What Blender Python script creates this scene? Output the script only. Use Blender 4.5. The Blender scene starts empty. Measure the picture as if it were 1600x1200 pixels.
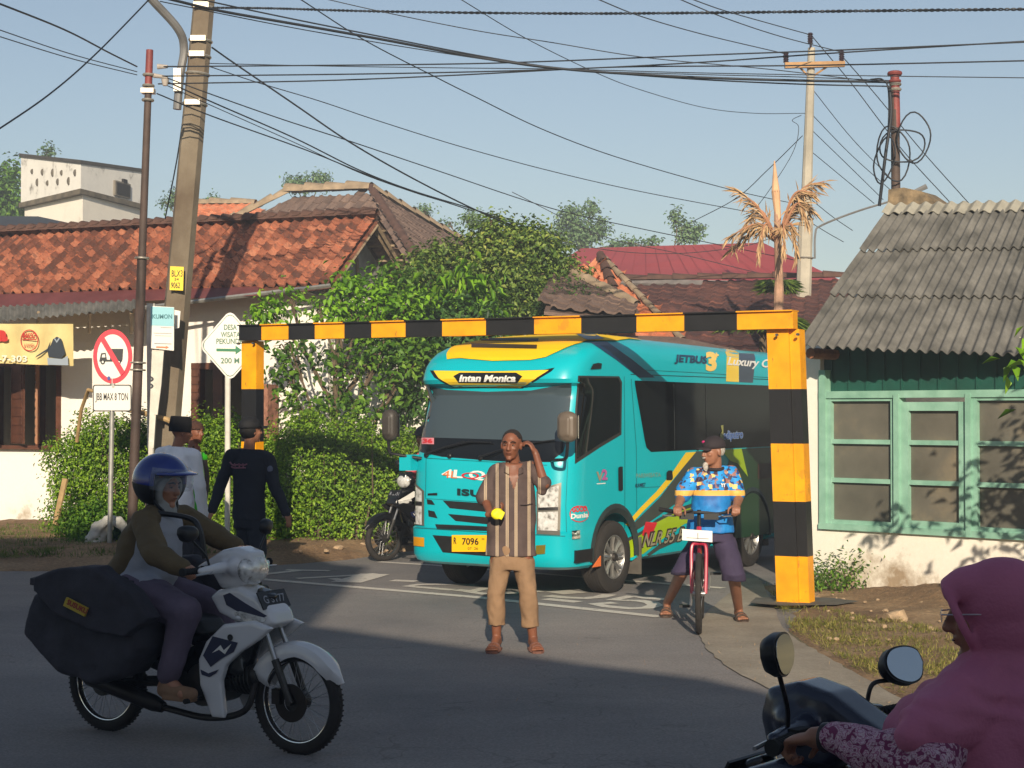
import bpy, bmesh, math, random
import numpy as np
from mathutils import Vector, Matrix, noise
from mathutils.bvhtree import BVHTree
from math import radians as R_, sin, cos, pi, tan

SC = bpy.context.scene
COL = SC.collection
# ------------------------------------------------------------ camera, sky, sun
CAMH, FPX, PITCH = 1.8, 2600.0, math.atan(45/2600)
cam = bpy.data.cameras.new('camera'); camo = bpy.data.objects.new('camera', cam); COL.objects.link(camo)
camo.location = (0, 0, CAMH); camo.rotation_euler = (pi/2+PITCH, 0, 0)
cam.sensor_width = 36; cam.lens = 36*FPX/1600; cam.clip_start = .1; cam.clip_end = 3000
SC.camera = camo
SUN_EL, SUN_AZ = R_(20), Vector((0.03, -1, 0)).normalized()
world = bpy.data.worlds.new("World"); SC.world = world; world.use_nodes = True
wn = world.node_tree.nodes; wl = world.node_tree.links
sky = wn.new('ShaderNodeTexSky'); sky.sky_type = 'NISHITA'; sky.sun_disc = False
sky.sun_elevation = SUN_EL; sky.sun_rotation = math.atan2(SUN_AZ.x, SUN_AZ.y)
sky.air_density = 1.0; sky.dust_density = .7; sky.ozone_density = 1.2
bg = wn['Background']; bg.inputs[1].default_value = 0.08
hsv = wn.new('ShaderNodeHueSaturation'); hsv.inputs['Saturation'].default_value = .84; wl.new(sky.outputs[0], hsv.inputs['Color']); wl.new(hsv.outputs[0], bg.inputs[0])
sun = bpy.data.lights.new('sun', 'SUN'); sun.energy = 5.0; sun.angle = R_(.5); sun.color = (1, .87, .68)
suno = bpy.data.objects.new('sun', sun); COL.objects.link(suno)
sdir = SUN_AZ*cos(SUN_EL)+Vector((0, 0, sin(SUN_EL)))
suno.rotation_euler = sdir.to_track_quat('Z', 'Y').to_euler()
SC.view_settings.view_transform = 'Standard'; SC.view_settings.look = 'None'
SC.view_settings.exposure = 0.38; SC.view_settings.gamma = 1

# ------------------------------------------------------------ projection helpers
def ray(px, py):
    x, u = (px-800)/FPX, (600-py)/FPX
    return Vector((x, cos(PITCH)-u*sin(PITCH), sin(PITCH)+u*cos(PITCH)))
def at(px, py, Y):
    d = ray(px, py); return Vector((0, 0, CAMH))+d*(Y/d.y)
def gp(px, py, z=0.0):
    d = ray(px, py); t = (z-CAMH)/d.z; return Vector((d.x*t, d.y*t, z))
def onplane(px, py, W, axis, val):
    Wi = W.inverted(); o = Wi @ Vector((0, 0, CAMH)); d = Wi.to_3x3() @ ray(px, py)
    t = (val-o[axis])/d[axis]; return o+d*t

# ------------------------------------------------------------ materials
def S(r, g, b, k=1.0):
    f = lambda c: (c/255/12.92 if c/255 <= .04045 else ((c/255+.055)/1.055)**2.4)*k
    return (f(r), f(g), f(b), 1)
class NT:
    def __init__(s, name):
        s.m = bpy.data.materials.new(name); s.m.use_nodes = True
        s.t = s.m.node_tree; s.b = s.t.nodes['Principled BSDF']; s.out = s.t.nodes['Material Output']
    def n(s, typ, **k):
        o = s.t.nodes.new('ShaderNode'+typ)
        for a, v in k.items(): setattr(o, a, v)
        return o
    def l(s, a, b): s.t.links.new(a, b)
    def coord(s, kind='Object', scale=None):
        c = s.n('TexCoord').outputs[kind]
        if scale is not None:
            mp = s.n('Mapping'); mp.inputs['Scale'].default_value = scale; s.l(c, mp.inputs[0]); c = mp.outputs[0]
        return c
    def noise(s, co, scale, detail=4, rough=.55):
        q = s.n('TexNoise'); q.inputs['Scale'].default_value = scale; q.inputs['Detail'].default_value = detail
        q.inputs['Roughness'].default_value = rough; s.l(co, q.inputs['Vector']); return q.outputs[0]
    def ramp(s, fac, stops, interp='LINEAR'):
        r = s.n('ValToRGB'); s.l(fac, r.inputs[0]); e = r.color_ramp.elements; r.color_ramp.interpolation = interp
        while len(e) < len(stops): e.new(.5)
        for i, (p, c) in enumerate(stops): e[i].position = p; e[i].color = c if len(c) == 4 else (*c, 1)
        return r.outputs[0]
    def mix(s, fac, a, b, mode='MIX'):
        q = s.n('Mix', data_type='RGBA', blend_type=mode)
        for sock, v in ((q.inputs[0], fac), (q.inputs[6], a), (q.inputs[7], b)):
            if hasattr(v, 'is_linked'): s.l(v, sock)
            else: sock.default_value = v
        return q.outputs[2]
    def math(s, op, a, b=0.0, clamp=False):
        q = s.n('Math', operation=op, use_clamp=clamp)
        for sock, v in ((q.inputs[0], a), (q.inputs[1], b)):
            if hasattr(v, 'is_linked'): s.l(v, sock)
            else: sock.default_value = v
        return q.outputs[0]
    def bump(s, h, strength, dist=.02):
        q = s.n('Bump'); q.inputs['Strength'].default_value = strength; q.inputs['Distance'].default_value = dist
        s.l(h, q.inputs['Height']); s.l(q.outputs[0], s.b.inputs['Normal'])
def dk(c, k): return (c[0]*k, c[1]*k, c[2]*k, 1)
_mc = {}
def M(name, col, rough=.6, var=.25, scale=4, bump=0, bscale=60, metal=0, coat=0, col2=None, spec=.5, bdist=.01):
    if name in _mc: return _mc[name]
    t = NT(name); co = t.coord()
    n1 = t.noise(co, scale, 5)
    c = t.ramp(n1, [(.32, col2 if col2 else dk(col, 1-var)), (.68, col if col2 else dk(col, 1+var*.4))])
    t.l(c, t.b.inputs['Base Color'])
    t.b.inputs['Roughness'].default_value = rough; t.b.inputs['Metallic'].default_value = metal
    t.b.inputs['Coat Weight'].default_value = coat; t.b.inputs['Coat Roughness'].default_value = .08
    t.b.inputs['Specular IOR Level'].default_value = spec
    if bump: t.bump(t.noise(co, bscale, 4), bump, bdist)
    _mc[name] = t.m; return t.m
def flat(name, col, rough=.5, metal=0, spec=.5):
    if name in _mc: return _mc[name]
    t = NT(name); t.b.inputs['Base Color'].default_value = col; t.b.inputs['Roughness'].default_value = rough
    t.b.inputs['Metallic'].default_value = metal; t.b.inputs['Specular IOR Level'].default_value = spec
    _mc[name] = t.m; return t.m
def leafmat(name, stops, trans=.35, rough=.5):
    t = NT(name); g = t.n('NewGeometry'); co = t.coord()
    n1 = t.noise(co, 1.1, 3)
    f = t.math('ADD', t.math('MULTIPLY', g.outputs['Random Per Island'], .55), t.math('MULTIPLY', n1, .45))
    c = t.ramp(f, stops); t.l(c, t.b.inputs['Base Color']); t.b.inputs['Roughness'].default_value = rough
    t.b.inputs['Specular IOR Level'].default_value = .35
    tr = t.n('BsdfTranslucent'); t.l(t.mix(.5, c, (.25, .35, .03, 1)), tr.inputs[0])
    ms = t.n('MixShader'); ms.inputs[0].default_value = trans
    t.l(t.b.outputs[0], ms.inputs[1]); t.l(tr.outputs[0], ms.inputs[2]); t.l(ms.outputs[0], t.out.inputs[0])
    return t.m

# ------------------------------------------------------------ objects, tags
WM = {}
def tag(o, label=None, cat=None, group=None, kind=None):
    if label: o['label'] = label
    if cat: o['category'] = cat
    if group: o['group'] = group
    if kind: o['kind'] = kind
    return o
def thing(name, label, cat, loc=(0, 0, 0), rotz=0, group=None):
    o = bpy.data.objects.new(name, None); COL.objects.link(o); o.empty_display_size = .2
    o.location = loc; o.rotation_euler = (0, 0, rotz)
    WM[o.name] = Matrix.Translation(Vector(loc)) @ Matrix.Rotation(rotz, 4, 'Z')
    return tag(o, label, cat, group)
def link(name, me, parent=None):
    o = bpy.data.objects.new(name, me); COL.objects.link(o)
    if parent is not None:
        o.parent = parent; WM[o.name] = WM[parent.name]
    else: WM[o.name] = Matrix.Identity(4)
    return o
def copy_tree(o, parent=None):
    c = o.copy(); COL.objects.link(c); c.parent = parent; WM[c.name] = WM[o.name]
    for ch in [x for x in COL.objects if x.parent == o]: copy_tree(ch, c)
    return c
def frame(v):
    v = Vector(v).normalized(); a = Vector((0, 0, 1)) if abs(v.z) < .9 else Vector((1, 0, 0))
    x = a.cross(v).normalized(); return x, v.cross(x), v
def loose(o):
    """one object per separate piece of o"""
    bm = bmesh.new(); bm.from_mesh(o.data); bm.verts.ensure_lookup_table(); seen = set(); groups = []
    for v in bm.verts:
        if v.index in seen: continue
        st = [v]; g = set()
        while st:
            w = st.pop()
            if w.index in g: continue
            g.add(w.index); st += [e.other_vert(w) for e in w.link_edges if e.other_vert(w).index not in g]
        seen |= g; groups.append(g)
    bm.free(); src = o.data
    for k, g in enumerate(groups[1:]+groups[:1]):
        if len(groups) == 1: break
        bm = bmesh.new(); bm.from_mesh(src); bm.verts.ensure_lookup_table(); bmesh.ops.delete(bm, geom=[v for v in bm.verts if v.index not in g], context='VERTS')
        me = bpy.data.meshes.new(src.name); bm.to_mesh(me); bm.free(); [me.materials.append(m) for m in src.materials]
        if g is groups[0]: o.data = me
        else:
            c = o.copy(); c.data = me; COL.objects.link(c); WM[c.name] = WM[o.name]
    return o
class MB:
    def __init__(s): s.v = []; s.f = []; s.m = []
    def add(s, vs, fs, m=0):
        k = len(s.v); s.v += [Vector(p) for p in vs]; s.f += [[i+k for i in f] for f in fs]; s.m += [m]*len(fs); return s
    def box(s, c, sz, R=None, m=0):
        c = Vector(c); pts = []
        for z in (-1, 1):
            for x, y in ((-1, -1), (1, -1), (1, 1), (-1, 1)):
                p = Vector((x*sz[0]/2, y*sz[1]/2, z*sz[2]/2)); pts.append(c+(R @ p if R else p))
        return s.add(pts, [(3, 2, 1, 0), (4, 5, 6, 7), (0, 1, 5, 4), (1, 2, 6, 5), (2, 3, 7, 6), (3, 0, 4, 7)], m)
    def tube(s, pts, r, n=8, m=0, caps=True):
        pts = [Vector(p) for p in pts]; L = len(pts); rs = r if isinstance(r, (list, tuple)) else [r]*L
        x, y, _ = frame(pts[1]-pts[0]); vs = []
        for i, p in enumerate(pts):
            d = (pts[min(i+1, L-1)]-pts[max(i-1, 0)]).normalized()
            x = (x-d*x.dot(d)); x = x.normalized() if x.length > 1e-6 else frame(d)[0]; y = d.cross(x)
            for k in range(n):
                a = 2*pi*k/n; vs.append(p+(x*cos(a)+y*sin(a))*rs[i])
        fs = [(i*n+k, i*n+(k+1) % n, (i+1)*n+(k+1) % n, (i+1)*n+k) for i in range(L-1) for k in range(n)]
        if caps: fs += [tuple(range(n))[::-1], tuple((L-1)*n+k for k in range(n))]
        return s.add(vs, fs, m)
    def cyl(s, a, b, r, r2=None, n=16, m=0): return s.tube([a, b], [r, r if r2 is None else r2], n, m)
    def sph(s, c, r, R=None, nu=16, nv=10, m=0):
        if not isinstance(r, (tuple, list)): r = (r, r, r)
        c = Vector(c); vs = []
        for j in range(nv+1):
            th = pi*j/nv
            for i in range(nu):
                ph = 2*pi*i/nu; p = Vector((r[0]*sin(th)*cos(ph), r[1]*sin(th)*sin(ph), r[2]*cos(th)))
                vs.append(c+(R @ p if R else p))
        fs = [(j*nu+i, (j+1)*nu+i, (j+1)*nu+(i+1) % nu, j*nu+(i+1) % nu) for j in range(nv) for i in range(nu)]
        return s.add(vs, fs, m)
    def cap(s, a, b, ra, rb, n=12, m=0):
        a, b = Vector(a), Vector(b)
        s.tube([a, b], [ra, rb], n, m); s.sph(a, ra, None, n, 8, m); s.sph(b, rb, None, n, 8, m); return s
    def chain(s, pts, rs, n=12, m=0):
        for i in range(len(pts)-1): s.cap(pts[i], pts[i+1], rs[i], rs[i+1], n, m)
        return s
    def torus(s, c, ax, R, r, n=40, k=10, m=0, sq=1.0):
        c = Vector(c); x, y, z = frame(ax); vs = []
        for i in range(n):
            a = 2*pi*i/n; d = x*cos(a)+y*sin(a)
            for j in range(k):
                b = 2*pi*j/k; vs.append(c+d*(R+r*cos(b))+z*(r*sq*sin(b)))
        fs = [(i*k+j, ((i+1) % n)*k+j, ((i+1) % n)*k+(j+1) % k, i*k+(j+1) % k) for i in range(n) for j in range(k)]
        return s.add(vs, fs, m)
    def lathe(s, prof, c, ax, n=32, m=0):
        c = Vector(c); x, y, z = frame(ax); vs = []; K = len(prof)
        for i in range(n):
            a = 2*pi*i/n; d = x*cos(a)+y*sin(a)
            for r, h in prof: vs.append(c+d*r+z*h)
        fs = [(i*K+j, ((i+1) % n)*K+j, ((i+1) % n)*K+j+1, i*K+j+1) for i in range(n) for j in range(K-1)]
        return s.add(vs, fs, m)
    def prism(s, poly, vec, m=0):
        n = len(poly); vec = Vector(vec); a = [Vector(p) for p in poly]
        return s.add(a+[p+vec for p in a], [tuple(range(n))[::-1], tuple(range(n, 2*n))]+[(i, (i+1) % n, (i+1) % n+n, i+n) for i in range(n)], m)
    def shell(s, poly, w, rnd=.12, yc=0, m=0):
        """side profile (x,z) extruded in y with rounded edges"""
        n = len(poly); c = (sum(p[0] for p in poly)/n, sum(p[1] for p in poly)/n); rings = []
        for yy, k in ((-1, 1-rnd), (-.72, 1), (.72, 1), (1, 1-rnd)):
            rings.append([Vector((c[0]+(p[0]-c[0])*k, yc+yy*w, c[1]+(p[1]-c[1])*k)) for p in poly])
        vs = sum(rings, []); fs = [(j*n+i, j*n+(i+1) % n, (j+1)*n+(i+1) % n, (j+1)*n+i) for j in range(3) for i in range(n)]
        fs += [tuple(range(n))[::-1], tuple(range(3*n, 4*n))]
        return s.add(vs, fs, m)
    def mesh(s, name='m'):
        me = bpy.data.meshes.new(name); me.from_pydata([tuple(p) for p in s.v], [], s.f); return me
    def build(s, name, mats, parent=None, local=False, ang=35, fix=True):
        if not isinstance(mats, (list, tuple)): mats = [mats]
        if parent is not None and not local:
            Wi = WM[parent.name].inverted(); s.v = [Wi @ p for p in s.v]
        me = s.mesh(name)
        for q in mats: me.materials.append(q)
        if len(mats) > 1: me.polygons.foreach_set('material_index', s.m)
        if fix:
            bm = bmesh.new(); bm.from_mesh(me); bmesh.ops.recalc_face_normals(bm, faces=bm.faces); bm.to_mesh(me); bm.free()
        me.polygons.foreach_set('use_smooth', [True]*len(me.polygons)); me.set_sharp_from_angle(angle=R_(ang)); me.update()
        return link(name, me, parent)
def organic(name, mb, vox, mats, parent, smooth=4, wr=0, wscale=9, fn=None, local=False, sfac=.5, wdir=None):
    """union of the shapes in mb as ONE continuous surface"""
    if parent is not None and not local:
        Wi = WM[parent.name].inverted(); mb.v = [Wi @ p for p in mb.v]
    o = bpy.data.objects.new('t', mb.mesh()); COL.objects.link(o)
    q = o.modifiers.new('r', 'REMESH'); q.mode = 'VOXEL'; q.voxel_size = vox
    if smooth: q = o.modifiers.new('s', 'SMOOTH'); q.factor = sfac; q.iterations = smooth
    dg = bpy.context.evaluated_depsgraph_get(); me = bpy.data.meshes.new_from_object(o.evaluated_get(dg)); me.name = name
    bpy.data.objects.remove(o)
    if wr:
        n = len(me.vertices); co = np.empty(n*3); me.vertices.foreach_get('co', co); co = co.reshape(-1, 3)
        nr = np.array([v.normal[:] for v in me.vertices]); ws = wdir or (1, 1, 1)
        d = np.array([noise.noise(Vector((p[0]*wscale*ws[0], p[1]*wscale*ws[1], p[2]*wscale*ws[2])))+.5*noise.noise(Vector((p[0]*wscale*2.3*ws[0]+7, p[1]*wscale*2.3*ws[1], p[2]*wscale*2.3*ws[2]))) for p in co])
        co = co+nr*(d*wr)[:, None]; me.vertices.foreach_set('co', co.ravel())
    if not isinstance(mats, (list, tuple)): mats = [mats]
    me.materials.clear()
    for m in mats: me.materials.append(m)
    if fn:
        for p in me.polygons: p.material_index = fn(p.center)
    me.polygons.foreach_set('use_smooth', [True]*len(me.polygons)); me.update()
    return link(name, me, parent)
def catmull(pts, k=8):
    pts = [Vector(p) for p in pts]
    if len(pts) < 3: return [pts[0].lerp(pts[-1], i/k) for i in range(k+1)]
    P = [pts[0]*2-pts[1]]+pts+[pts[-1]*2-pts[-2]]; out = []
    for i in range(1, len(P)-2):
        for j in range(k):
            t = j/k; a, b, c, d = P[i-1:i+3]
            out.append(.5*((2*b)+(c-a)*t+(2*a-5*b+4*c-d)*t*t+(3*b-a-3*c+d)*t**3))
    return out+[pts[-1]]
def text2d(s, size=1.0, offset=0.0, shear=0.0, spacing=1.0, align='LEFT'):
    cu = bpy.data.curves.new('tx', 'FONT'); cu.body = s; cu.size = size; cu.offset = offset; cu.shear = shear
    cu.space_character = spacing; cu.align_x = align; cu.resolution_u = 3
    o = bpy.data.objects.new('tx', cu); COL.objects.link(o)
    dg = bpy.context.evaluated_depsgraph_get(); me = bpy.data.meshes.new_from_object(o.evaluated_get(dg))
    v = [(p.co.x, p.co.y) for p in me.vertices]; f = [tuple(p.vertices) for p in me.polygons]
    bpy.data.objects.remove(o); bpy.data.curves.remove(cu); bpy.data.meshes.remove(me)
    return v, f
def text_fit(s, **k):
    v, f = text2d(s, **k); xs = [p[0] for p in v]; ys = [p[1] for p in v]
    x0, x1, y0, y1 = min(xs), max(xs), min(ys), max(ys)
    return [((p[0]-x0)/(x1-x0), (p[1]-y0)/(y1-y0)) for p in v], f
def write(s, o, ux, uy, mb, m=0, th=.002, **k):
    """text filling the parallelogram o, o+ux, o+uy (world or local), slightly proud"""
    v, f = text_fit(s, **k); o, ux, uy = Vector(o), Vector(ux), Vector(uy); n = ux.cross(uy).normalized()
    mb.add([o+ux*a+uy*b+n*th for a, b in v], f, m)
rnd = random.Random(5)
# ------------------------------------------------------------ setting: ground, road, verges
def struct(o): o['kind'] = 'structure'; return o
t = NT('asphalt'); co = t.coord()
n1 = t.noise(co, .55, 6, .6); n2 = t.noise(co, 60, 3, .7); n3 = t.noise(t.coord(scale=(.25, 2.5, 1)), .8, 4)
c = t.ramp(n1, [(.3, S(130, 127, 127)), (.7, S(160, 153, 149))])
c = t.mix(t.math('MULTIPLY', n3, .35), c, S(74, 72, 72)); c = t.mix(.55, c, t.ramp(n2, [(.3, (.25, .25, .25)), (.75, (.75, .74, .72))]), 'OVERLAY')
cr = t.n('TexVoronoi', feature='DISTANCE_TO_EDGE'); cr.inputs['Scale'].default_value = .45; wv = t.n('VectorMath', operation='ADD'); t.l(co, wv.inputs[0])
nn = t.n('TexNoise'); nn.inputs['Scale'].default_value = 2.2; t.l(co, nn.inputs['Vector']); t.l(nn.outputs['Color'], wv.inputs[1]); t.l(wv.outputs[0], cr.inputs['Vector'])
ck = t.math('LESS_THAN', cr.outputs['Distance'], .0035); c = t.mix(t.math('MULTIPLY', ck, .22), c, S(52, 50, 50))
t.l(c, t.b.inputs['Base Color']); t.b.inputs['Roughness'].default_value = .88; t.b.inputs['Specular IOR Level'].default_value = .25; t.bump(n2, .35, .006)
ASPH = t.m
t = NT('earth'); co = t.coord(); n1 = t.noise(co, .9, 7, .65); n2 = t.noise(co, 22, 5, .7); n3 = t.noise(co, 90, 2)
c = t.ramp(n1, [(.3, S(104, 80, 58)), (.5, S(140, 112, 82)), (.7, S(165, 138, 106))])
c = t.mix(.6, c, t.ramp(n2, [(.3, (.2, .2, .2)), (.7, (.8, .8, .8))]), 'OVERLAY')
c = t.mix(t.math('GREATER_THAN', n3, .68), c, S(185, 170, 145))
t.l(c, t.b.inputs['Base Color']); t.b.inputs['Roughness'].default_value = .95; t.bump(n2, .8, .03)
EARTH = t.m
t = NT('concrete_strip'); co = t.coord(); n1 = t.noise(co, 1.3, 7, .65); n2 = t.noise(co, 45, 4, .7)
c = t.ramp(n1, [(.3, S(128, 118, 104)), (.7, S(165, 154, 138))]); c = t.mix(.5, c, t.ramp(n2, [(.3, (.3, .3, .3)), (.7, (.7, .7, .7))]), 'OVERLAY')
t.l(c, t.b.inputs['Base Color']); t.b.inputs['Roughness'].default_value = .9; t.bump(n2, .3, .01)
CONC = t.m
mb = MB(); mb.add([(-1200, -1200, 0), (1200, -1200, 0), (1200, 1200, 0), (-1200, 1200, 0)], [(0, 1, 2, 3)])
struct(mb.build('ground', M('far_soil', S(120, 110, 80), .95, .4, .3)))
SD = Vector((.53, .848, 0)); SL = Vector((.848, -.53, 0))       # direction of the side street, and across it
def sheet(name, pts, z, mat):
    o = MB().add([(p[0], p[1], z) for p in pts], [tuple(range(len(pts)))]).build(name, mat, ang=60)
    for p in o.data.polygons:
        if p.normal.z < 0: o.data.flip_normals(); break
    return struct(o)
LE = [gp(0, 893), gp(150, 893), gp(330, 889), gp(410, 885), gp(470, 881), gp(545, 875), gp(590, 868)]
far_l = LE[-1]+SD*45; far_r = Vector((2.55, 15.2, 0))+SD*50
sheet('road', [(-70, -14, 0), (70, -14, 0), (70, 3.5, 0), (6.5, 6.8, 0), gp(1560, 1180), gp(1440, 1110), gp(1330, 1050), gp(1230, 992), (2.62, 15.2, 0), far_r, far_l]+LE[::-1]+[(-70, 21, 0)], .004, ASPH)
SR = [gp(1187, 905), gp(1200, 930), gp(1228, 988), gp(1275, 1018), gp(1330, 1050), gp(1440, 1112), gp(1560, 1185), Vector((5.2, 6.2, 0))]
SLf = [gp(1166, 905), gp(1128, 938), gp(1098, 968), gp(1096, 1000), gp(1130, 1040), gp(1225, 1090), gp(1330, 1150), Vector((4.2, 5.4, 0))]
def wob(pts, s, amp):
    c = catmull(pts, 8); return [Vector((p.x+amp*noise.noise(Vector((p.x*7, p.y*7, s))), p.y, 0)) for p in c]
sheet('roadside_path', wob(SR, 1, .05)+wob(SLf, 2, .025)[::-1], .012, CONC)
# verge heightfields
def hfield(name, inside, x0, x1, y0, y1, st, h, mat):
    nx, ny = int((x1-x0)/st)+1, int((y1-y0)/st)+1; vs = []; ok = []; fs = []
    for j in range(ny):
        for i in range(nx):
            x, y = x0+i*st, y0+j*st; k = inside(x, y); vs.append((x, y, h(x, y, k))); ok.append(k > -.25)
    for j in range(ny-1):
        for i in range(nx-1):
            a = j*nx+i; q = (a, a+1, a+nx+1, a+nx)
            if all(ok[w] for w in q): fs.append(q)
    return struct(MB().add(vs, fs).build(name, mat, fix=False, ang=80))
def interp(pts, y, key=1):
    pts = sorted(pts, key=lambda p: p[key]); o = 1-key
    if y <= pts[0][key]: return pts[0][o]
    for a, b in zip(pts, pts[1:]):
        if y <= b[key]: return a[o]+(b[o]-a[o])*(y-a[key])/(b[key]-a[key])
    return pts[-1][o]
def nz(x, y, s, k=0): return noise.noise(Vector((x*s, y*s, k)))
def ledge(x): return interp([(p.x, p.y) for p in LE], x, 0) if x < LE[-1].x else LE[-1].y+(x-LE[-1].x)*1.6
def left_in(x, y): return y-ledge(x)-.06*nz(x, y, 3)
hfield('left_verge', left_in, -14, -.2, 18, 25.6, .09, lambda x, y, k: (-.02 if k < 0 else min(.16, k*.14)+.035*nz(x, y, 2.2)*min(1, k*3)+.02*nz(x, y, 9)*min(1, k*4)+.004), EARTH)
def right_in(x, y): return x-interp([(p.x, p.y) for p in SR]+[(2.62, 15.3), (3.0, 16.2)], y)-.05*nz(x, y, 4)
def rh(x, y, k):
    if k < 0: return -.02
    wy = 16.95-(x-3.2)*.98
    m = max(0, 1-abs(y-wy+.45)/.9)*max(0, 1-abs(x-4.0)/.75)
    return .012+min(1, k*3)*(.03*nz(x, y, 2)+.015*nz(x, y, 10)+.02)+.16*m+.05*m*nz(x, y, 7)
hfield('right_verge', right_in, 1.9, 8, 5.5, 17.3, .07, rh, EARTH)
# road markings (worn thermoplastic paint), as strokes on the asphalt
t = NT('road_paint'); co = t.coord(); n2 = t.noise(co, 18, 5, .75)
c = t.ramp(n2, [(.32, S(140, 135, 128)), (.44, S(214, 206, 194))]); t.l(c, t.b.inputs['Base Color']); t.b.inputs['Roughness'].default_value = .8
PAINT = t.m
mb = MB()
def stroke(pts, w, z=.009):
    P = [gp(*p) for p in pts]; P = [Vector((p.x, p.y, z)) for p in P]; vs = []
    for i, p in enumerate(P):
        d = (P[min(i+1, len(P)-1)]-P[max(i-1, 0)]).normalized(); n = Vector((-d.y, d.x, 0))*w/2
        vs += [p-n, p+n]
    mb.add(vs, [(2*i, 2*i+2, 2*i+3, 2*i+1) for i in range(len(P)-1)])
stroke([(330, 897), (413, 906.5), (740, 934), (1032, 965)], .14)
stroke([(592, 879), (670, 883.5), (980, 908.5), (1130, 920)], .12)
stroke([(400, 900), (470, 892)], .13); stroke([(447, 891.5), (515, 893)], .12, .0095)
stroke([(464, 905), (553, 900), (588, 897.5)], .12, .0092); stroke([(586, 898), (566, 904), (540, 911)], .34, .0096); stroke([(519, 905), (545, 910)], .12, .010)
stroke([(612, 908), (651, 909.5)], .17)
stroke([(708, 923), (660, 919), (637, 917), (655, 914.5), (690, 914), (745, 916)], .13)
stroke([(735, 925), (712, 923)], .15, .0095); stroke([(762, 930), (734, 926), (760, 920)], .14, .010)
stroke([(788, 929), (847, 925)], .12); stroke([(866, 928), (904, 925)], .3)
stroke([(854, 932), (885, 935), (914, 936), (938, 934), (953, 930)], .16); stroke([(852, 937), (904, 942)], .15)
stroke([(1045, 938), (1010, 935.5), (985, 933), (958, 938.5), (1000, 940), (1018, 943), (1024, 947), (1012, 951), (985, 952), (950, 949), (930, 945), (961, 943)], .15)
struct(mb.build('road_markings', PAINT, fix=False))
# ------------------------------------------------------------ height barrier (black and yellow portal)
t = NT('barrier_yellow'); co = t.coord(); n1 = t.noise(co, 5, 5, .6); n2 = t.noise(t.coord(scale=(1, 1, .25)), 26, 5, .75)
c = t.ramp(n1, [(.3, S(222, 146, 0)), (.7, S(250, 170, 0))]); c = t.mix(t.math('MULTIPLY', t.math('GREATER_THAN', n2, .665), .8), c, S(112, 78, 48)); c = t.mix(t.math('MULTIPLY', t.math('GREATER_THAN', t.noise(co, 2.3, 6, .7), .6), .35), c, S(150, 104, 40))
t.l(c, t.b.inputs['Base Color']); t.b.inputs['Roughness'].default_value = .5; t.bump(n2, .15, .01); YEL = t.m; BLK = M('barrier_black', S(26, 25, 26), .5, .3, 5, .15, 30)
PR = gp(1222, 948); PL = Vector((-2.86, 18.35, 0)); bd = (PL-PR).normalized(); bn = Vector((bd.y, -bd.x, 0)); 
if bn.y > 0: bn = -bn
hb = thing('height_barrier', 'black and yellow striped steel height barrier spanning the side street over the blue-green bus', 'height barrier', tuple(PR))
ZB = 2.50
def hatch_post(P, rows, w, d, name, lean=0):
    mb = MB()
    for z0, z1, m in rows:
        for sx, ww, dd, off in ((0, w*.68, d, 0), (w*.5, w*.30, d*.82, .015)):
            c = P-bd*(sx*.98)+bn*(-off); poly = [c+bd*a+bn*b for a, b in ((-ww/2, -dd/2), (ww/2, -dd/2), (ww/2, dd/2), (-ww/2, dd/2))]
            mb.prism([p+Vector((0, 0, z0))-bd*lean*z0 for p in poly], Vector((0, 0, z1-z0))-bd*lean*(z1-z0), m)
    return mb.build(name, [YEL, BLK], hb)
def ztop(py, P): return at(0, py, P.y).z
rr = [(948, 868, 0), (868, 783, 1), (783, 693, 0), (693, 608, 1), (608, 515, 0)]
hatch_post(PR+Vector((.085, 0, 0)), [(max(0, ztop(a, PR)), ztop(b, PR), m) for a, b, m in rr], .31, .2, 'post', -.036)
mb = MB()
for a, b, m in [(950, 850, 0), (850, 775, 1), (775, 690, 0), (690, 608, 1), (608, 533, 0)]:
    z0, z1 = max(0, at(0, a, PL.y).z), at(0, b, PL.y).z
    poly = [PL+bd*x+bn*y for x, y in ((-.10, -.07), (.10, -.07), (.10, .07), (-.10, .07))]
    mb.prism([p+Vector((0, 0, z0)) for p in poly], (0, 0, z1-z0), m)
mb.build('post', [YEL, BLK], hb)
# beam stripes measured along the beam
mb = MB(); bx = [1247, 1160, 1078, 1004, 918, 845, 770, 702, 645, 592, 550, 504, 463, 421, 386]
def along(px):
    d = ray(px, 500); return (d.x*PR.y-d.y*PR.x)/(d.y*bd.x-d.x*bd.y)
zR, zL = at(0, 501, PR.y).z, at(0, 521, PL.y).z; LT = (PL-PR).length
for i in range(len(bx)-1):
    s0, s1 = along(bx[i]), along(bx[i+1])
    for (dy, dz, hh, tt) in ((-.02, 0, .165, .13), (-.02, .083, .012, .20)):
        c = [PR+bd*s+bn*.0+Vector((0, 0, zR+(zL-zR)*s/LT)) for s in (s0, s1)]
        poly = [c[0]+bn*(tt/2)+Vector((0, 0, dz-hh/2)), c[0]-bn*(tt/2)+Vector((0, 0, dz-hh/2)), c[0]-bn*(tt/2)+Vector((0, 0, dz+hh/2)), c[0]+bn*(tt/2)+Vector((0, 0, dz+hh/2))]
        mb.prism([p+bn*.08 for p in poly], c[1]-c[0], 0 if i % 2 == 0 else 1)
mb.build('beam', [YEL, BLK], hb)
mb = MB()
for p, z in ((PR-bd*.1, 2.52), (PL, 2.56)):
    for sx in (-.1, .1):
        q = p+bd*sx+bn*.11+Vector((0, 0, z)); mb.cyl(q, q+bn*.03, .014, n=6)
loose(mb.build('bolt', M('steel_grey', S(120, 118, 115), .45, .2, 9, metal=.8), hb))
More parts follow.
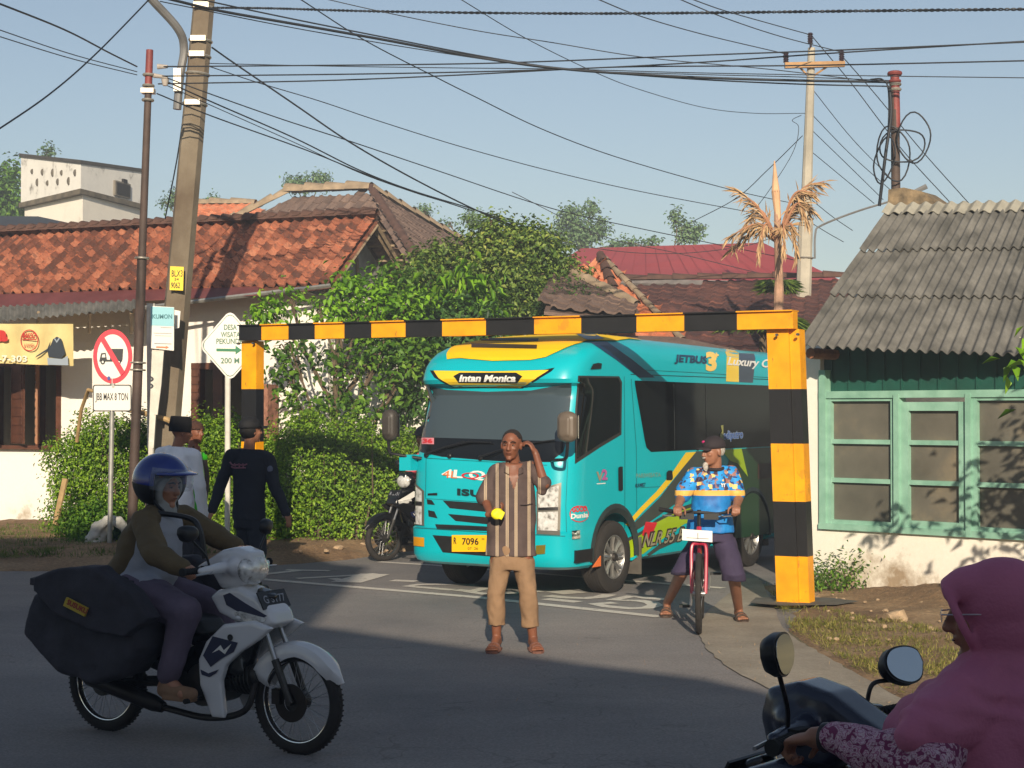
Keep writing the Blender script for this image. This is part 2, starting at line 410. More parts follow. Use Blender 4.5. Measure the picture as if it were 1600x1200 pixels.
sheet('post_footing', [PR+Vector((x, y, 0)) for x, y in ((-.32, -.14), (-.05, -.36), (.45, -.3), (.72, .0), (.5, .3), (-.2, .3))], .052, M('fresh_mortar', S(95, 92, 86), .9, .3, 7, .4))
# ------------------------------------------------------------ roofs
def rootmat(name, stops, rough=.85, bump=.3, moss=None):
    t = NT(name); g = t.n('NewGeometry'); co = t.coord(); n1 = t.noise(co, .8, 6, .65); n2 = t.noise(co, 26, 4, .7)
    n4 = t.noise(t.coord(scale=(3.2, 1, 1)), 1.1, 6, .7); f = t.math('ADD', t.math('MULTIPLY', g.outputs['Random Per Island'], .24), t.math('MULTIPLY', t.math('ADD', n1, n4), .42))
    c = t.ramp(f, stops); c = t.mix(.45, c, t.ramp(n2, [(.3, (.25, .25, .25)), (.7, (.75, .75, .75))]), 'OVERLAY')
    if moss: c = t.mix(t.math('MULTIPLY', t.math('GREATER_THAN', t.noise(co, 5, 5, .7), .56), .55), c, moss)
    t.l(c, t.b.inputs['Base Color']); t.b.inputs['Roughness'].default_value = rough; t.b.inputs['Specular IOR Level'].default_value = .25
    t.bump(n2, bump, .01); return t.m
TILE_RED = rootmat('clay_tile', [(.26, S(70, 50, 44)), (.46, S(110, 68, 54)), (.60, S(168, 102, 76)), (.80, S(204, 138, 106))], moss=S(84, 62, 54))
TILE_BRN = rootmat('old_brown_tile', [(.25, S(70, 58, 52)), (.5, S(104, 86, 78)), (.75, S(134, 112, 100))])
TILE_DRK = rootmat('mossy_tile', [(.25, S(62, 42, 40)), (.55, S(88, 58, 54)), (.78, S(130, 84, 72))], moss=S(70, 52, 50))
TILE_ORG = rootmat('orange_tile', [(.2, S(150, 84, 60)), (.5, S(196, 118, 84)), (.8, S(220, 150, 116))])
CAP = M('mortar_cap', S(156, 136, 112), .9, .35, 4, .4)
CAPD = M('dark_cap', S(88, 62, 52), .9, .35, 6, .4)
def tiles(mb, O, U, V, Lu, Lv, keep, w=.22, l=.25, amp=.028, seed=1, sag=0, m=0):
    rg = random.Random(seed); U = Vector(U).normalized(); V = Vector(V).normalized(); N = U.cross(V).normalized()
    if N.z < 0: N = -N
    for j in range(int(Lv/l)+1):
        for i in range(int(Lu/w)+1):
            uc, vc = (i+.5)*w, (j+.5)*l
            if not keep(uc, vc): continue
            vs = []; ju = rg.uniform(-.006, .006); jh = rg.uniform(-.004, .006); tl = rg.uniform(-.006, .006); sg = -sag*(sin(uc*.9+1)+.6*sin(uc*2.3))
            for k, (vv, hh) in enumerate(((-.02, -.012), (-.02, .022), (l+.04, -.004))):
                for q in range(6):
                    s = q/5; h = amp*(sin(2*pi*s+.6)*.8+.35*sin(4*pi*s))
                    vs.append(O+U*(i*w+s*w*1.1+ju)+V*(j*l+vv+tl*(s-.5))+N*(h+hh+jh+sg))
            mb.add(vs, [(r*6+q, r*6+q+1, (r+1)*6+q+1, (r+1)*6+q) for r in range(2) for q in range(5)], m)
def ridge(mb, a, b, r=.09, step=.24, m=0, seed=0):
    rg = random.Random(seed); a, b = Vector(a), Vector(b); d = (b-a); n = max(1, int(d.length/step)); d = d/n; x = d.cross(Vector((0, 0, 1))).normalized(); up = x.cross(d).normalized()
    for i in range(n):
        p = a+d*i; vs = []
        for t_, rr in ((-.12, r*1.25), (1.0, r*.82)):
            for k in range(8):
                an = pi*k/7; vs.append(p+d*t_+x*(rr*cos(an))+up*(rr*sin(an)-.02)+up*rg.uniform(-.004, .006))
        mb.add(vs, [(k, k+1, 9+k, 8+k) for k in range(7)], m)
def inpoly(u, v, P):
    c = False; j = len(P)-1
    for i in range(len(P)):
        if (P[i][1] > v) != (P[j][1] > v) and u < (P[j][0]-P[i][0])*(v-P[i][1])/(P[j][1]-P[i][1])+P[i][0]: c = not c
        j = i
    return c
def roofplane(mb, poly, seed=1, w=.22, l=.25, amp=.028, skew=None, m=0, sag=0):
    """poly: 3D corners, first two are the eave (left to right)"""
    O, E1 = poly[0], poly[1]; U = (E1-O).normalized(); N = U.cross(poly[2]-O).normalized()
    V = (skew if skew is not None else N.cross(U)).normalized()
    if V.z < 0: V = -V
    G = Matrix((U, V, U.cross(V))).transposed().inverted(); P = [tuple((G @ (p-O))[:2]) for p in poly]
    u0 = min(p[0] for p in P); Lu = max(p[0] for p in P)-u0; Lv = max(p[1] for p in P)
    tiles(mb, O+U*u0, U, V, Lu, Lv, lambda u, v: inpoly(u+u0, v, P), w, l, amp, seed, sag, m)
def under(mb, poly, m=0, dz=.07):
    a = [p-Vector((0, 0, dz)) for p in poly]; mb.prism(a, (0, 0, -.05), m)
def corr(mb, poly, wl=.14, amp=.025, rows=3, m=0, seed=2):
    O, E1, R1, R0 = poly; rg = random.Random(seed); Lu = (E1-O).length; n = int(Lu/wl*8); N = (E1-O).cross(R0-O).normalized()
    if N.z < 0: N = -N
    for r in range(rows):
        a, b = r/rows, (r+1)/rows+.012; vs = []; K = 5
        lift = .012*rows - .0
        for k in range(K+1):
            t_ = a+(b-a)*k/K
            for i in range(n+1):
                s = i/n; p = (O+(E1-O)*s).lerp(R0+(R1-R0)*s, t_)
                ed = .02*noise.noise(Vector((s*18, r*3.3, 1))) if k == 0 else 0
                p = p+(O-R0).normalized()*(ed)+N*(amp*cos(2*pi*s*Lu/wl)+.03*(1-k/K)*(r > 0)+.012*noise.noise(Vector((s*5, t_*5, 3))))
                vs.append(p)
        W_ = n+1
        fs = [(k*W_+i, k*W_+i+1, (k+1)*W_+i+1, (k+1)*W_+i) for k in range(K) for i in range(n)]
        k0 = len(vs); vs += [vs[i]-N*.008 for i in range(W_)]; fs += [(i, k0+i, k0+i+1, i+1) for i in range(n)]
        mb.add(vs, fs, m)
# ------------------------------------------------------------ plaster, wood, glass
def plaster(name, col, dirt, lo=.45, hi=.62, z0=.0, z1=.5):
    t = NT(name); co = t.coord(); n1 = t.noise(co, 1.6, 7, .65); n2 = t.noise(co, 30, 4)
    sx = t.n('SeparateXYZ'); t.l(co, sx.inputs[0])
    low = t.n('MapRange'); t.l(sx.outputs[2], low.inputs[0]); low.inputs[1].default_value = z0; low.inputs[2].default_value = z1; low.inputs[3].default_value = .22; low.inputs[4].default_value = 0
    f = t.math('ADD', n1, low.outputs[0]); c = t.ramp(f, [(lo, col), (hi, dk(col, .93)), (min(.99, hi+.14), dirt)])
    c = t.mix(.2, c, t.ramp(n2, [(.3, (.3, .3, .3)), (.7, (.7, .7, .7))]), 'OVERLAY')
    t.l(c, t.b.inputs['Base Color']); t.b.inputs['Roughness'].default_value = .9; t.b.inputs['Specular IOR Level'].default_value = .2; t.bump(n2, .15, .006); return t.m
WHITE = plaster('white_plaster', S(240, 234, 224), S(176, 160, 138), .5, .7, 0, .5)
CREAM = plaster('cream_plaster', S(242, 234, 220), S(160, 140, 116), .48, .66, 0, .7)
STAINED = plaster('stained_plaster', S(232, 228, 220), S(70, 62, 52), .44, .56, -5, -4)
WOODB = M('brown_wood', S(96, 58, 40), .6, .35, 6, .3, 40)
WOODO = M('varnished_wood', S(150, 96, 52), .5, .35, 6, .3, 40)
WOODG = M('grey_wood', S(150, 130, 104), .85, .35, 8, .4, 40)
GREEN = M('green_paint', S(150, 192, 172), .55, .3, 5, .15, 30, col2=S(122, 166, 146))
GREENSH = M('shaded_green_board', S(18, 78, 66), .7, .35, 3, .15, 30)  # upper boards: shade under the eave is put into this green
t = NT('frosted_pane'); co = t.coord(); n1 = t.noise(co, 1.5, 5, .6)
c = t.ramp(n1, [(.3, S(84, 82, 74)), (.55, S(106, 102, 92)), (.8, S(146, 132, 108))]); t.l(c, t.b.inputs['Base Color'])
t.b.inputs['Roughness'].default_value = .28; t.b.inputs['Specular IOR Level'].default_value = .35; PANE = t.m
DARK = flat('dark_room', S(30, 26, 24), .9)
METG = M('galvanised', S(168, 166, 160), .5, .25, 8, metal=.5)
ASB = M('asbestos_sheet', S(120, 117, 111), .95, .45, 3.5, .6, 34, col2=S(76, 75, 71))
def house_frame(A, B):
    u = (B-A); u.z = 0; u.normalize(); v = Vector((-u.y, u.x, 0)); M4 = Matrix.Identity(4)
    for i, w in enumerate((u, v, Vector((0, 0, 1)))):
        for j in range(3): M4[j][i] = w[j]
    M4.translation = Vector((A.x, A.y, 0)); return M4
def wall_holes(mb, u0, u1, z0, z1, holes, y=0, th=.18, m=0):
    us = sorted({u0, u1} | {h[0] for h in holes} | {h[1] for h in holes}); zs = sorted({z0, z1} | {h[2] for h in holes} | {h[3] for h in holes})
    us = [q for q in us if u0 <= q <= u1]; zs = [q for q in zs if z0 <= q <= z1]
    for a, b in zip(us, us[1:]):
        for c, d in zip(zs, zs[1:]):
            if any(h[0] <= (a+b)/2 <= h[1] and h[2] <= (c+d)/2 <= h[3] for h in holes): continue
            mb.add([(a, y, c), (b, y, c), (b, y, d), (a, y, d), (a, y+th, c), (b, y+th, c), (b, y+th, d), (a, y+th, d)],
                   [(0, 1, 2, 3), (7, 6, 5, 4)]+([(1, 5, 6, 2)] if any(abs(h[0]-b) < 1e-6 for h in holes) or b == us[-1] else [])+([(4, 0, 3, 7)] if any(abs(h[1]-a) < 1e-6 for h in holes) or a == us[0] else [])
                   + ([(3, 2, 6, 7)] if d == zs[-1] or any(abs(h[2]-d) < 1e-6 for h in holes) else [])+([(0, 4, 5, 1)] if any(abs(h[3]-c) < 1e-6 for h in holes) else []), m)
def toW(mb, W): mb.v = [W @ p for p in mb.v]; return mb
# ---- long white house on the left
E0, E1, R0, R1 = at(-60, 460, 26.9), at(517, 441, 24.3), at(-60, 368, 29.3), at(590, 338, 26.3)
back = Vector((.36, .93, 0)).normalized()
lh = thing('house', 'long low white house with a red clay tile roof and brown shutters on the left', 'house', (E0.x, E0.y, 0))
mb = MB(); roofplane(mb, [E0, E1, R1, R0], 3, .185, .215, .046, skew=(R1-E1), sag=.012)
B0, B1 = R0+back*2.3+Vector((0, 0, -1.45)), R1+back*2.3+Vector((0, 0, -1.45))
under(mb, [E0, E1, R1, R0]); rf = mb.build('roof', TILE_RED, lh, fix=False, ang=50)
mb = MB(); roofplane(mb, [B1, B0, R0, R1], 4, .215, .235, .032); mb.build('back_roof', TILE_BRN, rf, fix=False, ang=50)
mb = MB(); ridge(mb, R0+Vector((0, 0, .04)), R1+Vector((0, 0, .05)), .11, .21, seed=2); mb.build('ridge_cap', CAPD, rf, fix=False)
WL = house_frame(E0+back*.45, E1+back*.45)
H = lambda px, py, y=0: onplane(px, py, WL, 1, y)
uend = H(512, 560).x
def hole(x0, y0, x1, y1): a, b = H(x0, y1), H(x1, y0); return (a.x, b.x, (a.z+H(x0, y1).z)/2, b.z)
h1 = hole(-45, 566, 96, 696); h2 = hole(302, 566, 412, 690)
mb = MB(); wall_holes(mb, -2.5, uend, 0, 3.62, [h1, h2], 0, .18)
for (a, b) in ((0, 0), (1, 1)):
    x = -2.5 if a == 0 else uend-.2
    mb.box((x+.1, 2.3, 1.8), (.2, 4.1, 3.6))
mb.box(((uend-2.5)/2, 4.4, 1.8), (uend+2.5, .2, 3.6)); mb.box(((uend-2.5)/2, 2.2, 3.55), (uend+2.1, 4.2, .06))
toW(mb, WL).build('wall', WHITE, lh)
# gable end
gw = MB(); uu = (E1-E0).normalized()*-.42
tri = [E1+uu+Vector((0, 0, -.12)), B1+uu+Vector((0, 0, -.12)), R1+uu+Vector((0, 0, -.12))]
gw.prism(tri, (E1-E0).normalized()*-.08); gw.build('gable', M('gable_board', S(150, 148, 140), .9, .4, 3, .5), lh)
mb = MB()
for k, (a, b) in enumerate([(E1, R1), (B1, R1)]):
    for o_ in (-.03, -.2): mb.tube([a+Vector((0, 0, -.14))+uu*(-o_*1.2), b+Vector((0, 0, -.14))+uu*(-o_*1.2)], .035, 4)
for k in range(7):
    p = B1.lerp(R1, k/7+.06)+Vector((0, 0, -.09)); mb.box(p-(E1-E0).normalized()*.2, (.5, .04, .03), Matrix.Rotation(-.37, 3, 'Z'))
mb.cyl(tri[0].lerp(tri[1], .45)+Vector((.05, -.05, -.2)), R1+uu+Vector((.02, -.06, -.3)), .03)
mb.build('rafters', WOODG, lh)
# maroon sheet strip and corrugated awning
mb = MB(); q = [at(-60, 462, 26.9), at(405, 447, 24.85), at(405, 461, 24.5), at(212, 470, 25.3), at(-60, 481, 26.5)]
mb.prism([p+Vector((0, -.06, 0)) for p in q], (0, 0, -.012)); mb.build('eave_sheet', M('maroon_sheet', S(108, 58, 56), .6, .25, 3), lh)
mb = MB(); mb.tube([at(213, 482, 25.1), at(304, 471, 24.8), at(516, 446, 24.15)], .03, 4); mb.build('fascia', METG, lh)
mb = MB(); corr(mb, [at(-70, 507, 25.9), at(214, 483, 24.75), at(214, 469, 25.2), at(-70, 482, 26.4)], .13, .022, 1)
mb.build('awning', ASB, lh, fix=False)
mb = MB()
for px in (-20, 60, 140, 205): mb.tube([at(px, 488, 25.7-px*.004), at(px, 520, 26.5-px*.004)], .025, 6)
loose(mb.build('awning_bracket', WOODG, lh))
# left window with open shutters
fr = MB(); u0, u1, z0, z1 = h1
for a, b in ((u1-.09, u1), (H(-10, 600).x, H(-3, 600).x), (H(57, 600).x, H(63, 600).x)): fr.box(((a+b)/2, .06, (z0+z1)/2), (b-a, .16, z1-z0))
fr.box(((u0+u1)/2, .0, z0-.02), (u1-u0+.1, .24, .06)); fr.box(((u0+u1)/2, .06, z1-.03), (u1-u0, .16, .06))
wf = toW(fr, WL).build('window', WOODB, lh)
for a, b, ang, m_ in ((H(22, 600).x, H(56, 600).x, .5, WOODB), (H(64, 600).x, H(79, 600).x, 1.0, WOODO), (H(-3, 600).x, H(16, 600).x, .8, WOODO)):
    s = MB(); L = (b-a)/cos(ang); Rm = Matrix.Rotation(-ang, 3, 'Z'); c = Vector((a, -.05, (z0+z1)/2)); hgt = z1-z0-.08
    s.box(c+Rm @ Vector((L/2, 0, 0)), (L, .03, hgt), Rm)
    for k in range(9): s.box(c+Rm @ Vector((L/2, -.02, -hgt/2+hgt*(k+.5)/9)), (L*.8, .02, hgt/12), Rm)
    toW(s, WL).build('shutter', m_, wf)
def backing(h, W, par, y=1.2, name='dark_interior'):
    MB().add([W @ Vector(p) for p in ((h[0]-1, y, h[2]-.5), (h[1]+1, y, h[2]-.5), (h[1]+1, y, h[3]+.5), (h[0]-1, y, h[3]+.5))], [(0, 1, 2, 3)]).build(name, DARK, par)
fr = MB(); u0, u1, z0, z1 = h2
for x0, x1 in ((302, 315), (336, 351), (392, 412)):
    a, b = H(x0, 600).x, H(x1, 600).x; fr.box(((a+b)/2, .02, (z0+z1)/2), (b-a, .16, z1-z0))
fr.box(((u0+u1)/2, .02, z1-.05), (u1-u0, .18, .1)); fr.box(((u0+u1)/2, 0, z0), (u1-u0+.1, .22, .06))
wf2 = toW(fr, WL).build('window', WOODB, lh)
s = MB(); a, b = H(303, 600).x, H(314, 600).x
for k in range(10): s.box(((a+b)/2, -.07, z0+(z1-z0)*(k+.5)/10), (b-a, .02, .05))
toW(s, WL).build('louvre', WOODB, wf2)
s = MB(); a, b = H(414, 600), H(440, 600); s.box(((a.x+b.x)/2, -.25, 1.1), (b.x-a.x, .3, 2.2+.05)); toW(s, WL)
pil = s.build('gate_pillar', M('rough_brick', S(168, 118, 96), .95, .5, 12, .8, 30, col2=S(110, 76, 62)))
tag(pil, 'short rough pink brick pillar before the white house, behind the left barrier post', 'pillar')
# banner
bn_ = thing('banner', 'faded yellow food stall banner with a red badge hanging under the corrugated awning', 'banner', tuple(at(50, 540, 25.3)))
BW = Matrix.Identity(4); bA, bB = at(-40, 540, 25.75), at(114, 540, 25.15); BWm = house_frame(bA, bB)
Bp = lambda px, py, o=0: BWm @ (onplane(px, py, BWm, 1, 0)+Vector((0, -o, 0)))
mb = MB(); nn_ = 24; vs = []
for j in (0, 1):
    for i in range(nn_+1):
        px = -40+154*i/nn_; py = (506, 566+6*(i/nn_))[j]; p = onplane(px, py, BWm, 1, 0); p.y += .035*sin(i*.9)*(.4+.6*j); vs.append(BWm @ p)
mb.add(vs, [(i, i+1, nn_+2+i, nn_+1+i) for i in range(nn_)]); mb.build('sheet', M('banner_cloth', S(216, 196, 134), .6, .15, 4), bn_, fix=False)
bred, bwh, bdk, bgr = flat('badge_red', S(190, 52, 46)), flat('banner_white', S(225, 222, 205)), flat('banner_dark', S(52, 58, 66)), flat('banner_grey', S(150, 160, 170))
mb = MB(); cx, cy = 49, 532
ring = [Bp(cx+14*cos(a), cy+17*sin(a), .05) for a in [2*pi*k/28 for k in range(28)]]; rin = [Bp(cx+12.6*cos(a), cy+15.4*sin(a), .05) for a in [2*pi*k/28 for k in range(28)]]
mb.add(ring+rin, [(k, (k+1) % 28, 28+(k+1) % 28, 28+k) for k in range(28)])
mb.prism([Bp(cx-11, cy-2, .05), Bp(cx+11, cy-2, .05), Bp(cx+11, cy-.5, .05), Bp(cx-11, cy-.5, .05)], (0, .002, 0))
write('BAKSO', Bp(39, 529, .052), Bp(59, 529, .052)-Bp(39, 529, .052), Bp(39, 520, .052)-Bp(39, 529, .052), mb, offset=.03)
write('& RAMEN', Bp(41, 543, .052), Bp(57, 543, .052)-Bp(41, 543, .052), Bp(41, 537, .052)-Bp(41, 543, .052), mb)
mb.build('badge', bred, bn_)
mb = MB(); write('2-7-303', Bp(-8, 565, .06), Bp(46, 566, .06)-Bp(-8, 565, .06), Bp(-8, 555, .06)-Bp(-8, 565, .06), mb, offset=.02); mb.build('phone_number', bwh, bn_)
mb = MB(); write('a', Bp(-4, 534, .06), Bp(16, 534, .06)-Bp(-4, 534, .06), Bp(-4, 516, .06)-Bp(-4, 534, .06), mb, offset=.06); mb.build('lettering', bred, bn_)
mb = MB(); mb.prism([Bp(x, y, .05) for x, y in ((86, 530), (92, 526), (99, 530), (105, 552), (99, 560), (79, 558), (77, 547), (82, 540))], (0, .003, 0)); mb.prism([Bp(x, y, .05) for x, y in ((82, 533), (77, 545), (60, 556), (58, 559), (64, 556), (79, 547))], (0, .004, 0), 0)
mb.prism([Bp(x, y, .052) for x, y in ((77, 559), (100, 561), (109, 556), (110, 571), (78, 570))], (0, .003, 0), 1); mb.prism([Bp(x, y, .056) for x, y in ((88, 530), (92, 536), (97, 529), (95, 528), (92, 533), (89, 528))], (0, .002, 0), 1)
mb.build('printed_figure', [bdk, bgr], bn_)
# garden wall behind the shrubs
ga, gb = at(522, 700, 24.6), at(690, 700, 23.6); GW = house_frame(ga, gb)
mb = MB(); L_ = (gb-ga).length; mb.box((L_/2, .08, 1.15), (L_, .16, 2.3)); mb.box((L_/2, .08, 2.33), (L_+.06, .24, .06))
tag(toW(mb, GW).build('garden_wall', WHITE), 'white plastered garden wall behind the leafy shrubs, left of the bus', 'wall')
# ---- right house with corrugated roof
A_, B_ = at(1258, 700, 17.0), at(1600, 700, 15.35); WR = house_frame(A_, B_); HR = lambda px, py, y=0: onplane(px, py, WR, 1, y)
rh_ = thing('house', 'cream house with green-framed windows under a grey corrugated roof on the right', 'house', (A_.x, A_.y, 0))
UE = 6.5; ul = HR(1282, 700).x; zs = (HR(1282, 823).z+HR(1598, 847).z)/2; zt = 2.5
mb = MB(); wall_holes(mb, 0, UE, -.1, zt, [(ul, UE-.3, zs, zt-.02)], 0, .2)
mb.box((-.0+.09, 3.2, 1.3), (.18, 6, 2.7)); mb.box((UE-.1, 3.2, 1.3), (.2, 6, 2.7)); mb.box((UE/2, 6.2, 1.3), (UE, .2, 2.7))
toW(mb, WR).build('wall', CREAM, rh_)
zh = HR(1400, 616).z
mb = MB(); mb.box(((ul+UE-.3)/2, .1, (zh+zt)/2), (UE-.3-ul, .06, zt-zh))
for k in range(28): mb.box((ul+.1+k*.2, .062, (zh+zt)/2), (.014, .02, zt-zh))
toW(mb, WR).build('upper_panel', GREENSH, rh_)
r1, r2 = HR(1400, 691).z, HR(1400, 753).z
win = MB(); 
def vb(x0, x1, za, zb, dep=.12, y=.03): a, b = HR(x0, 720).x, HR(x1, 720).x; win.box(((a+b)/2, y, (za+zb)/2), (b-a, dep, zb-za))
vb(1283, 1293, zs, zh+.25, .14); vb(1400, 1408, zs, zh, .14, .02); vb(1512, 1520, zs, zh, .14, .02)
mb2 = win; mb2.box(((ul+UE-.3)/2, .03, zs+.03), (UE-.3-ul, .15, .06)); mb2.box(((ul+UE-.3)/2, .03, zh), (UE-.3-ul, .13, .07))
wo = toW(win, WR).build('window', GREEN, rh_)
def sash(x0, x1, head, fw, extra=1):
    a, b = HR(x0, 720).x, HR(x1, 720).x; s = MB(); zt_ = HR(1460, head).z; zb = zs+.06
    for u in (a+fw/2, b-fw/2): s.box((u, .02, (zt_+zb)/2), (fw, .07, zt_-zb))
    s.box(((a+b)/2, .022, zt_-fw/2), (b-a-2*fw, .066, fw)); s.box(((a+b)/2, .022, zb+fw*.4), (b-a-2*fw, .066, fw*.8))
    for z in (r1, r2): s.box(((a+b)/2, .024, z), (b-a-2*fw, .055, .045))
    o = toW(s, WR).build('sash', GREEN, wo)
    g = MB(); zz = [zb, r2, r1, zt_]
    for c, d in zip(zz, zz[1:]): g.box(((a+b)/2, .045, (c+d)/2), (b-a-fw, .008, d-c-.012))
    toW(g, WR).build('pane', PANE, o)
sash(1293, 1400, 618, .05); sash(1408, 1512, 628, .085); sash(1520, 1640, 618, .05); sash(1648, 1790, 628, .085)
O_, E_, RR_, RL_ = at(1247, 541, 16.35), at(1760, 560, 14.5), at(1790, 318, 17.3), at(1388, 327, 18.3)
mb = MB(); corr(mb, [O_, E_, RR_, RL_], .105, .021, 3); rfo = mb.build('roof', ASB, rh_, fix=False, ang=60)
mb = MB(); bk = RL_+Vector((1.4, 2.0, -1.6)); bk2 = RR_+Vector((1.4, 2.0, -1.6)); mb.prism([RL_, RR_, bk2, bk], (0, 0, -.02)); mb.build('back_roof', ASB, rfo)
mb = MB(); corr(mb, [RL_+Vector((-.1, -.12, -.06)), RR_+Vector((-.1, -.12, -.06)), RR_+Vector((0, 0, .06)), RL_+Vector((0, 0, .06))], .135, .02, 1); mb.build('ridge_cap', M('ridge_sheet', S(150, 146, 134), .95, .3, 4, .4), rfo, fix=False)
mb = MB(); tri = [at(1262, 545, 16.9), at(1262, 545, 16.9)+Vector((2.5, 4.2, 0)), RL_+Vector((.15, .1, -.2))]; mb.prism(tri, (.12, -.1, 0)); mb.build('gable', CREAM, rh_)
mb = MB(); mb.tube([at(1266, 552, 16.5), at(1290, 552, 16.4)+Vector((.9, 1.2, 0))], .055, 8); mb.build('eave_beam', M('rusty_wood', S(150, 96, 66), .9, .4, 12), rh_)
mb = MB(); mb.prism([at(x, y, 18.75) for x, y in ((1386, 340), (1388, 296), (1412, 293), (1440, 299), (1472, 320), (1476, 345))], (.25, .35, 0))
tag(mb.build('masonry_stub', M('raw_block', S(140, 120, 92), .95, .5, 9, .9, 25, col2=S(80, 70, 56))), 'broken bare masonry stub rising above the ridge of the corrugated roof', 'masonry stub')
# ---- houses behind
def house_body(name, pts, z, mat, par): 
    MB().prism([Vector((p[0], p[1], 0)) for p in pts], (0, 0, z)).build(name, mat, par)
# brown hipped roof
hb2 = thing('house', 'wide house with a weathered brown hipped tile roof and pale ridge caps', 'house', (-4, 38, 0))
RA, RB, FR, BR, FL = at(452, 303, 37.6), at(580, 298, 36.9), at(664, 425, 33), at(850, 455, 40), at(190, 432, 36.6)
mb = MB(); roofplane(mb, [FL, FR, RB, RA], 5, .24, .30, .03); roofplane(mb, [FR, BR, RB], 6, .24, .30, .03)
for q in ([FL, FR, RB, RA], [FR, BR, RB], [BR, BR+Vector((-8, 5, 0)), RA, RB]): under(mb, q, dz=.12)
r_ = mb.build('roof', TILE_BRN, hb2, fix=False, ang=50)
mb = MB(); up = Vector((0, 0, .06)); ridge(mb, RA+up, RB+up, .17, .5, 0); ridge(mb, RB+up, BR+up, .12, .4, 0); ridge(mb, RA+up, FL+up, .13, .45, 0); ridge(mb, RB+up, FR+up, .09, .3, 1)
mb.build('ridge_cap', [CAP, CAPD], r_, fix=False)
house_body('wall', [FL+Vector((.5, .6, 0)), FR+Vector((-.3, .7, 0)), BR+Vector((-.8, .2, 0)), BR+Vector((-8, 3, 0))], 4.4, CREAM, hb2)
h4 = thing('house', 'small orange tile roof peeping out right of the concrete pole, behind the long red roof', 'house', (-8, 43, 0))
q = [at(255, 362, 41), at(440, 362, 40), at(400, 317, 43), at(300, 318, 43.5)]; mb = MB(); roofplane(mb, q, 7, .24, .3, .03); under(mb, q, dz=.12); r_ = mb.build('roof', TILE_ORG, h4, fix=False, ang=50)
mb = MB(); ridge(mb, q[3], q[2], .14, .5); mb.build('ridge_cap', CAP, r_, fix=False)
house_body('wall', [q[0]+Vector((.4, .5, 0)), q[1]+Vector((-.4, .5, 0)), q[2]+Vector((0, 3, 0)), q[3]+Vector((0, 3, 0))], 5.5, CREAM, h4)
# white two storey block
wb = thing('building', 'stained white two-storey block with one small dark window, far left above the roofs', 'building', (-13, 48, 0))
def dd(px, d): return Vector(((px-800)/2600*d, d, 0))
P0, P1, P2 = dd(37, 50), dd(128, 47.0), dd(222, 50.5); P3 = P2+Vector((-3.5, 4.5, 0)); P4 = P0+Vector((.5, 3.5, 0)); zt_, zm = at(37, 243, 50).z, at(60, 312, 49).z
mb = MB(); mb.prism([P0, P1, P2, P3, P4], (0, 0, zm-.1)); mb.build('lower_storey', CREAM, wb)
ofs = [Vector((-.1, -.05, 0)), Vector((0, -.22, 0)), Vector((.1, -.05, 0)), Vector(), Vector()]
tp = [at(37, 245, 50).z, at(128, 258, 47).z, at(222, 270, 50.5).z]; zt2 = tp+[tp[2]-.2, tp[0]-.1]
b_ = [Vector((p.x, p.y, zm))+o for p, o in zip((P0, P1, P2, P3, P4), ofs)]; t_ = [Vector((p.x, p.y, z)) for p, z in zip(b_, zt2)]
mb = MB(); mb.add(b_+t_, [(i, (i+1) % 5, 5+(i+1) % 5, 5+i) for i in range(5)]+[(5, 6, 7, 8, 9)]); us_ = mb.build('upper_storey', STAINED, wb)
mb = MB(); mb.prism([p+(p-Vector((-12.6, 50, p.z)))*.03 for p in t_], (0, 0, .1)); mb.build('roof_slab', M('dark_slab', S(66, 62, 58), .9), wb)
mb = MB(); mb.prism([p+(p-Vector((-12.6, 50, p.z)))*.03+Vector((0, 0, -.12)) for p in b_], (0, 0, .14)); mb.build('ledge', M('mouldy_ledge', S(110, 100, 84), .9, .5, 3), wb)
wdir = (P2-P1).normalized(); WW = house_frame(b_[1], b_[2])
def wq(x0, y0, x1, y1, m, nme, par, o=-.03):
    a, b = onplane(x0, y1, WW, 1, 0), onplane(x1, y0, WW, 1, 0); mb = MB(); mb.box(((a.x+b.x)/2, o, (a.z+b.z)/2), (b.x-a.x, .08, b.z-a.z)); toW(mb, WW); return mb.build(nme, m, par)
w_ = wq(177, 288, 201, 305, M('old_frame', S(120, 112, 100), .8), 'window', wb); wq(179, 290, 199, 303, DARK, 'pane', w_, -.05); wq(190, 281, 196, 287, DARK, 'vent', wb)
mb = MB(); WW2 = house_frame(b_[0], b_[1])
for k, (x, y) in enumerate([(51, 268), (67, 269), (83, 270), (97, 270), (118, 270), (59, 285), (75, 286), (91, 284), (108, 283)]):
    p = onplane(x, y, WW2, 1, 0); mb.sph(WW2 @ (p+Vector((0, -.01, 0))), (.06, .03, .08+.02*(k % 3)), None, 8, 6)
loose(mb.build('drain_hole', M('mould', S(90, 84, 74), .9), wb))
sh_ = thing('shed', 'dark metal sheet canopy on thin posts below the white block, far left', 'shed', (-12, 36, 0))
mb = MB(); q = [at(-70, 362, 33), at(125, 352, 33), at(60, 338, 38), at(-70, 337, 38)]; mb.prism(q, (0, 0, -.08)); mb.build('canopy', M('dark_sheet', S(62, 62, 64), .6), sh_)
mb = MB()
for px in (-30, 16, 44, 78): p = at(px, 352, 34); mb.cyl((p.x, p.y, 0), p, .04, n=6)
loose(mb.build('post', METG, sh_))
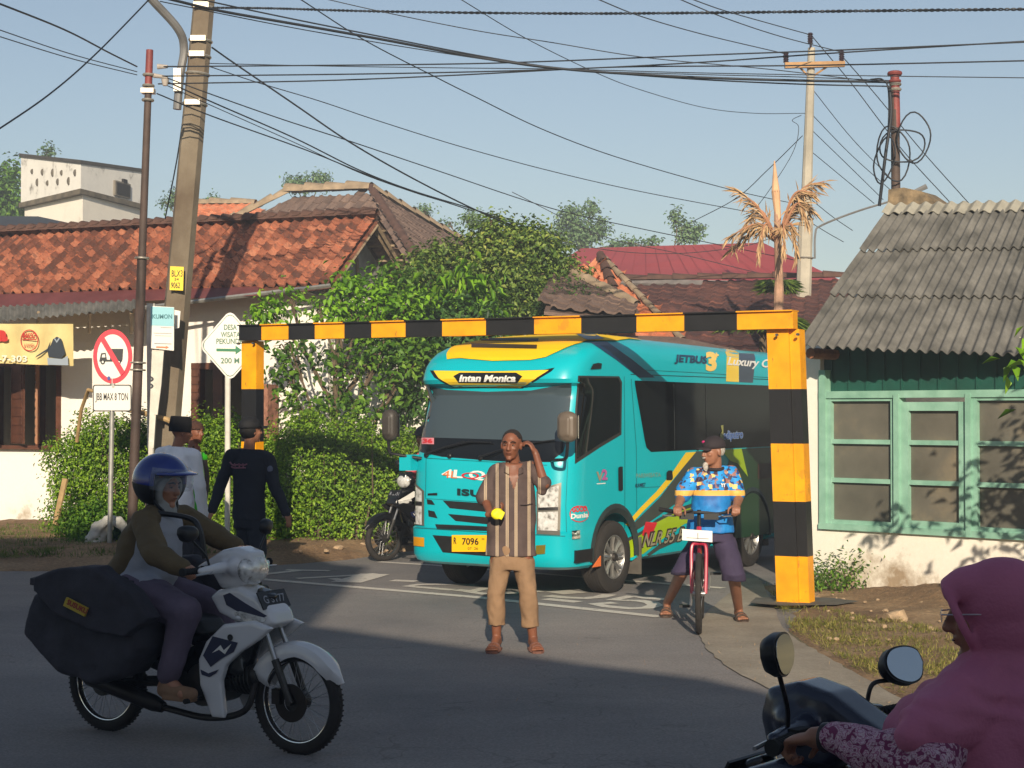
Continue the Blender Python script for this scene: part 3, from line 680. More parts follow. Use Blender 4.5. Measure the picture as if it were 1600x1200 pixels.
# red sheet roof
hr = thing('house', 'house with a large plain red sheet-metal hipped roof behind the dead palm', 'house', (4, 42, 0))
q = [at(838, 432, 38), at(1322, 442, 37.5), at(1192, 379, 43), at(908, 388, 43.5)]
mb = MB(); mb.prism(q, (0, 0, -.1)); mb.prism([q[1], q[1]+Vector((1.5, 9, 0)), q[2]], (0, 0, -.08)); mb.prism([q[0]+Vector((-1, 9, 0)), q[0], q[3]], (0, 0, -.08))
for k in range(60):
    a, b = q[0].lerp(q[1], (k+.5)/60), q[3].lerp(q[2], (k+.5)/60); 
    if k > 8 and k < 50 and k % 3 == 0: mb.tube([a, b], .006, 4)
REDM = M('red_sheet', S(168, 66, 66), .6, .14, .6); mb.build('roof', REDM, hr)
house_body('wall', [q[0]+Vector((.6, .8, 0)), q[1]+Vector((-.6, .8, 0)), q[1]+Vector((0, 7, 0)), q[0]+Vector((0, 7, 0))], q[0].z-.25, CREAM, hr)
mb = MB(); mb.tube([q[0]+Vector((0, -.1, -.12)), q[1]+Vector((0, -.1, -.12))], .11, 4); mb.build('gutter', M('grey_gutter', S(120, 112, 108), .7), hr)
# mossy roof, orange hip, brown verge
hm = thing('house', 'house with a dark mossy brown roof just below the red sheet roof', 'house', (4, 30, 0))
q = [at(1060, 562, 26.5), at(1330, 562, 26), at(1330, 436, 31), at(978, 441, 31.5)]
mb = MB(); roofplane(mb, q, 9, .24, .28, .022); under(mb, q, dz=.1); r_ = mb.build('roof', TILE_DRK, hm, fix=False, ang=50)
mb = MB(); ridge(mb, q[3]+up, q[2]+up, .1, .45); mb.build('ridge_cap', CAPD, r_, fix=False)
house_body('wall', [(q[0].x-1, 27.4), (q[1].x, 27, 0), (q[1].x, 31), (q[3].x, 31)], 2.5, M('maroon_wall', S(96, 56, 50), .9, .4, 2), hm)
ho = thing('house', 'house with a steep orange tile hip and dark ridge cap above the bus', 'house', (2, 27, 0))
q = [at(905, 530, 25), at(1066, 535, 24.6), at(938, 401, 27.5)]
mb = MB(); roofplane(mb, q, 11, .26, .3, .035); q2 = [at(850, 470, 29), q[0], q[2]]; roofplane(mb, q2, 12, .26, .3, .035); under(mb, q, dz=.1); r_ = mb.build('roof', TILE_ORG, ho, fix=False, ang=50)
mb = MB(); ridge(mb, q[1]+up, q[2]+up, .05, .3, 0); ridge(mb, at(975, 500, 25.6)+up, q[2]+up, .08, .3, 1); mb.build('ridge_cap', [CAP, CAPD], r_, fix=False)
house_body('wall', [(q[0].x+.3, 25.4), (q[1].x-.3, 25.2), (q[1].x, 28), (q[0].x, 29)], 2.7, M('maroon_wall', S(96, 56, 50)), ho)
hv = thing('house', 'house with a low brown tile roof and pale sloping verge beside the bushy tree', 'house', (1, 25, 0))
q = [at(850, 478, 24.2), at(1003, 492, 24), at(996, 474, 24.6), at(872, 414, 26.5)]
mb = MB(); roofplane(mb, q, 13, .24, .26, .03); under(mb, q, dz=.08); r_ = mb.build('roof', TILE_BRN, hv, fix=False, ang=50)
mb = MB(); ridge(mb, q[3], q[2], .08, .4); mb.build('ridge_cap', CAP, r_, fix=False)
house_body('wall', [(q[0].x, 24.6), (q[1].x-.3, 24.5), (q[1].x, 26.5), (q[0].x, 27)], 2.7, M('maroon_wall', S(96, 56, 50)), hv)
hs = thing('house', 'low lean-to tile roof with a white fascia seen just over the bus roof', 'house', (3, 24, 0))
q = [at(985, 551, 23.3), at(1235, 572, 23.3), at(1230, 556, 24.3), at(1060, 520, 24.6), at(960, 517, 24.6)]
mb = MB(); roofplane(mb, q, 15, .24, .26, .03); under(mb, q, dz=.06); mb.build('roof', TILE_BRN, hs, fix=False, ang=50)
mb = MB(); mb.tube([q[0]+Vector((0, -.02, -.05)), q[1]+Vector((0, -.02, -.05))], .05, 4); mb.build('fascia', WHITE, hs)
house_body('wall', [(q[0].x, 23.9), (q[1].x, 23.9), (q[1].x, 25), (q[0].x, 25)], 2.45, M('maroon_wall', S(96, 56, 50)), hs)
# ---- building behind the photographer, whose shadow lies over the near road
sb = thing('building', 'tall building behind the photographer whose stepped roofline shades the near road', 'building', (0, -8, 0))
cst = [(-16, 0), (6, 0), (14, 0), (14, 3.2), (5.4, 3.7), (2.45, 4.73), (1.73, 5.2), (.91, 5.46), (0, 5.8), (-1.24, 6.25), (-1.0, 8.2), (-1.4, 8.3), (-1.7, 8.6), (-2.3, 8.8), (-3.0, 9.2), (-16, 9.3)]
mb = MB(); mb.prism([Vector((x, -3, z)) for x, z in cst], (0, -5, 0)); mb.build('wall', M('pale_plaster', S(222, 216, 206), .9, .1, 1), sb)
# ------------------------------------------------------------ vegetation
def leafmesh(name, P, N, D, sz, mat, parent, wide=.55, fold=.18):
    """one folded leaf (2 quads) at each point P, normal N, direction D"""
    N = N/np.linalg.norm(N, axis=1, keepdims=True); D = D-N*(D*N).sum(1)[:, None]; D /= np.linalg.norm(D, axis=1, keepdims=True)+1e-9
    X = np.cross(D, N); s = sz[:, None]
    a = P; b = P+D*s*.45+X*s*wide*.5+N*s*fold; c = P+D*s-N*s*.12; d = P+D*s*.45-X*s*wide*.5+N*s*fold
    V = np.stack([a, b, c, d], 1).reshape(-1, 3); n = len(P)
    if parent is not None:
        Wi = np.array(WM[parent.name].inverted()); V = V @ Wi[:3, :3].T+Wi[:3, 3]
    me = bpy.data.meshes.new(name); me.vertices.add(4*n); me.vertices.foreach_set('co', V.ravel())
    i = np.arange(n)*4; F = np.stack([i, i+1, i+2, i, i+2, i+3], 1).reshape(-1)
    me.loops.add(6*n); me.loops.foreach_set('vertex_index', F); me.polygons.add(2*n)
    me.polygons.foreach_set('loop_start', np.arange(2*n)*3); me.polygons.foreach_set('loop_total', np.full(2*n, 3)); me.update(calc_edges=True)
    me.materials.append(mat); return link(name, me, parent)
def crown(name, blobs, n, size, mat, parent, seed=1, droop=.0, clump=.5, shellb=.45, wide=.55, cl_n=10, cr=2.2):
    g = np.random.default_rng(seed); b = np.array([list(q) for q in blobs], float); w = (b[:, 3]*b[:, 4]*b[:, 5])**.75; w /= w.sum()
    nc = max(6, int(n/cl_n)); k = g.choice(len(b), nc, p=w); d = g.normal(size=(nc, 3)); d /= np.linalg.norm(d, axis=1, keepdims=True)
    r = g.random(nc)**shellb; C = b[k, :3]+d*r[:, None]*b[k, 3:6]*(1+.14*g.normal(size=(nc, 1)))
    j = g.integers(0, nc, n); off = g.normal(size=(n, 3))*size*cr*clump; P = C[j]+off
    out = d[j]*.7+off/(size*2)*.3+g.normal(size=(n, 3))*.55; N = out+np.array([0, -.15, .75]); D = out*.6+g.normal(size=(n, 3))*.6+np.array([0, 0, -droop])
    return leafmesh(name, P, N, D, size*(.6+.7*g.random(n)), mat, parent, wide)
def limbs(name, base, blobs, mat, parent, r=.06, seed=1, fork=.45, n=None, k=4):
    rg = random.Random(seed); mb = MB(); base = Vector(base); cs = [Vector(b[:3]) for b in blobs]
    top = sum(cs, Vector())/len(cs); f = base.lerp(top, fork); 
    mb.tube(catmull([base, base.lerp(f, .5)+Vector((rg.uniform(-.05, .05), rg.uniform(-.05, .05), 0)), f], 4), [r*(1-.3*i/8) for i in range(9)], 8)
    for b in blobs:
        c = Vector(b[:3]); m_ = f.lerp(c, .5)+Vector((rg.uniform(-.1, .1), 0, rg.uniform(0, .1))); pt = catmull([f, m_, c], 4)
        mb.tube(pt, [r*.6*(1-.6*i/8) for i in range(9)], 6)
        for _ in range(k):
            e = c+Vector((rg.uniform(-1, 1)*b[3], rg.uniform(-1, 1)*b[4], rg.uniform(-.4, 1)*b[5]))*.85
            mb.tube([m_.lerp(c, .5), c.lerp(e, .5)+Vector((0, 0, .04)), e], [r*.3, r*.2, r*.08], 5)
    return mb.build(name, mat, parent)
BARK = M('bark', S(104, 88, 70), .95, .4, 10, .6); BARKP = M('pale_bark', S(140, 128, 106), .95, .35, 12, .5)
L_BR = leafmat('leaf_bright', [(.2, S(56, 96, 18)), (.45, S(102, 152, 28)), (.7, S(146, 196, 46)), (.85, S(180, 216, 84))], .4)
L_MID = leafmat('leaf_mid', [(.2, S(44, 76, 26)), (.5, S(82, 124, 36)), (.75, S(124, 162, 54)), (.9, S(160, 186, 84))], .35)
L_OLV = leafmat('leaf_olive', [(.2, S(50, 76, 32)), (.45, S(90, 118, 46)), (.68, S(132, 154, 68)), (.88, S(172, 172, 86))], .3)
L_DRK = leafmat('leaf_dark', [(.2, S(32, 58, 28)), (.5, S(58, 94, 40)), (.8, S(96, 132, 58))], .25)
L_HDG = leafmat('leaf_hedge', [(.18, S(58, 88, 18)), (.45, S(104, 142, 32)), (.7, S(142, 176, 48)), (.88, S(176, 198, 80))], .3)
L_HAZE = leafmat('leaf_hazed', [(.2, S(70, 100, 66)), (.5, S(100, 132, 88)), (.8, S(140, 164, 116))], .3)  # distance haze put into the leaf colour as paler, greyer greens
L_DRY = leafmat('leaf_dry', [(.2, S(122, 96, 76)), (.5, S(176, 140, 100)), (.8, S(212, 178, 134))], .15)
def B(px, py, Y, rx, ry, rz): p = at(px, py, Y); return (p.x, p.y, p.z, rx*.86, ry*.86, rz*.86)
def tree(nm, label, cat, base, blobs, n, size, mat, seed=1, r=.06, grp=None, bark=None, fork=.45, **k):
    t_ = thing(nm, label, cat, tuple(base), 0, grp); limbs('trunk', base, blobs, bark or BARK, t_, r, seed, fork); crown('crown', blobs, n, size, mat, t_, seed, **k); return t_
g0 = lambda px, Y, z=0.: Vector(((px-800)/2600*Y, Y, z))
# hedges
def hedge(label, segs, seed, n):
    h = thing('hedge', label, 'hedge', tuple(g0((segs[0][0]+segs[-1][0])/2, segs[0][2], .1)), 0, 'clipped hedges along the verge'); bl = []
    for px, top, Y, ry in segs:
        zt_ = at(px, top, Y).z
        for z in np.arange(.32, zt_-.1, .3): bl.append((*g0(px, Y, z), .34, ry*(.95 if z < zt_-.4 else .75), .3))
        bl.append((*g0(px, Y, zt_-.28), .32, ry*.7, .26))
    g = np.random.default_rng(seed); mb = MB()
    for px, top, Y, ry in segs:
        for _ in range(7):
            p = g0(px+g.uniform(-20, 20), Y+g.uniform(-.25, .25), .02); e = p+Vector((g.uniform(-.3, .3), g.uniform(-.3, .3), at(px, top, Y).z-.2)); mb.tube([p, p.lerp(e, .5)+Vector((g.uniform(-.1, .1), 0, 0)), e], [.018, .012, .004], 5)
    mb.build('stems', BARK, h); crown('foliage', bl, n, .052, L_HDG, h, seed, shellb=.33, clump=.6, cl_n=7, cr=1.9)
hedge('left clipped green hedge behind the no-trucks sign and the man in the white shirt',
      [(x, t_, Y, .55) for x, t_, Y in ((112, 672, 22.9), (150, 655, 22.8), (190, 652, 22.7), (232, 655, 22.6), (275, 668, 22.5), (318, 664, 22.4), (352, 656, 22.3), (385, 668, 22.3))], 3, 46000)
hedge('right clipped green hedge between the left barrier post and the bus',
      [(x, t_, Y, .6) for x, t_, Y in ((425, 668, 22.0), (468, 658, 21.9), (510, 656, 21.8), (552, 660, 21.9), (592, 672, 22.0), (628, 668, 22.3), (655, 672, 22.7))], 4, 44000)
tree('bush', 'dark feathery bush at the foot of the left hedge, beside the crumpled white sack', 'bush', g0(150, 21.6, .1), [B(120, 820, 21.7, .3, .25, .3), B(160, 815, 21.6, .32, .25, .36), B(195, 830, 21.6, .25, .25, .25), B(140, 845, 21.4, .35, .25, .2)], 6000, .05, L_MID, 8, .02)
# lime tree by the white house
tree('lime_tree', 'young lime tree with bright glossy leaves rising over the left end of the beam', 'tree', g0(500, 23.2, .1),
     [B(418, 490, 23, .22, .2, .16), B(455, 470, 23, .13, .15, .2), B(497, 488, 23.1, .14, .15, .18), B(545, 450, 23.3, .25, .25, .2), B(525, 480, 23.2, .22, .25, .2), B(590, 465, 23.4, .3, .3, .22), B(560, 495, 23.2, .3, .25, .2), B(625, 490, 23.3, .28, .25, .2), B(650, 470, 23.5, .2, .25, .16)],
     2000, .105, L_BR, 5, .05, shellb=.6, clump=.45, cl_n=6, fork=.55)
tree('shrub', 'tall leafy shrub with bare twigs between the left barrier post and the windscreen', 'shrub', g0(520, 23, .1),
     [B(455, 545, 22.9, .35, .3, .2), B(450, 590, 22.9, .2, .2, .3), B(520, 560, 23, .25, .25, .2), B(480, 640, 22.8, .35, .3, .2), B(530, 620, 23, .22, .25, .25), B(590, 560, 23.1, .4, .3, .3), B(560, 640, 22.9, .3, .25, .25), B(620, 600, 23.2, .3, .3, .35), B(650, 560, 23.3, .35, .3, .3), B(600, 540, 23.3, .5, .3, .2)],
     1900, .115, L_MID, 6, .05, shellb=.6, clump=.5, cl_n=8, fork=.3)
tree('tree', 'small leafy tree half hidden behind the top left corner of the bus', 'tree', g0(680, 24, 0),
     [B(690, 560, 24, .4, .4, .5), B(650, 640, 23.9, .35, .3, .4), B(700, 520, 24, .6, .4, .35), B(640, 520, 24, .4, .4, .3), B(740, 510, 24.2, .4, .4, .3)], 5200, .11, L_DRK, 16, .05, clump=.7)
# big bushy tree
tree('bushy_tree', 'large dense bushy tree with small olive leaves rising behind the beam above the bus', 'tree', g0(790, 26.2, 0),
     [B(790, 380, 26.2, .55, .6, .4), B(750, 400, 26, .45, .6, .45), B(840, 400, 26.3, .55, .6, .45), B(880, 440, 26.3, .45, .6, .5), B(800, 450, 25.9, .9, .7, .5), B(720, 440, 25.9, .5, .5, .4), B(900, 480, 26.3, .4, .5, .3), B(690, 400, 26.2, .3, .4, .25), B(660, 420, 26, .3, .4, .35), B(770, 355, 26.3, .25, .3, .18), B(825, 365, 26.3, .3, .3, .2), B(700, 470, 25.8, .6, .5, .3), B(820, 490, 25.9, .9, .6, .3)],
     23000, .085, L_OLV, 7, .11, shellb=.45, clump=.5, cl_n=9)
tree('mango_tree', 'pale green cluster of long drooping young leaves in front of the bushy tree', 'tree', g0(720, 24.4, 0),
     [B(735, 440, 24.4, .17, .15, .1), B(712, 458, 24.4, .16, .15, .1), B(760, 470, 24.4, .14, .15, .1), B(690, 475, 24.4, .12, .1, .08), B(725, 490, 24.5, .3, .2, .12)], 480, .24, L_BR, 9, .04, droop=1.6, wide=.26, clump=.35, fork=.8)
tree('mango_tree', 'darker leafy tree below the pale drooping leaves, just above the beam', 'tree', g0(620, 24.8, 0),
     [B(560, 500, 24.6, .4, .3, .2), B(640, 450, 24.8, .3, .3, .25), B(680, 500, 24.7, .5, .4, .22), B(760, 505, 24.8, .5, .4, .2), B(610, 430, 24.9, .22, .2, .15)], 1900, .13, L_MID, 10, .05, droop=.6, wide=.4, clump=.5)
tree('moringa_tree', 'dark feathery low tree right of the bushy tree, over the bus roof', 'tree', g0(905, 25.2, 0), [B(890, 470, 25.2, .3, .3, .2), B(925, 480, 25.2, .3, .3, .18), B(870, 485, 25.2, .4, .3, .2), B(950, 488, 25.1, .16, .2, .1)], 6500, .045, L_DRK, 11, .04, clump=1.1)
# far trees
far = 'far trees beyond the roofs'
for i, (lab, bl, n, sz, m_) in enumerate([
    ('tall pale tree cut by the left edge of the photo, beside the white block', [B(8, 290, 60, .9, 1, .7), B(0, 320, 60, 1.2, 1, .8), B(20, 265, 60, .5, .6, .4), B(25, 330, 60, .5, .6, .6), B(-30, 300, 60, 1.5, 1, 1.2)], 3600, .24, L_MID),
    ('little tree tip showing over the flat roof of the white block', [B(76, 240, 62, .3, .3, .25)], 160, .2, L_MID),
    ('feathery treetop above the highest ridge of the brown hipped roof', [B(465, 285, 58, .6, .5, .2), B(500, 280, 58, .55, .5, .18), B(480, 292, 58, .8, .5, .16)], 1500, .14, L_HAZE),
    ('feathery treetop between the concrete pole and the small orange roof', [B(275, 305, 55, .3, .3, .2), B(335, 312, 55, .25, .3, .12), B(262, 318, 55, .3, .3, .1)], 500, .14, L_HAZE),
    ('treetop just right of the brown hipped roof ridge', [B(665, 328, 55, .35, .3, .13), B(650, 334, 55, .3, .3, .1)], 350, .14, L_HAZE),
    ('treetop with dry twigs left of the bushy tree crown', [B(735, 342, 50, .45, .4, .2), B(760, 348, 50, .4, .4, .25), B(700, 350, 50, .3, .3, .12)], 900, .13, L_HAZE),
    ('tall hazy tree with a high tuft between the bushy tree and the red roof', [B(890, 340, 62, .6, .5, .5), B(905, 365, 62, .9, .6, .6), B(925, 325, 62, .25, .3, .2), B(940, 358, 62, .3, .4, .5), B(865, 372, 62, .5, .5, .5), B(960, 385, 62, .3, .3, .2)], 3400, .2, L_HAZE),
    ('slender treetop leaning over the left half of the red roof ridge', [B(1056, 340, 58, .2, .3, .3), B(1068, 355, 58, .25, .3, .2), B(1075, 370, 58, .5, .4, .2), B(1090, 362, 58, .25, .3, .2), B(1020, 378, 58, .4, .3, .12), B(985, 380, 58, .3, .3, .1)], 1200, .18, L_HAZE)]):
    c0 = bl[0]; tree('tree', lab, 'tree', (c0[0], c0[1], 0), bl, n, sz*.8, L_HAZE if i != 0 else m_, 20+i, .05, far, clump=.4, fork=.9)
# dead palm
dp = thing('palm_tree', 'dead palm with brown drooping fronds beside the far concrete pole', 'palm', tuple(g0(1216, 25.5)))
Yp = 25.5; mb = MB(); pt = [g0(1216, Yp), at(1216, 520, Yp), at(1217, 440, Yp), at(1216, 395, Yp), at(1214, 330, Yp)]; mb.tube(catmull(pt, 4), [.075]*8+[.065, .065, .06, .06, .06, .06, .055, .05, .045], 10)
mb.build('trunk', M('palm_bark', S(176, 138, 112), .9, .35, 8, .5), dp)
mb = MB(); a = at(1216, 345, Yp); mb.chain([a, at(1212, 300, Yp), at(1210, 252, Yp)], [.045, .065, .01], 10); mb.build('spear_leaf', M('pale_spear', S(214, 168, 128), .8, .2, 6), dp)
rg = random.Random(4); P = []; D = []; N = []; Z = []; mb = MB()
for tip, mid, dy in (((1150, 296), (1185, 325), .1), ((1135, 372), (1185, 350), -.3), ((1140, 390), (1180, 362), .3), ((1288, 283), (1250, 300), .2), ((1262, 350), (1245, 318), -.3), ((1268, 330), (1250, 318), .4), ((1185, 400), (1196, 350), -.4), ((1245, 400), (1236, 350), -.3), ((1165, 350), (1190, 330), .3), ((1225, 395), (1224, 350), -.5), ((1270, 300), (1240, 305), -.2)):
    s0 = at(1215, 378, Yp); m_ = at(mid[0], mid[1], Yp+dy*.5); e = at(tip[0], tip[1], Yp+dy); cv = catmull([s0, m_, e], 8); mb.tube(cv, [.025*(1-i/len(cv))+.006 for i in range(len(cv))], 5)
    for i in range(4, len(cv)-1):
        for s_ in range(5):
            p = cv[i].lerp(cv[i+1], s_/9); dr = (cv[i+1]-cv[i]).normalized(); P.append(p); D.append(dr*.8+Vector((rg.uniform(-.3, .3), rg.uniform(-.5, .5), -rg.uniform(.25, .8)))); N.append(Vector((rg.uniform(-1, 1), -1, rg.uniform(0, 1)))); Z.append(rg.uniform(.14, .32))
mb.build('frond_stalks', M('dry_stalk', S(170, 120, 88), .9, .3, 8), dp)
leafmesh('fronds', np.array(P), np.array(N), np.array(D), np.array(Z), L_DRY, dp, .10, .02)
def palmlet(label, c, n, L, seed):
    t_ = thing('palm_tree', label, 'palm', (c.x, c.y, 0)); rg = random.Random(seed); P = []; D = []; N = []; Z = []; mb = MB(); mb.tube([(c.x, c.y, 0), c], [.07, .05], 8)
    for k in range(n):
        a = 2*pi*k/n; e = c+Vector((cos(a)*L, sin(a)*L, .1)); m_ = c+Vector((cos(a)*L*.5, sin(a)*L*.5, .28)); cv = catmull([c, m_, e], 8); mb.tube(cv, .008, 4)
        for i in range(3, len(cv)-1):
            for s_ in range(4): P.append(cv[i]); D.append((cv[i+1]-cv[i]).normalized()+Vector((rg.uniform(-.8, .8), rg.uniform(-.8, .8), -.4))); N.append(Vector((0, -.3, 1))); Z.append(.28)
    mb.build('trunk', BARK, t_); leafmesh('crown', np.array(P), np.array(N), np.array(D), np.array(Z), L_OLV, t_, .12, .02)
palmlet('green palm fronds just behind the right end of the beam', at(1192, 528, 22.6), 11, .55, 1)
palmlet('tiny green palm shoot at the foot of the dead palm on the mossy roof', at(1216, 466, 26.5), 7, .22, 2)
# tree at the right, out of frame but for a twig; its shadow lies on the right house
rt = tree('tree', 'leafy twigs hanging into the right edge of the photo in front of the corrugated roof', 'tree', (5.4, 11.8, 0), [(4.75, 12.2, 2.1, .3, .4, .3), (5.2, 12, 2.5, .55, .5, .4), (4.95, 12.2, 1.8, .4, .5, .28), (5.7, 12, 2.8, .7, .7, .5)], 1100, .14, L_BR, 31, .09, wide=.4, clump=1.0)
crown('crown', [B(1604, 548, 12.2, .07, .1, .1)], 26, .15, L_BR, rt, 33, droop=1.2, wide=.4, clump=.4)
# weeds and grass
tree('weed', 'green weed growing against the foot of the cream wall, right of the yellow post', 'weed', gp(1318, 925), [B(1340, 895, 16.6, .07, .07, .07), B(1325, 905, 16.5, .10, .08, .09), B(1300, 912, 16.5, .11, .08, .06), B(1350, 885, 16.6, .05, .05, .05)], 650, .05, L_MID, 41, .008, wide=.35, clump=1)
tree('weed', 'low weed tuft touching the right barrier post base', 'weed', gp(1280, 922), [B(1282, 905, 16.6, .11, .08, .05), B(1272, 898, 16.7, .06, .06, .06)], 420, .05, L_MID, 42, .006, wide=.3, clump=1)
def grass(name, pts, n, h, mat, seed, z=.03, wid=.012):
    g = np.random.default_rng(seed); P = np.array(pts); x0, y0 = P.min(0)[:2]; x1, y1 = P.max(0)[:2]; out = []
    while len(out) < n:
        x, y = g.uniform(x0, x1), g.uniform(y0, y1)
        if inpoly(x, y, [tuple(p[:2]) for p in pts]) and nz(x, y, 1.7, seed)+.6*nz(x, y, 5, seed) > g.uniform(-.45, .45): out.append((x, y, z))
    A = np.array(out); D = g.normal(size=(n, 3))*.45+np.array([0, 0, 1]); N = g.normal(size=(n, 3))
    o = leafmesh(name, A, N, D, h*(.4+.9*g.random(n)), mat, None, .09, .01); o['kind'] = 'stuff'; return o
L_GRS = leafmat('grass_blade', [(.2, S(84, 92, 34)), (.5, S(128, 128, 56)), (.75, S(168, 156, 88)), (.9, S(190, 172, 120))], .3)
grass('grass', [gp(1195, 918), gp(1245, 950), gp(1330, 965), gp(1450, 985), gp(1620, 1050), gp(1640, 1190), gp(1560, 1178), gp(1440, 1108), gp(1330, 1046), gp(1236, 990)], 9000, .05, L_GRS, 3)
grass('grass', [gp(-40, 888), gp(180, 884), gp(420, 878), gp(380, 850), gp(200, 838), gp(-40, 836)], 16000, .10, leafmat('grass_green', [(.2, S(52, 74, 24)), (.5, S(88, 112, 40)), (.8, S(130, 146, 70))], .3), 4, .1)
grass('dry_litter', [gp(430, 876), gp(620, 870), gp(640, 850), gp(430, 852)], 700, .03, L_DRY, 6, .13)
# stones on the verges
STN = M('stone', S(176, 150, 120), .95, .4, 14, .5)
def stone(p, r, seed, label, grp):
    mb = MB(); bm = bmesh.new(); bmesh.ops.create_icosphere(bm, subdivisions=2, radius=r)
    for v in bm.verts: v.co *= 1+.5*noise.noise(v.co/r*1.3+Vector((seed, 0, 0))); v.co.z *= .65
    mb.add([v.co+Vector(p)+Vector((0, 0, r*.25)) for v in bm.verts], [[v.index for v in f.verts] for f in bm.faces]); bm.free()
    return tag(mb.build('stone', STN, ang=20), label, 'stone', grp)
rg = random.Random(8)
for i in range(26):
    px, py = rg.uniform(420, 640), rg.uniform(858, 876); p = gp(px, py); p.z = .1; stone(p, rg.uniform(.02, .06), i, 'pale rubble stone on the sunlit dirt bank below the right hedge', 'rubble stones on the dirt bank')
for i in range(30):
    px, py = rg.uniform(1290, 1470), rg.uniform(935, 1010); p = gp(px, py); p.z = .04; stone(p, rg.uniform(.008, .03), 50+i, 'small stone on the bare ground before the cream wall', 'small stones before the cream wall')
stone(Vector((*gp(1352, 926).xy, .08)), .11, 91, 'largest pale stone leaning on the cream wall beside the weed', None)
stone(Vector((*gp(1400, 975).xy, .03)), .1, 95, 'broad flat pale stone between the grass and the brown earth on the right', None)

grass('dry_litter', [gp(1050, 1000), gp(1230, 990), gp(1420, 1110), gp(1250, 1100), gp(1110, 1040)], 60, .03, L_DRY, 7, .018)
grass('dry_litter', [gp(300, 920), gp(1100, 900), gp(1200, 1150), gp(100, 1150)], 90, .025, L_DRY, 8, .012)
# ------------------------------------------------------------ bus
BO = Vector((.226, 17.14, 0)); ROTB = math.atan2(-.848, -.53)
bus = thing('minibus', 'turquoise and yellow minibus with tinted windows stopped under the height barrier', 'bus', tuple(BO), ROTB)
BWM = WM[bus.name]; BWI = BWM.inverted()
TEAL = M('teal_paint', S(0, 178, 190), .3, .05, 1.5, coat=.25); YEP = M('yellow_paint', S(246, 206, 40), .25, .06, 1.5, coat=.6)
GLS = flat('tinted_glass', S(14, 17, 18), .06, spec=.35); RUB = M('black_rubber', S(26, 25, 25), .8, .3, 12, .2, 60); BLKP = M('black_plastic', S(24, 24, 26), .45, .2, 8)
CHR = flat('chrome', S(225, 225, 225), .12, 1); NAVY = M('navy_vinyl', S(22, 52, 84), .3, .1, 3, coat=.3); LIME = M('lime_vinyl', S(158, 186, 18), .3, .08, 3, coat=.3)
GRYD = M('grey_vinyl', S(66, 72, 66), .35, .15, 3); DGRN = M('dark_green_vinyl', S(36, 70, 44), .3, .25, 1.2, coat=.3); SILV = M('silver_vinyl', S(150, 142, 120), .4, .15, 5); REDV = M('red_vinyl', S(206, 36, 48), .35, .08, 5); WHV = flat('white_vinyl', S(228, 226, 220), .35)
GRYP = M('grey_brown_plastic', S(104, 92, 80), .45, .15, 6); ALLOY = M('alloy', S(186, 184, 180), .3, .15, 9, metal=.85)
LV = [(.29, .90, .90), (.32, .97, .94), (.38, 1.01, .95), (.645, 1.03, .95), (.665, .99, .945), (.9, .985, .948), (1.1, .975, .95), (1.34, .955, .95), (1.38, .93, .95), (1.6, .86, .948), (1.8, .79, .945), (1.98, .735, .94), (2.06, .75, .94), (2.09, .84, .94), (2.13, .865, .94), (2.2, .85, .935), (2.27, .81, .935), (2.34, .74, .932), (2.41, .63, .925), (2.47, .48, .90), (2.53, .22, .84), (2.58, -.05, .72), (2.61, -.3, .52), (2.62, -.5, .3)]
def lvl(z):
    for a, b in zip(LV, LV[1:]):
        if z <= b[0]: t_ = max(0, (z-a[0])/(b[0]-a[0])); return a[1]+(b[1]-a[1])*t_, a[2]+(b[2]-a[2])*t_
    return LV[-1][1:]
def zmap(x, z):
    if z <= 2.1: return z
    h = min(1, max(0, (-x-.3)/3.6)); return 2.1+(z-2.1)*(1-h*.10)
n_ = 5.0; XS = [-4.75, -4.72, -4.6, -4.2, -3.8, -3.4, -3, -2.6, -2.2, -1.9, -1.6, -1.3, -1.0, -.8, -.6, -.4, -.2]
mb = MB(); zz = []
for a, b in zip(LV, LV[1:]):
    k = max(1, int((b[0]-a[0])/.05)); zz += [a[0]+(b[0]-a[0])*i/k for i in range(k)]
zz.append(LV[-1][0]); rings = []
for z in zz:
    xf, w = lvl(z); x0 = xf-.6; half = []
    for x in XS:
        if x >= x0-.02: continue
        rr_ = min(1, (x+4.75)/.15); half.append((x, w-(.12*(1-math.sqrt(max(0, 1-(1-rr_)**2))))))
    M_ = 22
    while len(half) < len(XS): half.append((half[-1][0]+(x0-half[-1][0])*.5, w))
    for i in range(M_+1):
        a = (pi/2)*i/M_; cx, cy = sin(a)**(2/n_), max(0, cos(a))**(2/n_); half.append((x0+.6*cx, w*cy))
    r = [(x, -y) for x, y in half[:-1]]+[(half[-1][0], 0)]+[(x, y) for x, y in half[:-1][::-1]]
    rings.append([Vector((x, y, zmap(x, z))) for x, y in r])
K = len(rings[0]); vs = sum(rings, [])
fs = [(j*K+i, j*K+(i+1) % K, (j+1)*K+(i+1) % K, (j+1)*K+i) for j in range(len(rings)-1) for i in range(K)]
for base in (0, (len(rings)-1)*K):
    h = K//2
    for i in range(h): 
        q = (base+i, base+i+1, base+K-2-i, base+K-1-i); q = q if i < h-1 else (base+i, base+i+1, base+K-1-i)
        if len(set(q)) >= 3: fs.append(tuple(q) if base else tuple(q)[::-1])
mb.add(vs, fs); bo = mb.build('body', TEAL, bus, local=True, ang=30)
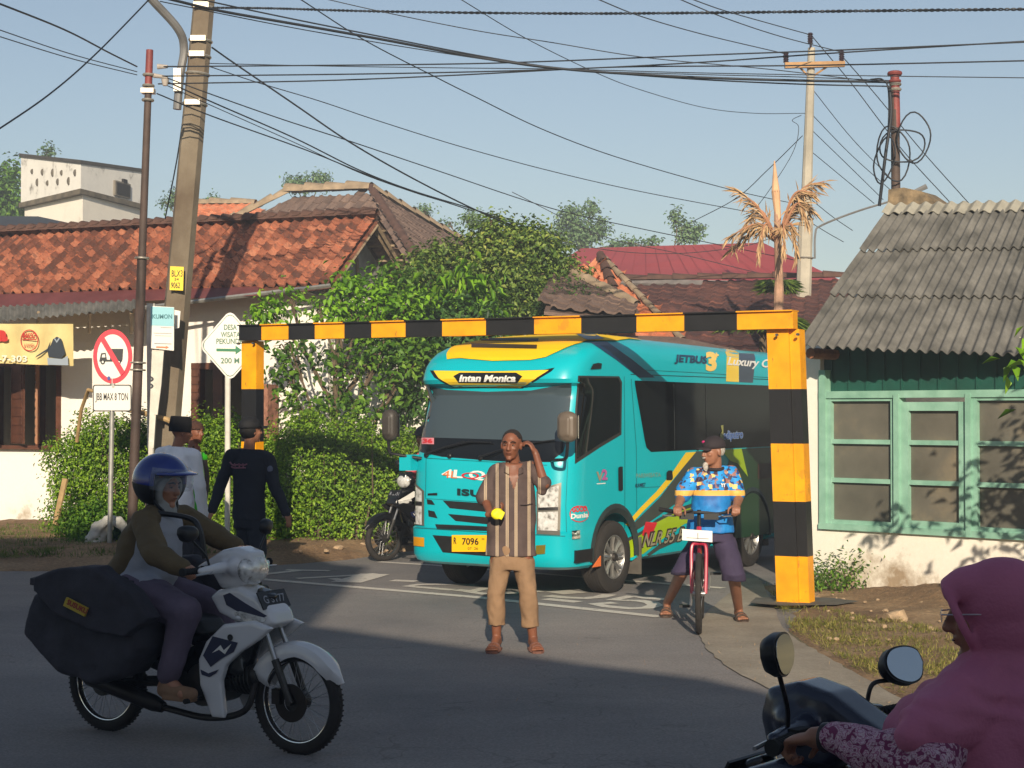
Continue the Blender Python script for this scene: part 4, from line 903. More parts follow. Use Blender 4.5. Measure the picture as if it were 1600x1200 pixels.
for cx in (0, -3.35):
    for sy in (-1, 1):
        c = MB(); c.cyl((cx, sy*.55, .38), (cx, sy*1.2, .38), .46 if cx == 0 else .5, n=40); co_ = bpy.data.objects.new('c', c.mesh()); COL.objects.link(co_)
        q = bo.modifiers.new('b', 'BOOLEAN'); q.object = co_; q.operation = 'DIFFERENCE'; q.solver = 'EXACT'
        co_.matrix_world = BWM
bpy.context.view_layer.update(); dg = bpy.context.evaluated_depsgraph_get(); me = bpy.data.meshes.new_from_object(bo.evaluated_get(dg))
for q in list(bo.modifiers): cc = q.object; bo.modifiers.remove(q); bpy.data.objects.remove(cc)
bo.data = me; me.polygons.foreach_set('use_smooth', [True]*len(me.polygons)); me.set_sharp_from_angle(angle=R_(30))
BVH = BVHTree.FromPolygons([v.co[:] for v in me.vertices], [tuple(p.vertices) for p in me.polygons])
def hit(px, py):
    o = BWI @ Vector((0, 0, CAMH)); d = (BWI.to_3x3() @ ray(px, py)).normalized(); return BVH.ray_cast(o, d)[:2]
def hitn(px, py):
    p, n = hit(px, py)
    return (p, n) if p else BVH.find_nearest(onplane(px, py, BWM, 0, .95))[:2]
def drape(verts, faces, off, step=5):
    """flat px-space mesh cut on a grid and laid on the body"""
    bm = bmesh.new(); bv = [bm.verts.new((x, y, 0)) for x, y in verts]
    for f in faces:
        try: bm.faces.new([bv[i] for i in f])
        except ValueError: pass
    for ax in (0, 1):
        lo, hi = min(v[ax] for v in verts), max(v[ax] for v in verts); c = math.floor(lo/step)*step+step
        while c < hi:
            pc = [0, 0, 0]; pc[ax] = c; no = [0, 0, 0]; no[ax] = 1
            bmesh.ops.bisect_plane(bm, geom=bm.verts[:]+bm.edges[:]+bm.faces[:], plane_co=pc, plane_no=no); c += step
    vs = []; ok = []; 
    for v in bm.verts:
        p, n = hit(v.co.x, v.co.y)
        if p is None and len(bm.verts) > 12 and v.co.x < 700: p, n = BVH.find_nearest(onplane(v.co.x, v.co.y, BWM, 0, .80))[:2]
        ok.append(p is not None); vs.append(p+n*off if p else Vector())
        v.index = len(vs)-1
    fs = [[v.index for v in f.verts] for f in bm.faces if all(ok[v.index] for v in f.verts)]; bm.free(); return vs, fs
def decal(name, poly, mat, par=bus, off=.004, step=5, mirror=False):
    vs, fs = drape(poly, [tuple(range(len(poly)))], off, step); mb = MB(); mb.add(vs, fs)
    if mirror: MB().add([Vector((v.x, -v.y, v.z)) for v in vs], fs).build(name, mat, par, local=True, fix=False, ang=20)
    return mb.build(name, mat, par, local=True, fix=False, ang=20)
def btext(name, s, x0, y0, x1, y1, h, mat, par=bus, off=.006, dxh=0, **k):
    """baseline (x0,y0)-(x1,y1), height h px"""
    v, f = text_fit(s, **k); pts = [(x0+(x1-x0)*a+dxh*b, y0+(y1-y0)*a-h*b) for a, b in v]; vs, fs = drape(pts, f, off, 4)
    return MB().add(vs, fs).build(name, mat, par, local=True, fix=False, ang=20)
# glazing
ws = decal('windscreen', [(659, 603), (700, 609), (760, 612), (830, 610), (893, 598), (893, 610), (885, 690), (880, 706), (860, 722), (800, 722), (740, 718), (690, 714), (655, 706), (645, 694), (646, 680)], flat('windscreen_glass', S(62, 74, 80), .05, spec=.7), step=6)  # grey-blue base colour stands in for sky reflected in the glass
decal('windscreen_band', [(646, 683), (880, 690), (879, 706), (860, 721.5), (800, 721.5), (740, 717.5), (690, 713.5), (655, 705.5), (645.5, 693)], flat('black_ceramic', S(16, 18, 20), .2), ws, .006, 6)
dw = decal('door_window', [(903, 587), (967, 588), (971.5, 597), (970.5, 679), (937, 699), (898, 725), (898.5, 640)], flat('window_seal', S(44, 42, 40), .5), mirror=True)
decal('pane', [(905.5, 590), (965, 591), (968.5, 599), (967.5, 675), (935, 694), (901, 717), (901.5, 640)], GLS, dw, .007, mirror=True)
# passenger windows in local coordinates
def side_poly(name, pts, mat, par, off, my=True):
    for sy in ((-1, 1) if my else (1,)):
        mb = MB(); bm = bmesh.new(); f = bm.faces.new([bm.verts.new((x, z, 0)) for x, z in pts])
        for ax in (0, 1):
            lo, hi = min(p[ax] for p in pts), max(p[ax] for p in pts); c = lo+.1
            while c < hi:
                pc = [0, 0, 0]; pc[ax] = c; no = [0, 0, 0]; no[ax] = 1
                bmesh.ops.bisect_plane(bm, geom=bm.verts[:]+bm.edges[:]+bm.faces[:], plane_co=pc, plane_no=no); c += .1
        vs = []
        for i, v in enumerate(bm.verts): v.index = i; vs.append(Vector((v.co.x, sy*(lvl(v.co.y)[1]+off), v.co.y)))
        mb.add(vs, [[v.index for v in q.verts] for q in bm.faces]); bm.free(); o_ = mb.build(name, mat, par, local=True, fix=True)
    return o_
bs = lambda px, py: (lambda p: (p.x, p.z))(onplane(px, py, BWM, 1, .949))
wf_ = bs(991, 592); wb_ = bs(1013, 706)
sw = side_poly('side_window', [(wf_[0]-.02, 2.105), (wf_[0]-.02, 2.13), (-4.45, 2.125), (-4.5, 1.45), (-4.4, 1.40), (wb_[0]-.05, 1.395), (wb_[0]+.05, 1.44), (wb_[0]+.09, 1.52)], GLS, bus, .006)
SEAM = flat('seam', S(10, 84, 88), .5); SEAMD = flat('seam_dark', S(60, 62, 62), .4)
for px in (1053, 1103): x = bs(px, 650)[0]; side_poly('pane_joint', [(x-.006, 2.11), (x+.006, 2.11), (x+.006, 1.41), (x-.006, 1.41)], SEAMD, sw, .009, False)
def seam(pts, w=.7, m=SEAM, par=bus, nm='panel_gap'):
    mb = MB()
    for (x0, y0), (x1, y1) in zip(pts, pts[1:]):
        L = math.hypot(x1-x0, y1-y0); nx, ny = -(y1-y0)/L*w/2, (x1-x0)/L*w/2
        vs, fs = drape([(x0+nx, y0+ny), (x1+nx, y1+ny), (x1-nx, y1-ny), (x0-nx, y0-ny)], [(0, 1, 2, 3)], .0025, 5); mb.add(vs, fs)
    return mb.build(nm, m, par, local=True, fix=False)
seam([(975, 588), (976, 700), (976, 826)]); seam([(986, 592), (994, 700), (995, 845)]); seam([(885, 610), (888, 700), (884, 790), (885, 832)], .8)
seam([(666, 716), (770, 722), (855, 727)], .9); seam([(666, 716), (665, 778)], .8); seam([(665, 779), (745, 784), (838, 790)], .7); seam([(640, 824), (760, 832), (883, 838)], 1.1)
seam([(985, 577), (1100, 583), (1200, 590)], .8); seam([(1000, 762), (1100, 757), (1205, 752)], .7); seam([(985, 585), (1100, 589), (1204, 593)], 1.2, flat('rail_dark', S(12, 60, 66), .4), nm='rain_rail')
# cowl graphics
cy_ = decal('destination_band', [(672, 579), (679, 590), (708, 606), (817, 607), (862, 580), (867, 574.5), (850, 578), (766, 580.5)], flat('band_black', S(20, 20, 22), .3), step=4)
decal('yellow_trim', [(678, 579.5), (686, 591), (711, 604.5), (814.5, 605.5), (858, 578.5), (766, 581)], YEP, cy_, .007, 4)
decal('name_plaque', [(709, 588), (719, 582.5), (807, 582.5), (817, 588.5), (808.5, 597.5), (717.5, 597.5)], flat('band_black', S(20, 20, 22)), cy_, .0095, 4)
btext('name_lettering', 'Intan Monica', 718, 595.8, 806, 596, 9.6, WHV, cy_, .012, 3, offset=.045)
YEF = M('yellow_fairing', S(246, 200, 30), .6, .06, 1.5, spec=.15)
hood = decal('roof_fairing', [(712, 560), (706.5, 551), (712, 536), (726, 526), (760, 524), (880, 521), (975, 521), (986, 530), (965, 533), (914, 533.5), (888, 543), (853, 559), (830, 563.5), (770, 565)], YEF, step=1.5, off=.012)
hp_ = [hit(*q)[0] for q in ((853, 559), (870, 551), (888, 543), (905, 537.5))]
hp_ = [(p.x, p.y) for p in hp_]; hp_.append((-1.0, hp_[-1][1]*.98)); mb = MB(); vs = []; NX = 30
for i in range(NX+1):
    x = hp_[0][0]+(hp_[-1][0]-hp_[0][0])*i/NX; wy = interp([(a_, b_) for a_, b_ in hp_], x, 0)
    for j in range(21):
        p, n = BVH.ray_cast(Vector((x, wy*(j/10-1), 4)), Vector((0, 0, -1)))[:2]; vs.append(p+n*.009)
mb.add(vs, [(i*21+j, i*21+j+1, (i+1)*21+j+1, (i+1)*21+j) for i in range(NX) for j in range(20)]); mb.build('fairing_top', YEF, hood, local=True, fix=False, ang=30)
vs_ = MB()
for q in (((737, 539), (840, 541), (839, 547), (737, 545)), ((748, 530), (842, 531), (841, 535), (748, 534))):
    a, b = drape(list(q), [(0, 1, 2, 3)], .017, 4); vs_.add(a, b)
loose(vs_.build('air_slot', flat('slot_dark', S(62, 50, 26), .6), hood, local=True, fix=False))
seam([(738, 546.5), (838, 548.5)], 1.2, flat('slot_lip', S(255, 226, 90), .3), hood, 'slot_lip')
decal('fairing_band', [(898, 523), (924, 521.5), (944, 531), (918, 533.4)], GRYD, hood, .016, 4)
decal('marker_lamp', [(921, 577), (925, 569), (933, 567), (939, 568), (938, 576)], BLKP, off=.012, step=3)
decal('roof_stripe', [(922, 535), (948, 534), (985, 560), (1023, 590), (998, 590), (962, 562)], NAVY, step=4)
decal('roof_band', [(1131, 545), (1148, 548), (1154, 552), (1154, 597), (1134, 596), (1135, 556)], YEP); decal('roof_band', [(1154.5, 552), (1178, 553), (1180, 560), (1176, 598), (1154.5, 597)], M('slate_vinyl', S(70, 80, 94), .35, .1))
btext('jetbus_lettering', 'JETBUS', 1052.5, 569, 1103, 572, 15, NAVY, off=.008, dxh=2, offset=.05)
j3 = btext('number_outline', '3', 1102, 580, 1119, 580.5, 30, flat('cream_yellow', S(245, 205, 110), .4), off=.008, offset=.06)
btext('plus_sign', '+', 1115, 559, 1122, 559, 7, flat('cream_yellow', S(245, 205, 110)), off=.01, offset=.06)
btext('lettering', 'Luxury Class', 1134, 574, 1222, 580, 16, WHV, off=.009, dxh=5, offset=.03)
# side livery
def chain_decal(nm, pts, m, off=.003): return decal(nm, pts, m, off=off)
chain_decal('dark_livery', [(1087, 705), (1106, 705), (1110, 740), (1062, 782), (1020, 812), (995, 828), (982, 825), (1030, 778)], GRYD)
chain_decal('yellow_livery', [(1071, 707), (1087, 706), (1062, 736), (1032, 772), (1005, 798), (983, 822), (977.5, 819), (1000, 793), (1025, 768), (1050, 738)], YEP, .005)
chain_decal('lime_livery', [(977.5, 848), (1000, 836), (1024, 817), (1055, 801), (1100, 786), (1130, 790), (1130, 815), (1070, 818), (1040, 838), (1005, 865), (977.5, 874)], LIME, .004)
chain_decal('dark_livery', [(977.5, 842), (1000, 831), (1024, 812), (1055, 795), (1100, 780), (1100, 786), (1055, 801), (1024, 817), (1000, 836), (977.5, 848)], GRYD, .0045)
chain_decal('dark_livery', [(1004, 871), (1030, 850), (1062, 832), (1100, 826), (1100, 838), (1060, 845), (1030, 858), (1012, 870)], GRYD, .0045)
x1_ = bs(1150, 700)[0]
side_poly('green_livery', [(x1_+.12, 1.385), (-4.6, 1.385), (-4.6, .36), (-2.6, .36), (-2.2, .5)], DGRN, bus, .0035)
chain_decal('lime_livery', [(1126, 703), (1158, 701), (1164, 728), (1168, 745), (1152, 724), (1140, 720)], LIME, .0065)
side_poly('rear_lettering_panel', [(x1_-.6, 1.2), (-4.2, 1.2), (-4.2, 1.02), (x1_-.6, 1.02)], M('brown_text', S(78, 52, 44), .4), bus, .006, False)
nl = chain_decal('red_patch', [(1002, 836), (1008, 815), (1026, 817), (1021, 828), (1018, 845)], REDV, .008)
btext('model_outline', 'NLR 55 B', 1000, 857, 1066, 846, 25, flat('dark_outline', S(52, 40, 34), .5), off=.009, dxh=6, offset=.075); btext('model_lettering', 'NLR 55 B', 1002, 855, 1064, 845, 21, SILV, off=.012, dxh=6, offset=.015)
btext('maker_outline', 'adiputro', 1129, 691, 1160, 689, 18, flat('pale_outline', S(140, 158, 186), .4), off=.010, offset=.07); btext('maker_lettering', 'adiputro', 1130, 690, 1159, 688, 16, flat('maker_blue', S(48, 84, 160), .4), off=.013, offset=.01)
decal('maker_mark', [(1122, 690), (1124, 678), (1127, 674), (1125, 665), (1129, 664), (1129, 690)], flat('olive_mark', S(150, 150, 90), .4), off=.01, step=3)
btext('owner_lettering', 'PARIWISATA', 993, 747, 1032, 745, 7, flat('faint_grey', S(104, 160, 150), .4), offset=.03); btext('test_mark', 'KLR/MB27', 992, 762, 1008, 760, 6, NAVY, offset=.03)
dh = decal('door_handle', [(964.5, 731), (967, 729), (971.5, 729), (972, 765), (969.5, 767), (965, 766)], BLKP, off=.012, step=3)
decal('sliding_door_handle', [(1040, 738), (1043, 735), (1049, 735), (1050, 747), (1048, 750), (1040, 750)], BLKP, off=.012, step=3)
btext('door_sticker', 'V', 931, 752, 942, 752, 15, SILV, offset=.05); btext('door_sticker', '2', 939, 750, 948, 750, 17, flat('pink_vinyl', S(176, 90, 150), .4), off=.009, offset=.05); seam([(932, 756), (946, 755)], 1.5, WHV, bus, 'sticker_line')
el = [(904.5+15*cos(a), 803+13*sin(a)) for a in [2*pi*k/24 for k in range(24)]]; ei = [(904.5+13.6*cos(a), 803+11.6*sin(a)) for a in [2*pi*k/24 for k in range(24)]]
rs = decal('round_sticker', el, REDV, off=.005, step=4); decal('sticker_field', ei, TEAL, rs, .007, 4); btext('sticker_lettering', 'GOOD', 893, 801, 916, 799, 9, REDV, rs, .010, offset=.05); btext('sticker_lettering', 'Dunia', 891, 811, 918, 808, 8, WHV, rs, .010, offset=.04)
decal('side_lamp', [(892, 829), (904, 828), (904, 841), (892, 842)], CHR, off=.02, step=4)
# front
t = NT('headlamp'); co = t.coord(); n1 = t.noise(co, 22, 3); t.l(t.ramp(n1, [(.3, S(140, 136, 130)), (.45, S(215, 213, 208)), (.7, S(245, 244, 240))]), t.b.inputs['Base Color']); t.b.inputs['Roughness'].default_value = .12; t.b.inputs['Metallic'].default_value = .2; t.b.inputs['Coat Weight'].default_value = 1; t.bump(n1, .4, .01); LAMP = t.m
for pts, inn in (([(638, 747), (650, 755), (664, 767), (664, 823), (638, 820)], [[(640, 752), (650, 758), (661, 768), (661, 784), (640, 781)], [(640, 789), (661, 791), (661, 820), (640, 817)]]),
            ([(839, 768), (857, 760), (877, 754), (875, 836), (839, 834)], [[(842, 770), (858, 763), (873, 758), (872, 792), (842, 793)], [(842, 800), (872, 799), (871, 832), (842, 831)]])):
    hl = decal('headlight', pts, M('lamp_bezel', S(120, 116, 106), .35, .1, metal=.4), off=.012, step=4)
    for q in inn: decal('lens', q, LAMP, hl, .018, 4)
    xm = (inn[0][0][0]+inn[0][2][0])/2; y0 = inn[0][3][1]; decal('indicator_strip', [(inn[0][0][0], y0+.5), (inn[0][3][0], y0+.5), (inn[0][3][0], y0+5), (inn[0][0][0], y0+5)], BLKP, hl, .017, 4)
AMB = flat('amber_lens', S(216, 150, 20), .2)
decal('fog_lamp', [(644.5, 838), (664, 840), (664, 854), (645.5, 852)], AMB, off=.012, step=4); decal('fog_lamp', [(838, 852), (853, 851), (852, 865), (838, 866)], flat('olive_lens', S(112, 100, 30), .25), off=.012, step=4)
GRL = M('grille_dark', S(30, 31, 30), .5, .3, 20)
for q in ([(692, 782), (770, 787), (812, 790), (800, 803), (757, 799.5), (703, 794)], [(700, 803), (760, 808), (804, 810), (794, 821), (760, 819), (712, 814)], [(680, 819), (730, 821), (826, 826), (822, 832), (760, 830), (683, 827)],
          [(667, 780), (675, 781.5), (680, 789), (668, 788)], [(669, 797), (679, 799), (684, 810), (670, 807)], [(824, 791), (834, 790), (833, 799), (818, 799)], [(822, 807), (834, 806), (833, 816), (816, 819)]): decal('grille_slot', q, GRL, off=.003, step=4)
bg_ = decal('bumper_grille', [(676, 836), (830, 846), (818, 873), (760, 869), (692, 863)], GRL, off=.003, step=4)
for k in range(4): seam([(679+4*k, 841.5+6*k), (760, 847.5+6*k), (828-3*k, 851.5+6*k)], 2.0, TEAL, bg_, 'slat')
npm = MB()
def fbox(x0, y0, x1, y1, th, mat, nm, par):
    c = [hit(x, y) for x, y in ((x0, y1), (x1, y1), (x1, y0), (x0, y0))]; xx = max(p.x for p, n in c)+.012
    P4_ = [onplane(x, y, BWM, 0, xx) for x, y in ((x0, y1), (x1, y1), (x1, y0), (x0, y0))]; m_ = MB(); m_.prism(P4_, (th, 0, 0)); return m_.build(nm, mat, par, local=True), xx+th
PLY = flat('plate_yellow', S(246, 190, 12), .4)
pl_, xp = fbox(707, 836, 768, 862, .012, PLY, 'number_plate', bus)
def ftext(s, x0, y0, x1, y1, xx, mat, par, nm='plate_lettering', **k):
    P = lambda x, y: onplane(x, y, BWM, 0, xx); m_ = MB(); o = P(x0, y1); write(s, o, P(x1, y1)-o, P(x0, y0)-o, m_, th=.003, **k); return m_.build(nm, mat, par, local=True, fix=False)
BKL = flat('letter_black', S(24, 22, 20), .5)
ftext('R', 709, 839.5, 713.5, 850, xp, BKL, pl_, offset=.03); ftext('7096', 722, 840.5, 748, 851.5, xp, BKL, pl_, offset=.02); ftext('07  26', 731, 855, 747, 859, xp, BKL, pl_); ftext('"', 753, 841, 757, 844, xp, BKL, pl_)
btext('maker_badge', 'ISUZU', 715, 774, 790, 780, 11, flat('badge_dark', S(28, 52, 56), .3, .3), off=.01, offset=.06, spacing=1.1)
btext('name_outline', '4L Q4iL', 690, 748, 798, 753, 15, WHV, off=.008, dxh=2, offset=.03); btext('name_red', 'Q4iL', 721, 749, 796, 752, 11, REDV, off=.012, dxh=1.5, offset=.0); btext('name_orange', '4L', 692, 746, 715, 747.5, 11, flat('orange_vinyl', S(228, 116, 56), .4), off=.012, dxh=1.5)
decal('small_badge', [(669, 771), (684, 770), (684, 774), (669, 774)], BLKP, off=.008, step=4); stk = decal('windscreen_sticker', [(660, 684), (679, 684.5), (679, 694.5), (660, 694)], flat('pink_white', S(206, 130, 140), .5), ws, .009, 4)
btext('sticker_lettering', '36', 662, 692.5, 677, 693, 7, REDV, ws, .012, offset=.05)
# wipers, mirrors
for pts in ([(667, 713), (690, 703), (728, 691)], [(700, 700), (735, 692), (770, 693)], [(752, 717), (780, 706), (807, 699)], [(790, 704), (825, 695), (868, 689)]):
    h_ = [hitn(*p) for p in pts]; MB().tube([p+n*.035 for p, n in h_], [.014, .010, .007], 6).build('wiper', BLKP, bus, local=True)
for px, py in ((668, 712.5), (752, 717), (704, 714)): p, n = hitn(px, py); MB().sph(p+n*.02, (.02, .028, .028)).build('wiper_pivot', BLKP, bus, local=True)
def mirror(hx0, hy0, hx1, hy1, X, arm, anchor, mm=None):
    c = [onplane(x, y, BWM, 0, X) for x, y in ((hx0, hy1), (hx1, hy1), (hx1, hy0), (hx0, hy0))]; cen = sum(c, Vector())/4; w, h = abs(c[1].y-c[0].y)/2, abs(c[2].z-c[1].z)/2
    mb = MB()
    for k in range(5): 
        t_ = k/4*2-1; mb.sph(cen+Vector((0, 0, t_*h*.62)), (.07, w*.98, h*.42), None, 20, 12)
    mb.box(cen, (.10, w*1.8, h*1.35)); mb.box(cen+Vector((.03, 0, 0)), (.10, w*1.1, h*1.2)); o = organic('side_mirror', mb, .012, mm or GRYP, bus, 6, local=True)
    MB().box(cen-Vector((.075, 0, 0)), (.01, w*1.5, h*1.5)).build('mirror_glass', CHR, o, local=True)
    MB().tube(catmull([onplane(x, y, BWM, 0, X-.02*i) for i, (x, y) in enumerate(arm)]+[hitn(*anchor)[0]], 6), .016, 8).build('mirror_arm', BLKP, o, local=True)
mirror(872, 643, 901.5, 691, 1.15, [(887, 689), (886, 705), (883, 717), (868, 719)], (862, 720)); mirror(599, 640, 620, 689, 1.05, [(607, 687), (609, 706), (620, 710)], (652, 712), M('dark_brown_plastic', S(66, 60, 54), .5, .15, 6))
MB().box(onplane(640, 718, BWM, 0, .9)+Vector((0, 0, -.03)), (.16, .14, .16)).build('indicator_housing', TEAL, bus, local=True)
# wheels
TY = M('tyre', S(44, 40, 37), .85, .25, 14, .3, 70)
def buswheel(cx, sy, dual=False):
    c = Vector((cx, sy*.84, .36)); ax = Vector((0, sy, 0)); mb = MB()
    mb.lathe([(.215, -.10), (.25, -.115), (.33, -.11), (.355, -.085), (.36, 0), (.355, .085), (.33, .105), (.25, .11), (.222, .10), (.215, .09)], c, ax, 48)
    for k in range(5): mb.torus(c+ax*(-.06+.03*k), ax, .359, .004, 48, 5)
    w = mb.build('wheel', TY, bus, local=True, ang=40)
    r = MB(); r.lathe([(.222, .098), (.212, .10), (.205, .085), (.19, .03), (.185, -.02), (.0, -.02)], c, ax, 40); 
    x, y, z = frame(ax)
    for k in range(8):
        a = 2*pi*k/8
        for da in (-.11, .11):
            d0 = x*cos(a)+y*sin(a); d1 = x*cos(a+da)+y*sin(a+da); r.tube([c+d0*.06+ax*.07, c+(d0*.5+d1*.5)*.13+ax*.07, c+d1*.205+ax*.08], [.028, .020, .017], 6)
    r.cyl(c+ax*.02, c+ax*.095, .075, .055, 20); rm = r.build('rim', ALLOY, w, local=True)
    h = MB(); h.cyl(c+ax*.09, c+ax*.12, .045, .035, 16); h.lathe([(.18, -.015), (0, -.015)], c, ax, 24); h.build('hub', M('hub_dark', S(60, 56, 52), .5, .2, metal=.5), w, local=True)
for sy in (1, -1): buswheel(0, sy); buswheel(-3.35, sy)
mb = MB()
for cx, rr_ in ((0, .47), (-3.35, .51)):
    for sy in (1, -1): 
        for k in range(20):
            a0, a1 = pi*(k/20*1.16-.08), pi*((k+1)/20*1.16-.08); q = []
            for a in (a0, a1):
                for r0, yy in ((rr_-.05, .94), (rr_, .965), (rr_+.045, .951)): q.append(Vector((cx+r0*cos(a), sy*yy, .38+r0*sin(a))))
            if min(v.z for v in q) > .32: mb.add(q, [(0, 1, 4, 3), (1, 2, 5, 4)])
loose(mb.build('wheel_arch', M('arch_dark', S(40, 52, 52), .6), bus, local=True, fix=False))
mb = MB(); mb.box((-.5, .86, .34), (.02, .24, .38)); mb.build('mud_flap', M('mud_flap', S(92, 86, 78), .8, .3, 8), bus, local=True)
mb = MB(); mb.box((.62, .86, .42), (.34, .2, .12)); mb.build('cab_step', BLKP, bus, local=True)
mb = MB(); mb.prism([(.36, .975, .30), (.52, .975, .30), (.36, .975, .40)], (0, .01, 0)); mb.build('step_sticker', flat('orange_vinyl', S(228, 116, 56)), bus, local=True)
mb = MB(); mb.box((-1.9, 0, .42), (5.2, 1.2, .16)); mb.box((0, 0, .34), (.12, 1.5, .12)); mb.box((-3.35, 0, .36), (.14, 1.4, .16)); mb.box((.7, 0, .42), (.4, 1.3, .14)); mb.build('chassis', M('chassis', S(30, 28, 27), .9), bus, local=True)
# ------------------------------------------------------------ poles, signs, cables
CPOLE = M('pole_concrete', S(132, 120, 102), .95, .28, 1.6, .5, 30, col2=S(98, 84, 68)); CPOLE2 = M('pole_concrete_pale', S(176, 168, 152), .95, .25, 2, .4, 30)
RUST = M('rusty_steel', S(78, 62, 54), .7, .4, 4, .3, 30); REDP = M('red_oxide', S(132, 58, 54), .6, .3, 6, .2); BAND = M('steel_band', S(180, 172, 158), .4, .15, 9, metal=.6)
def pole(nm, lab, pts, rs, mat, n=12, part='shaft'):
    t_ = thing(nm, lab, 'pole', (pts[0].x, pts[0].y, 0)); MB().tube(pts, rs, n).build(part, mat, t_); return t_
# big concrete pole
Yc = 22.0; a, b = at(258, 690, Yc), at(327, -90, Yc); base = a-(b-a)*(a.z/(b.z-a.z)); pa = lambda py: a.lerp(b, (at(300, py, Yc).z-a.z)/(b.z-a.z))
bp = pole('utility_pole', 'thick leaning octagonal concrete utility pole with a yellow number plate, left of centre', [base, a, b], [.195, .185, .135], CPOLE, 8)
mb = MB()
for py in (12, 64, 88, 116, 163): p = pa(py); mb.torus(p, b-a, .142+.00006*(py), .018, 24, 6)
loose(mb.build('clamp', BAND, bp))
mb = MB()
for py in (12, 64, 88, 163): p = pa(py)+Vector((.0, -.16, 0)); mb.box(p, (.2, .06, .07))
loose(mb.build('clamp_plate', BAND, bp))
mb = MB(); mb.tube(catmull([pa(172)+Vector((-.22, -.05, 0)), pa(120)+Vector((-.22, -.05, 0)), pa(78)+Vector((-.2, -.05, 0)), at(278, 45, Yc-.2), at(236, -2, Yc-.5), at(190, -55, Yc-.9)], 6), .055, 10)
lampa = mb.build('lamp_arm', M('grey_tube', S(126, 124, 122), .5, .2, 5, metal=.3), bp); MB().box(pa(128)+Vector((-.23, -.12, 0)), (.1, .08, .3)).build('fuse_box', BAND, bp)
c_ = [at(266, 416, Yc-.26), at(287, 417, Yc-.26), at(286, 454, Yc-.26), at(265, 453, Yc-.26)]; sg = MB().prism(c_, (0, .012, 0)).build('number_plate', flat('plate_yellow2', S(240, 206, 30), .5), bp)
mb = MB()
for s_, y0, y1, x0, x1 in (('BLX3', 432, 422, 268, 285), ('24', 438, 434, 272, 279), ('9062', 450, 441, 267, 281)): o = at(x0, y0, Yc-.27); write(s_, o, at(x1, y0, Yc-.27)-o, at(x0+.4, y1, Yc-.27)-o, mb)
mb.build('plate_lettering', flat('letter_black', S(24, 22, 20)), sg)
# slim steel pole
Ys = 20.8; a, b = at(213, 640, Ys), at(234, 78, Ys); base = a-(b-a)*(a.z/(b.z-a.z))
sp = pole('steel_pole', 'slim rusty steel pole with a red top, just left of the thick concrete pole', [base, a, a.lerp(b, .42), a.lerp(b, .421), a.lerp(b, .88)], [.064, .062, .060, .050, .045], RUST)
MB().tube([a.lerp(b, .9), b], [.048, .045], 12).build('red_top', REDP, sp)
mb = MB()
for k in (.86, .90, .93): mb.torus(a.lerp(b, k), b-a, .062, .018, 20, 6)
mb.box(a.lerp(b, .885), (.16, .14, .06)); mb.torus(a.lerp(b, .42), b-a, .078, .015); mb.torus(a.lerp(b, .13), b-a, .088, .012); mb.torus(a.lerp(b, .11), b-a, .088, .012); loose(mb.build('clamp', BAND, sp))
mb = MB(); mb.cyl(at(246, 104, Ys), at(262, 104, Ys), .035, .02, 10); mb.cyl(at(240, 118, Ys), at(262, 121, Ys), .03, .02, 10); mb.cyl(at(258, 124, Ys-.1), at(258, 134, Ys-.1), .05, .03, 10); mb.build('insulator', M('porcelain', S(170, 160, 150), .3), sp)
# far concrete pole with crossarm
Yf = 30.0; a, b = at(1255, 470, Yf), at(1268, 75, Yf); base = a-(b-a)*(a.z/(b.z-a.z)); pf = lambda py: a.lerp(b, (at(1262, py, Yf).z-a.z)/(b.z-a.z))
fp = pole('utility_pole', 'pale concrete utility pole with a wooden crossarm and three dark insulators, behind the dead palm', [base, pf(348), pf(347), pf(75)], [.17, .13, .105, .065], CPOLE2, 10)
mb = MB(); mb.box(pf(103)+Vector((.05, -.1, 0)), (1.08, .09, .1), Matrix.Rotation(R_(-1.5), 3, 'Y')); mb.build('crossarm', M('crossarm_wood', S(176, 136, 92), .8, .25, 5), fp)
mb = MB(); mb.tube([pf(103)+Vector((.32, -.06, 0)), pf(122)], .02, 5); mb.tube([pf(103)+Vector((-.25, -.06, 0)), pf(122)], .02, 5); loose(mb.build('brace', M('crossarm_wood', S(176, 136, 92)), fp))
def insul(px, y0, y1, m):
    p, q = at(px, y1, Yf-.1), at(px, y0, Yf-.1); mb = MB(); mb.cyl(p-Vector((0, 0, .08)), q, .015, n=6)
    for k in range(5): c = p.lerp(q, k/4); mb.lathe([(.0, .03), (.035, .03), (.055, 0), (.03, -.012), (0, -.012)], c, (0, 0, 1), 14)
    return mb.build('insulator', m, fp)
INS = flat('brown_porcelain', S(44, 26, 34), .25); insul(1228, 84, 97, INS); insul(1315, 82, 96, INS); insul(1266, 54, 68, INS)
MB().cyl(pf(78), at(1266, 66, Yf-.1), .02, n=6).build('pole_pin', RUST, fp)
mb = MB(); mb.torus(pf(342), b-a, .125, .02, 20, 6); mb.torus(pf(403), b-a, .15, .015, 20, 6); loose(mb.build('clamp', BAND, fp))
mb = MB(); mb.tube(catmull([at(1273, 404, Yf-.1), at(1274, 365, Yf-.1), at(1284, 352, Yf-.1), at(1340, 330, Yf-.3), at(1400, 312, Yf-.5)], 5), .02, 6); mb.tube([at(1402, 312, Yf-.5), at(1448, 291, Yf-.6)], [.03, .05], 6)
mb.build('lamp_arm', M('grey_tube', S(126, 124, 122)), fp)
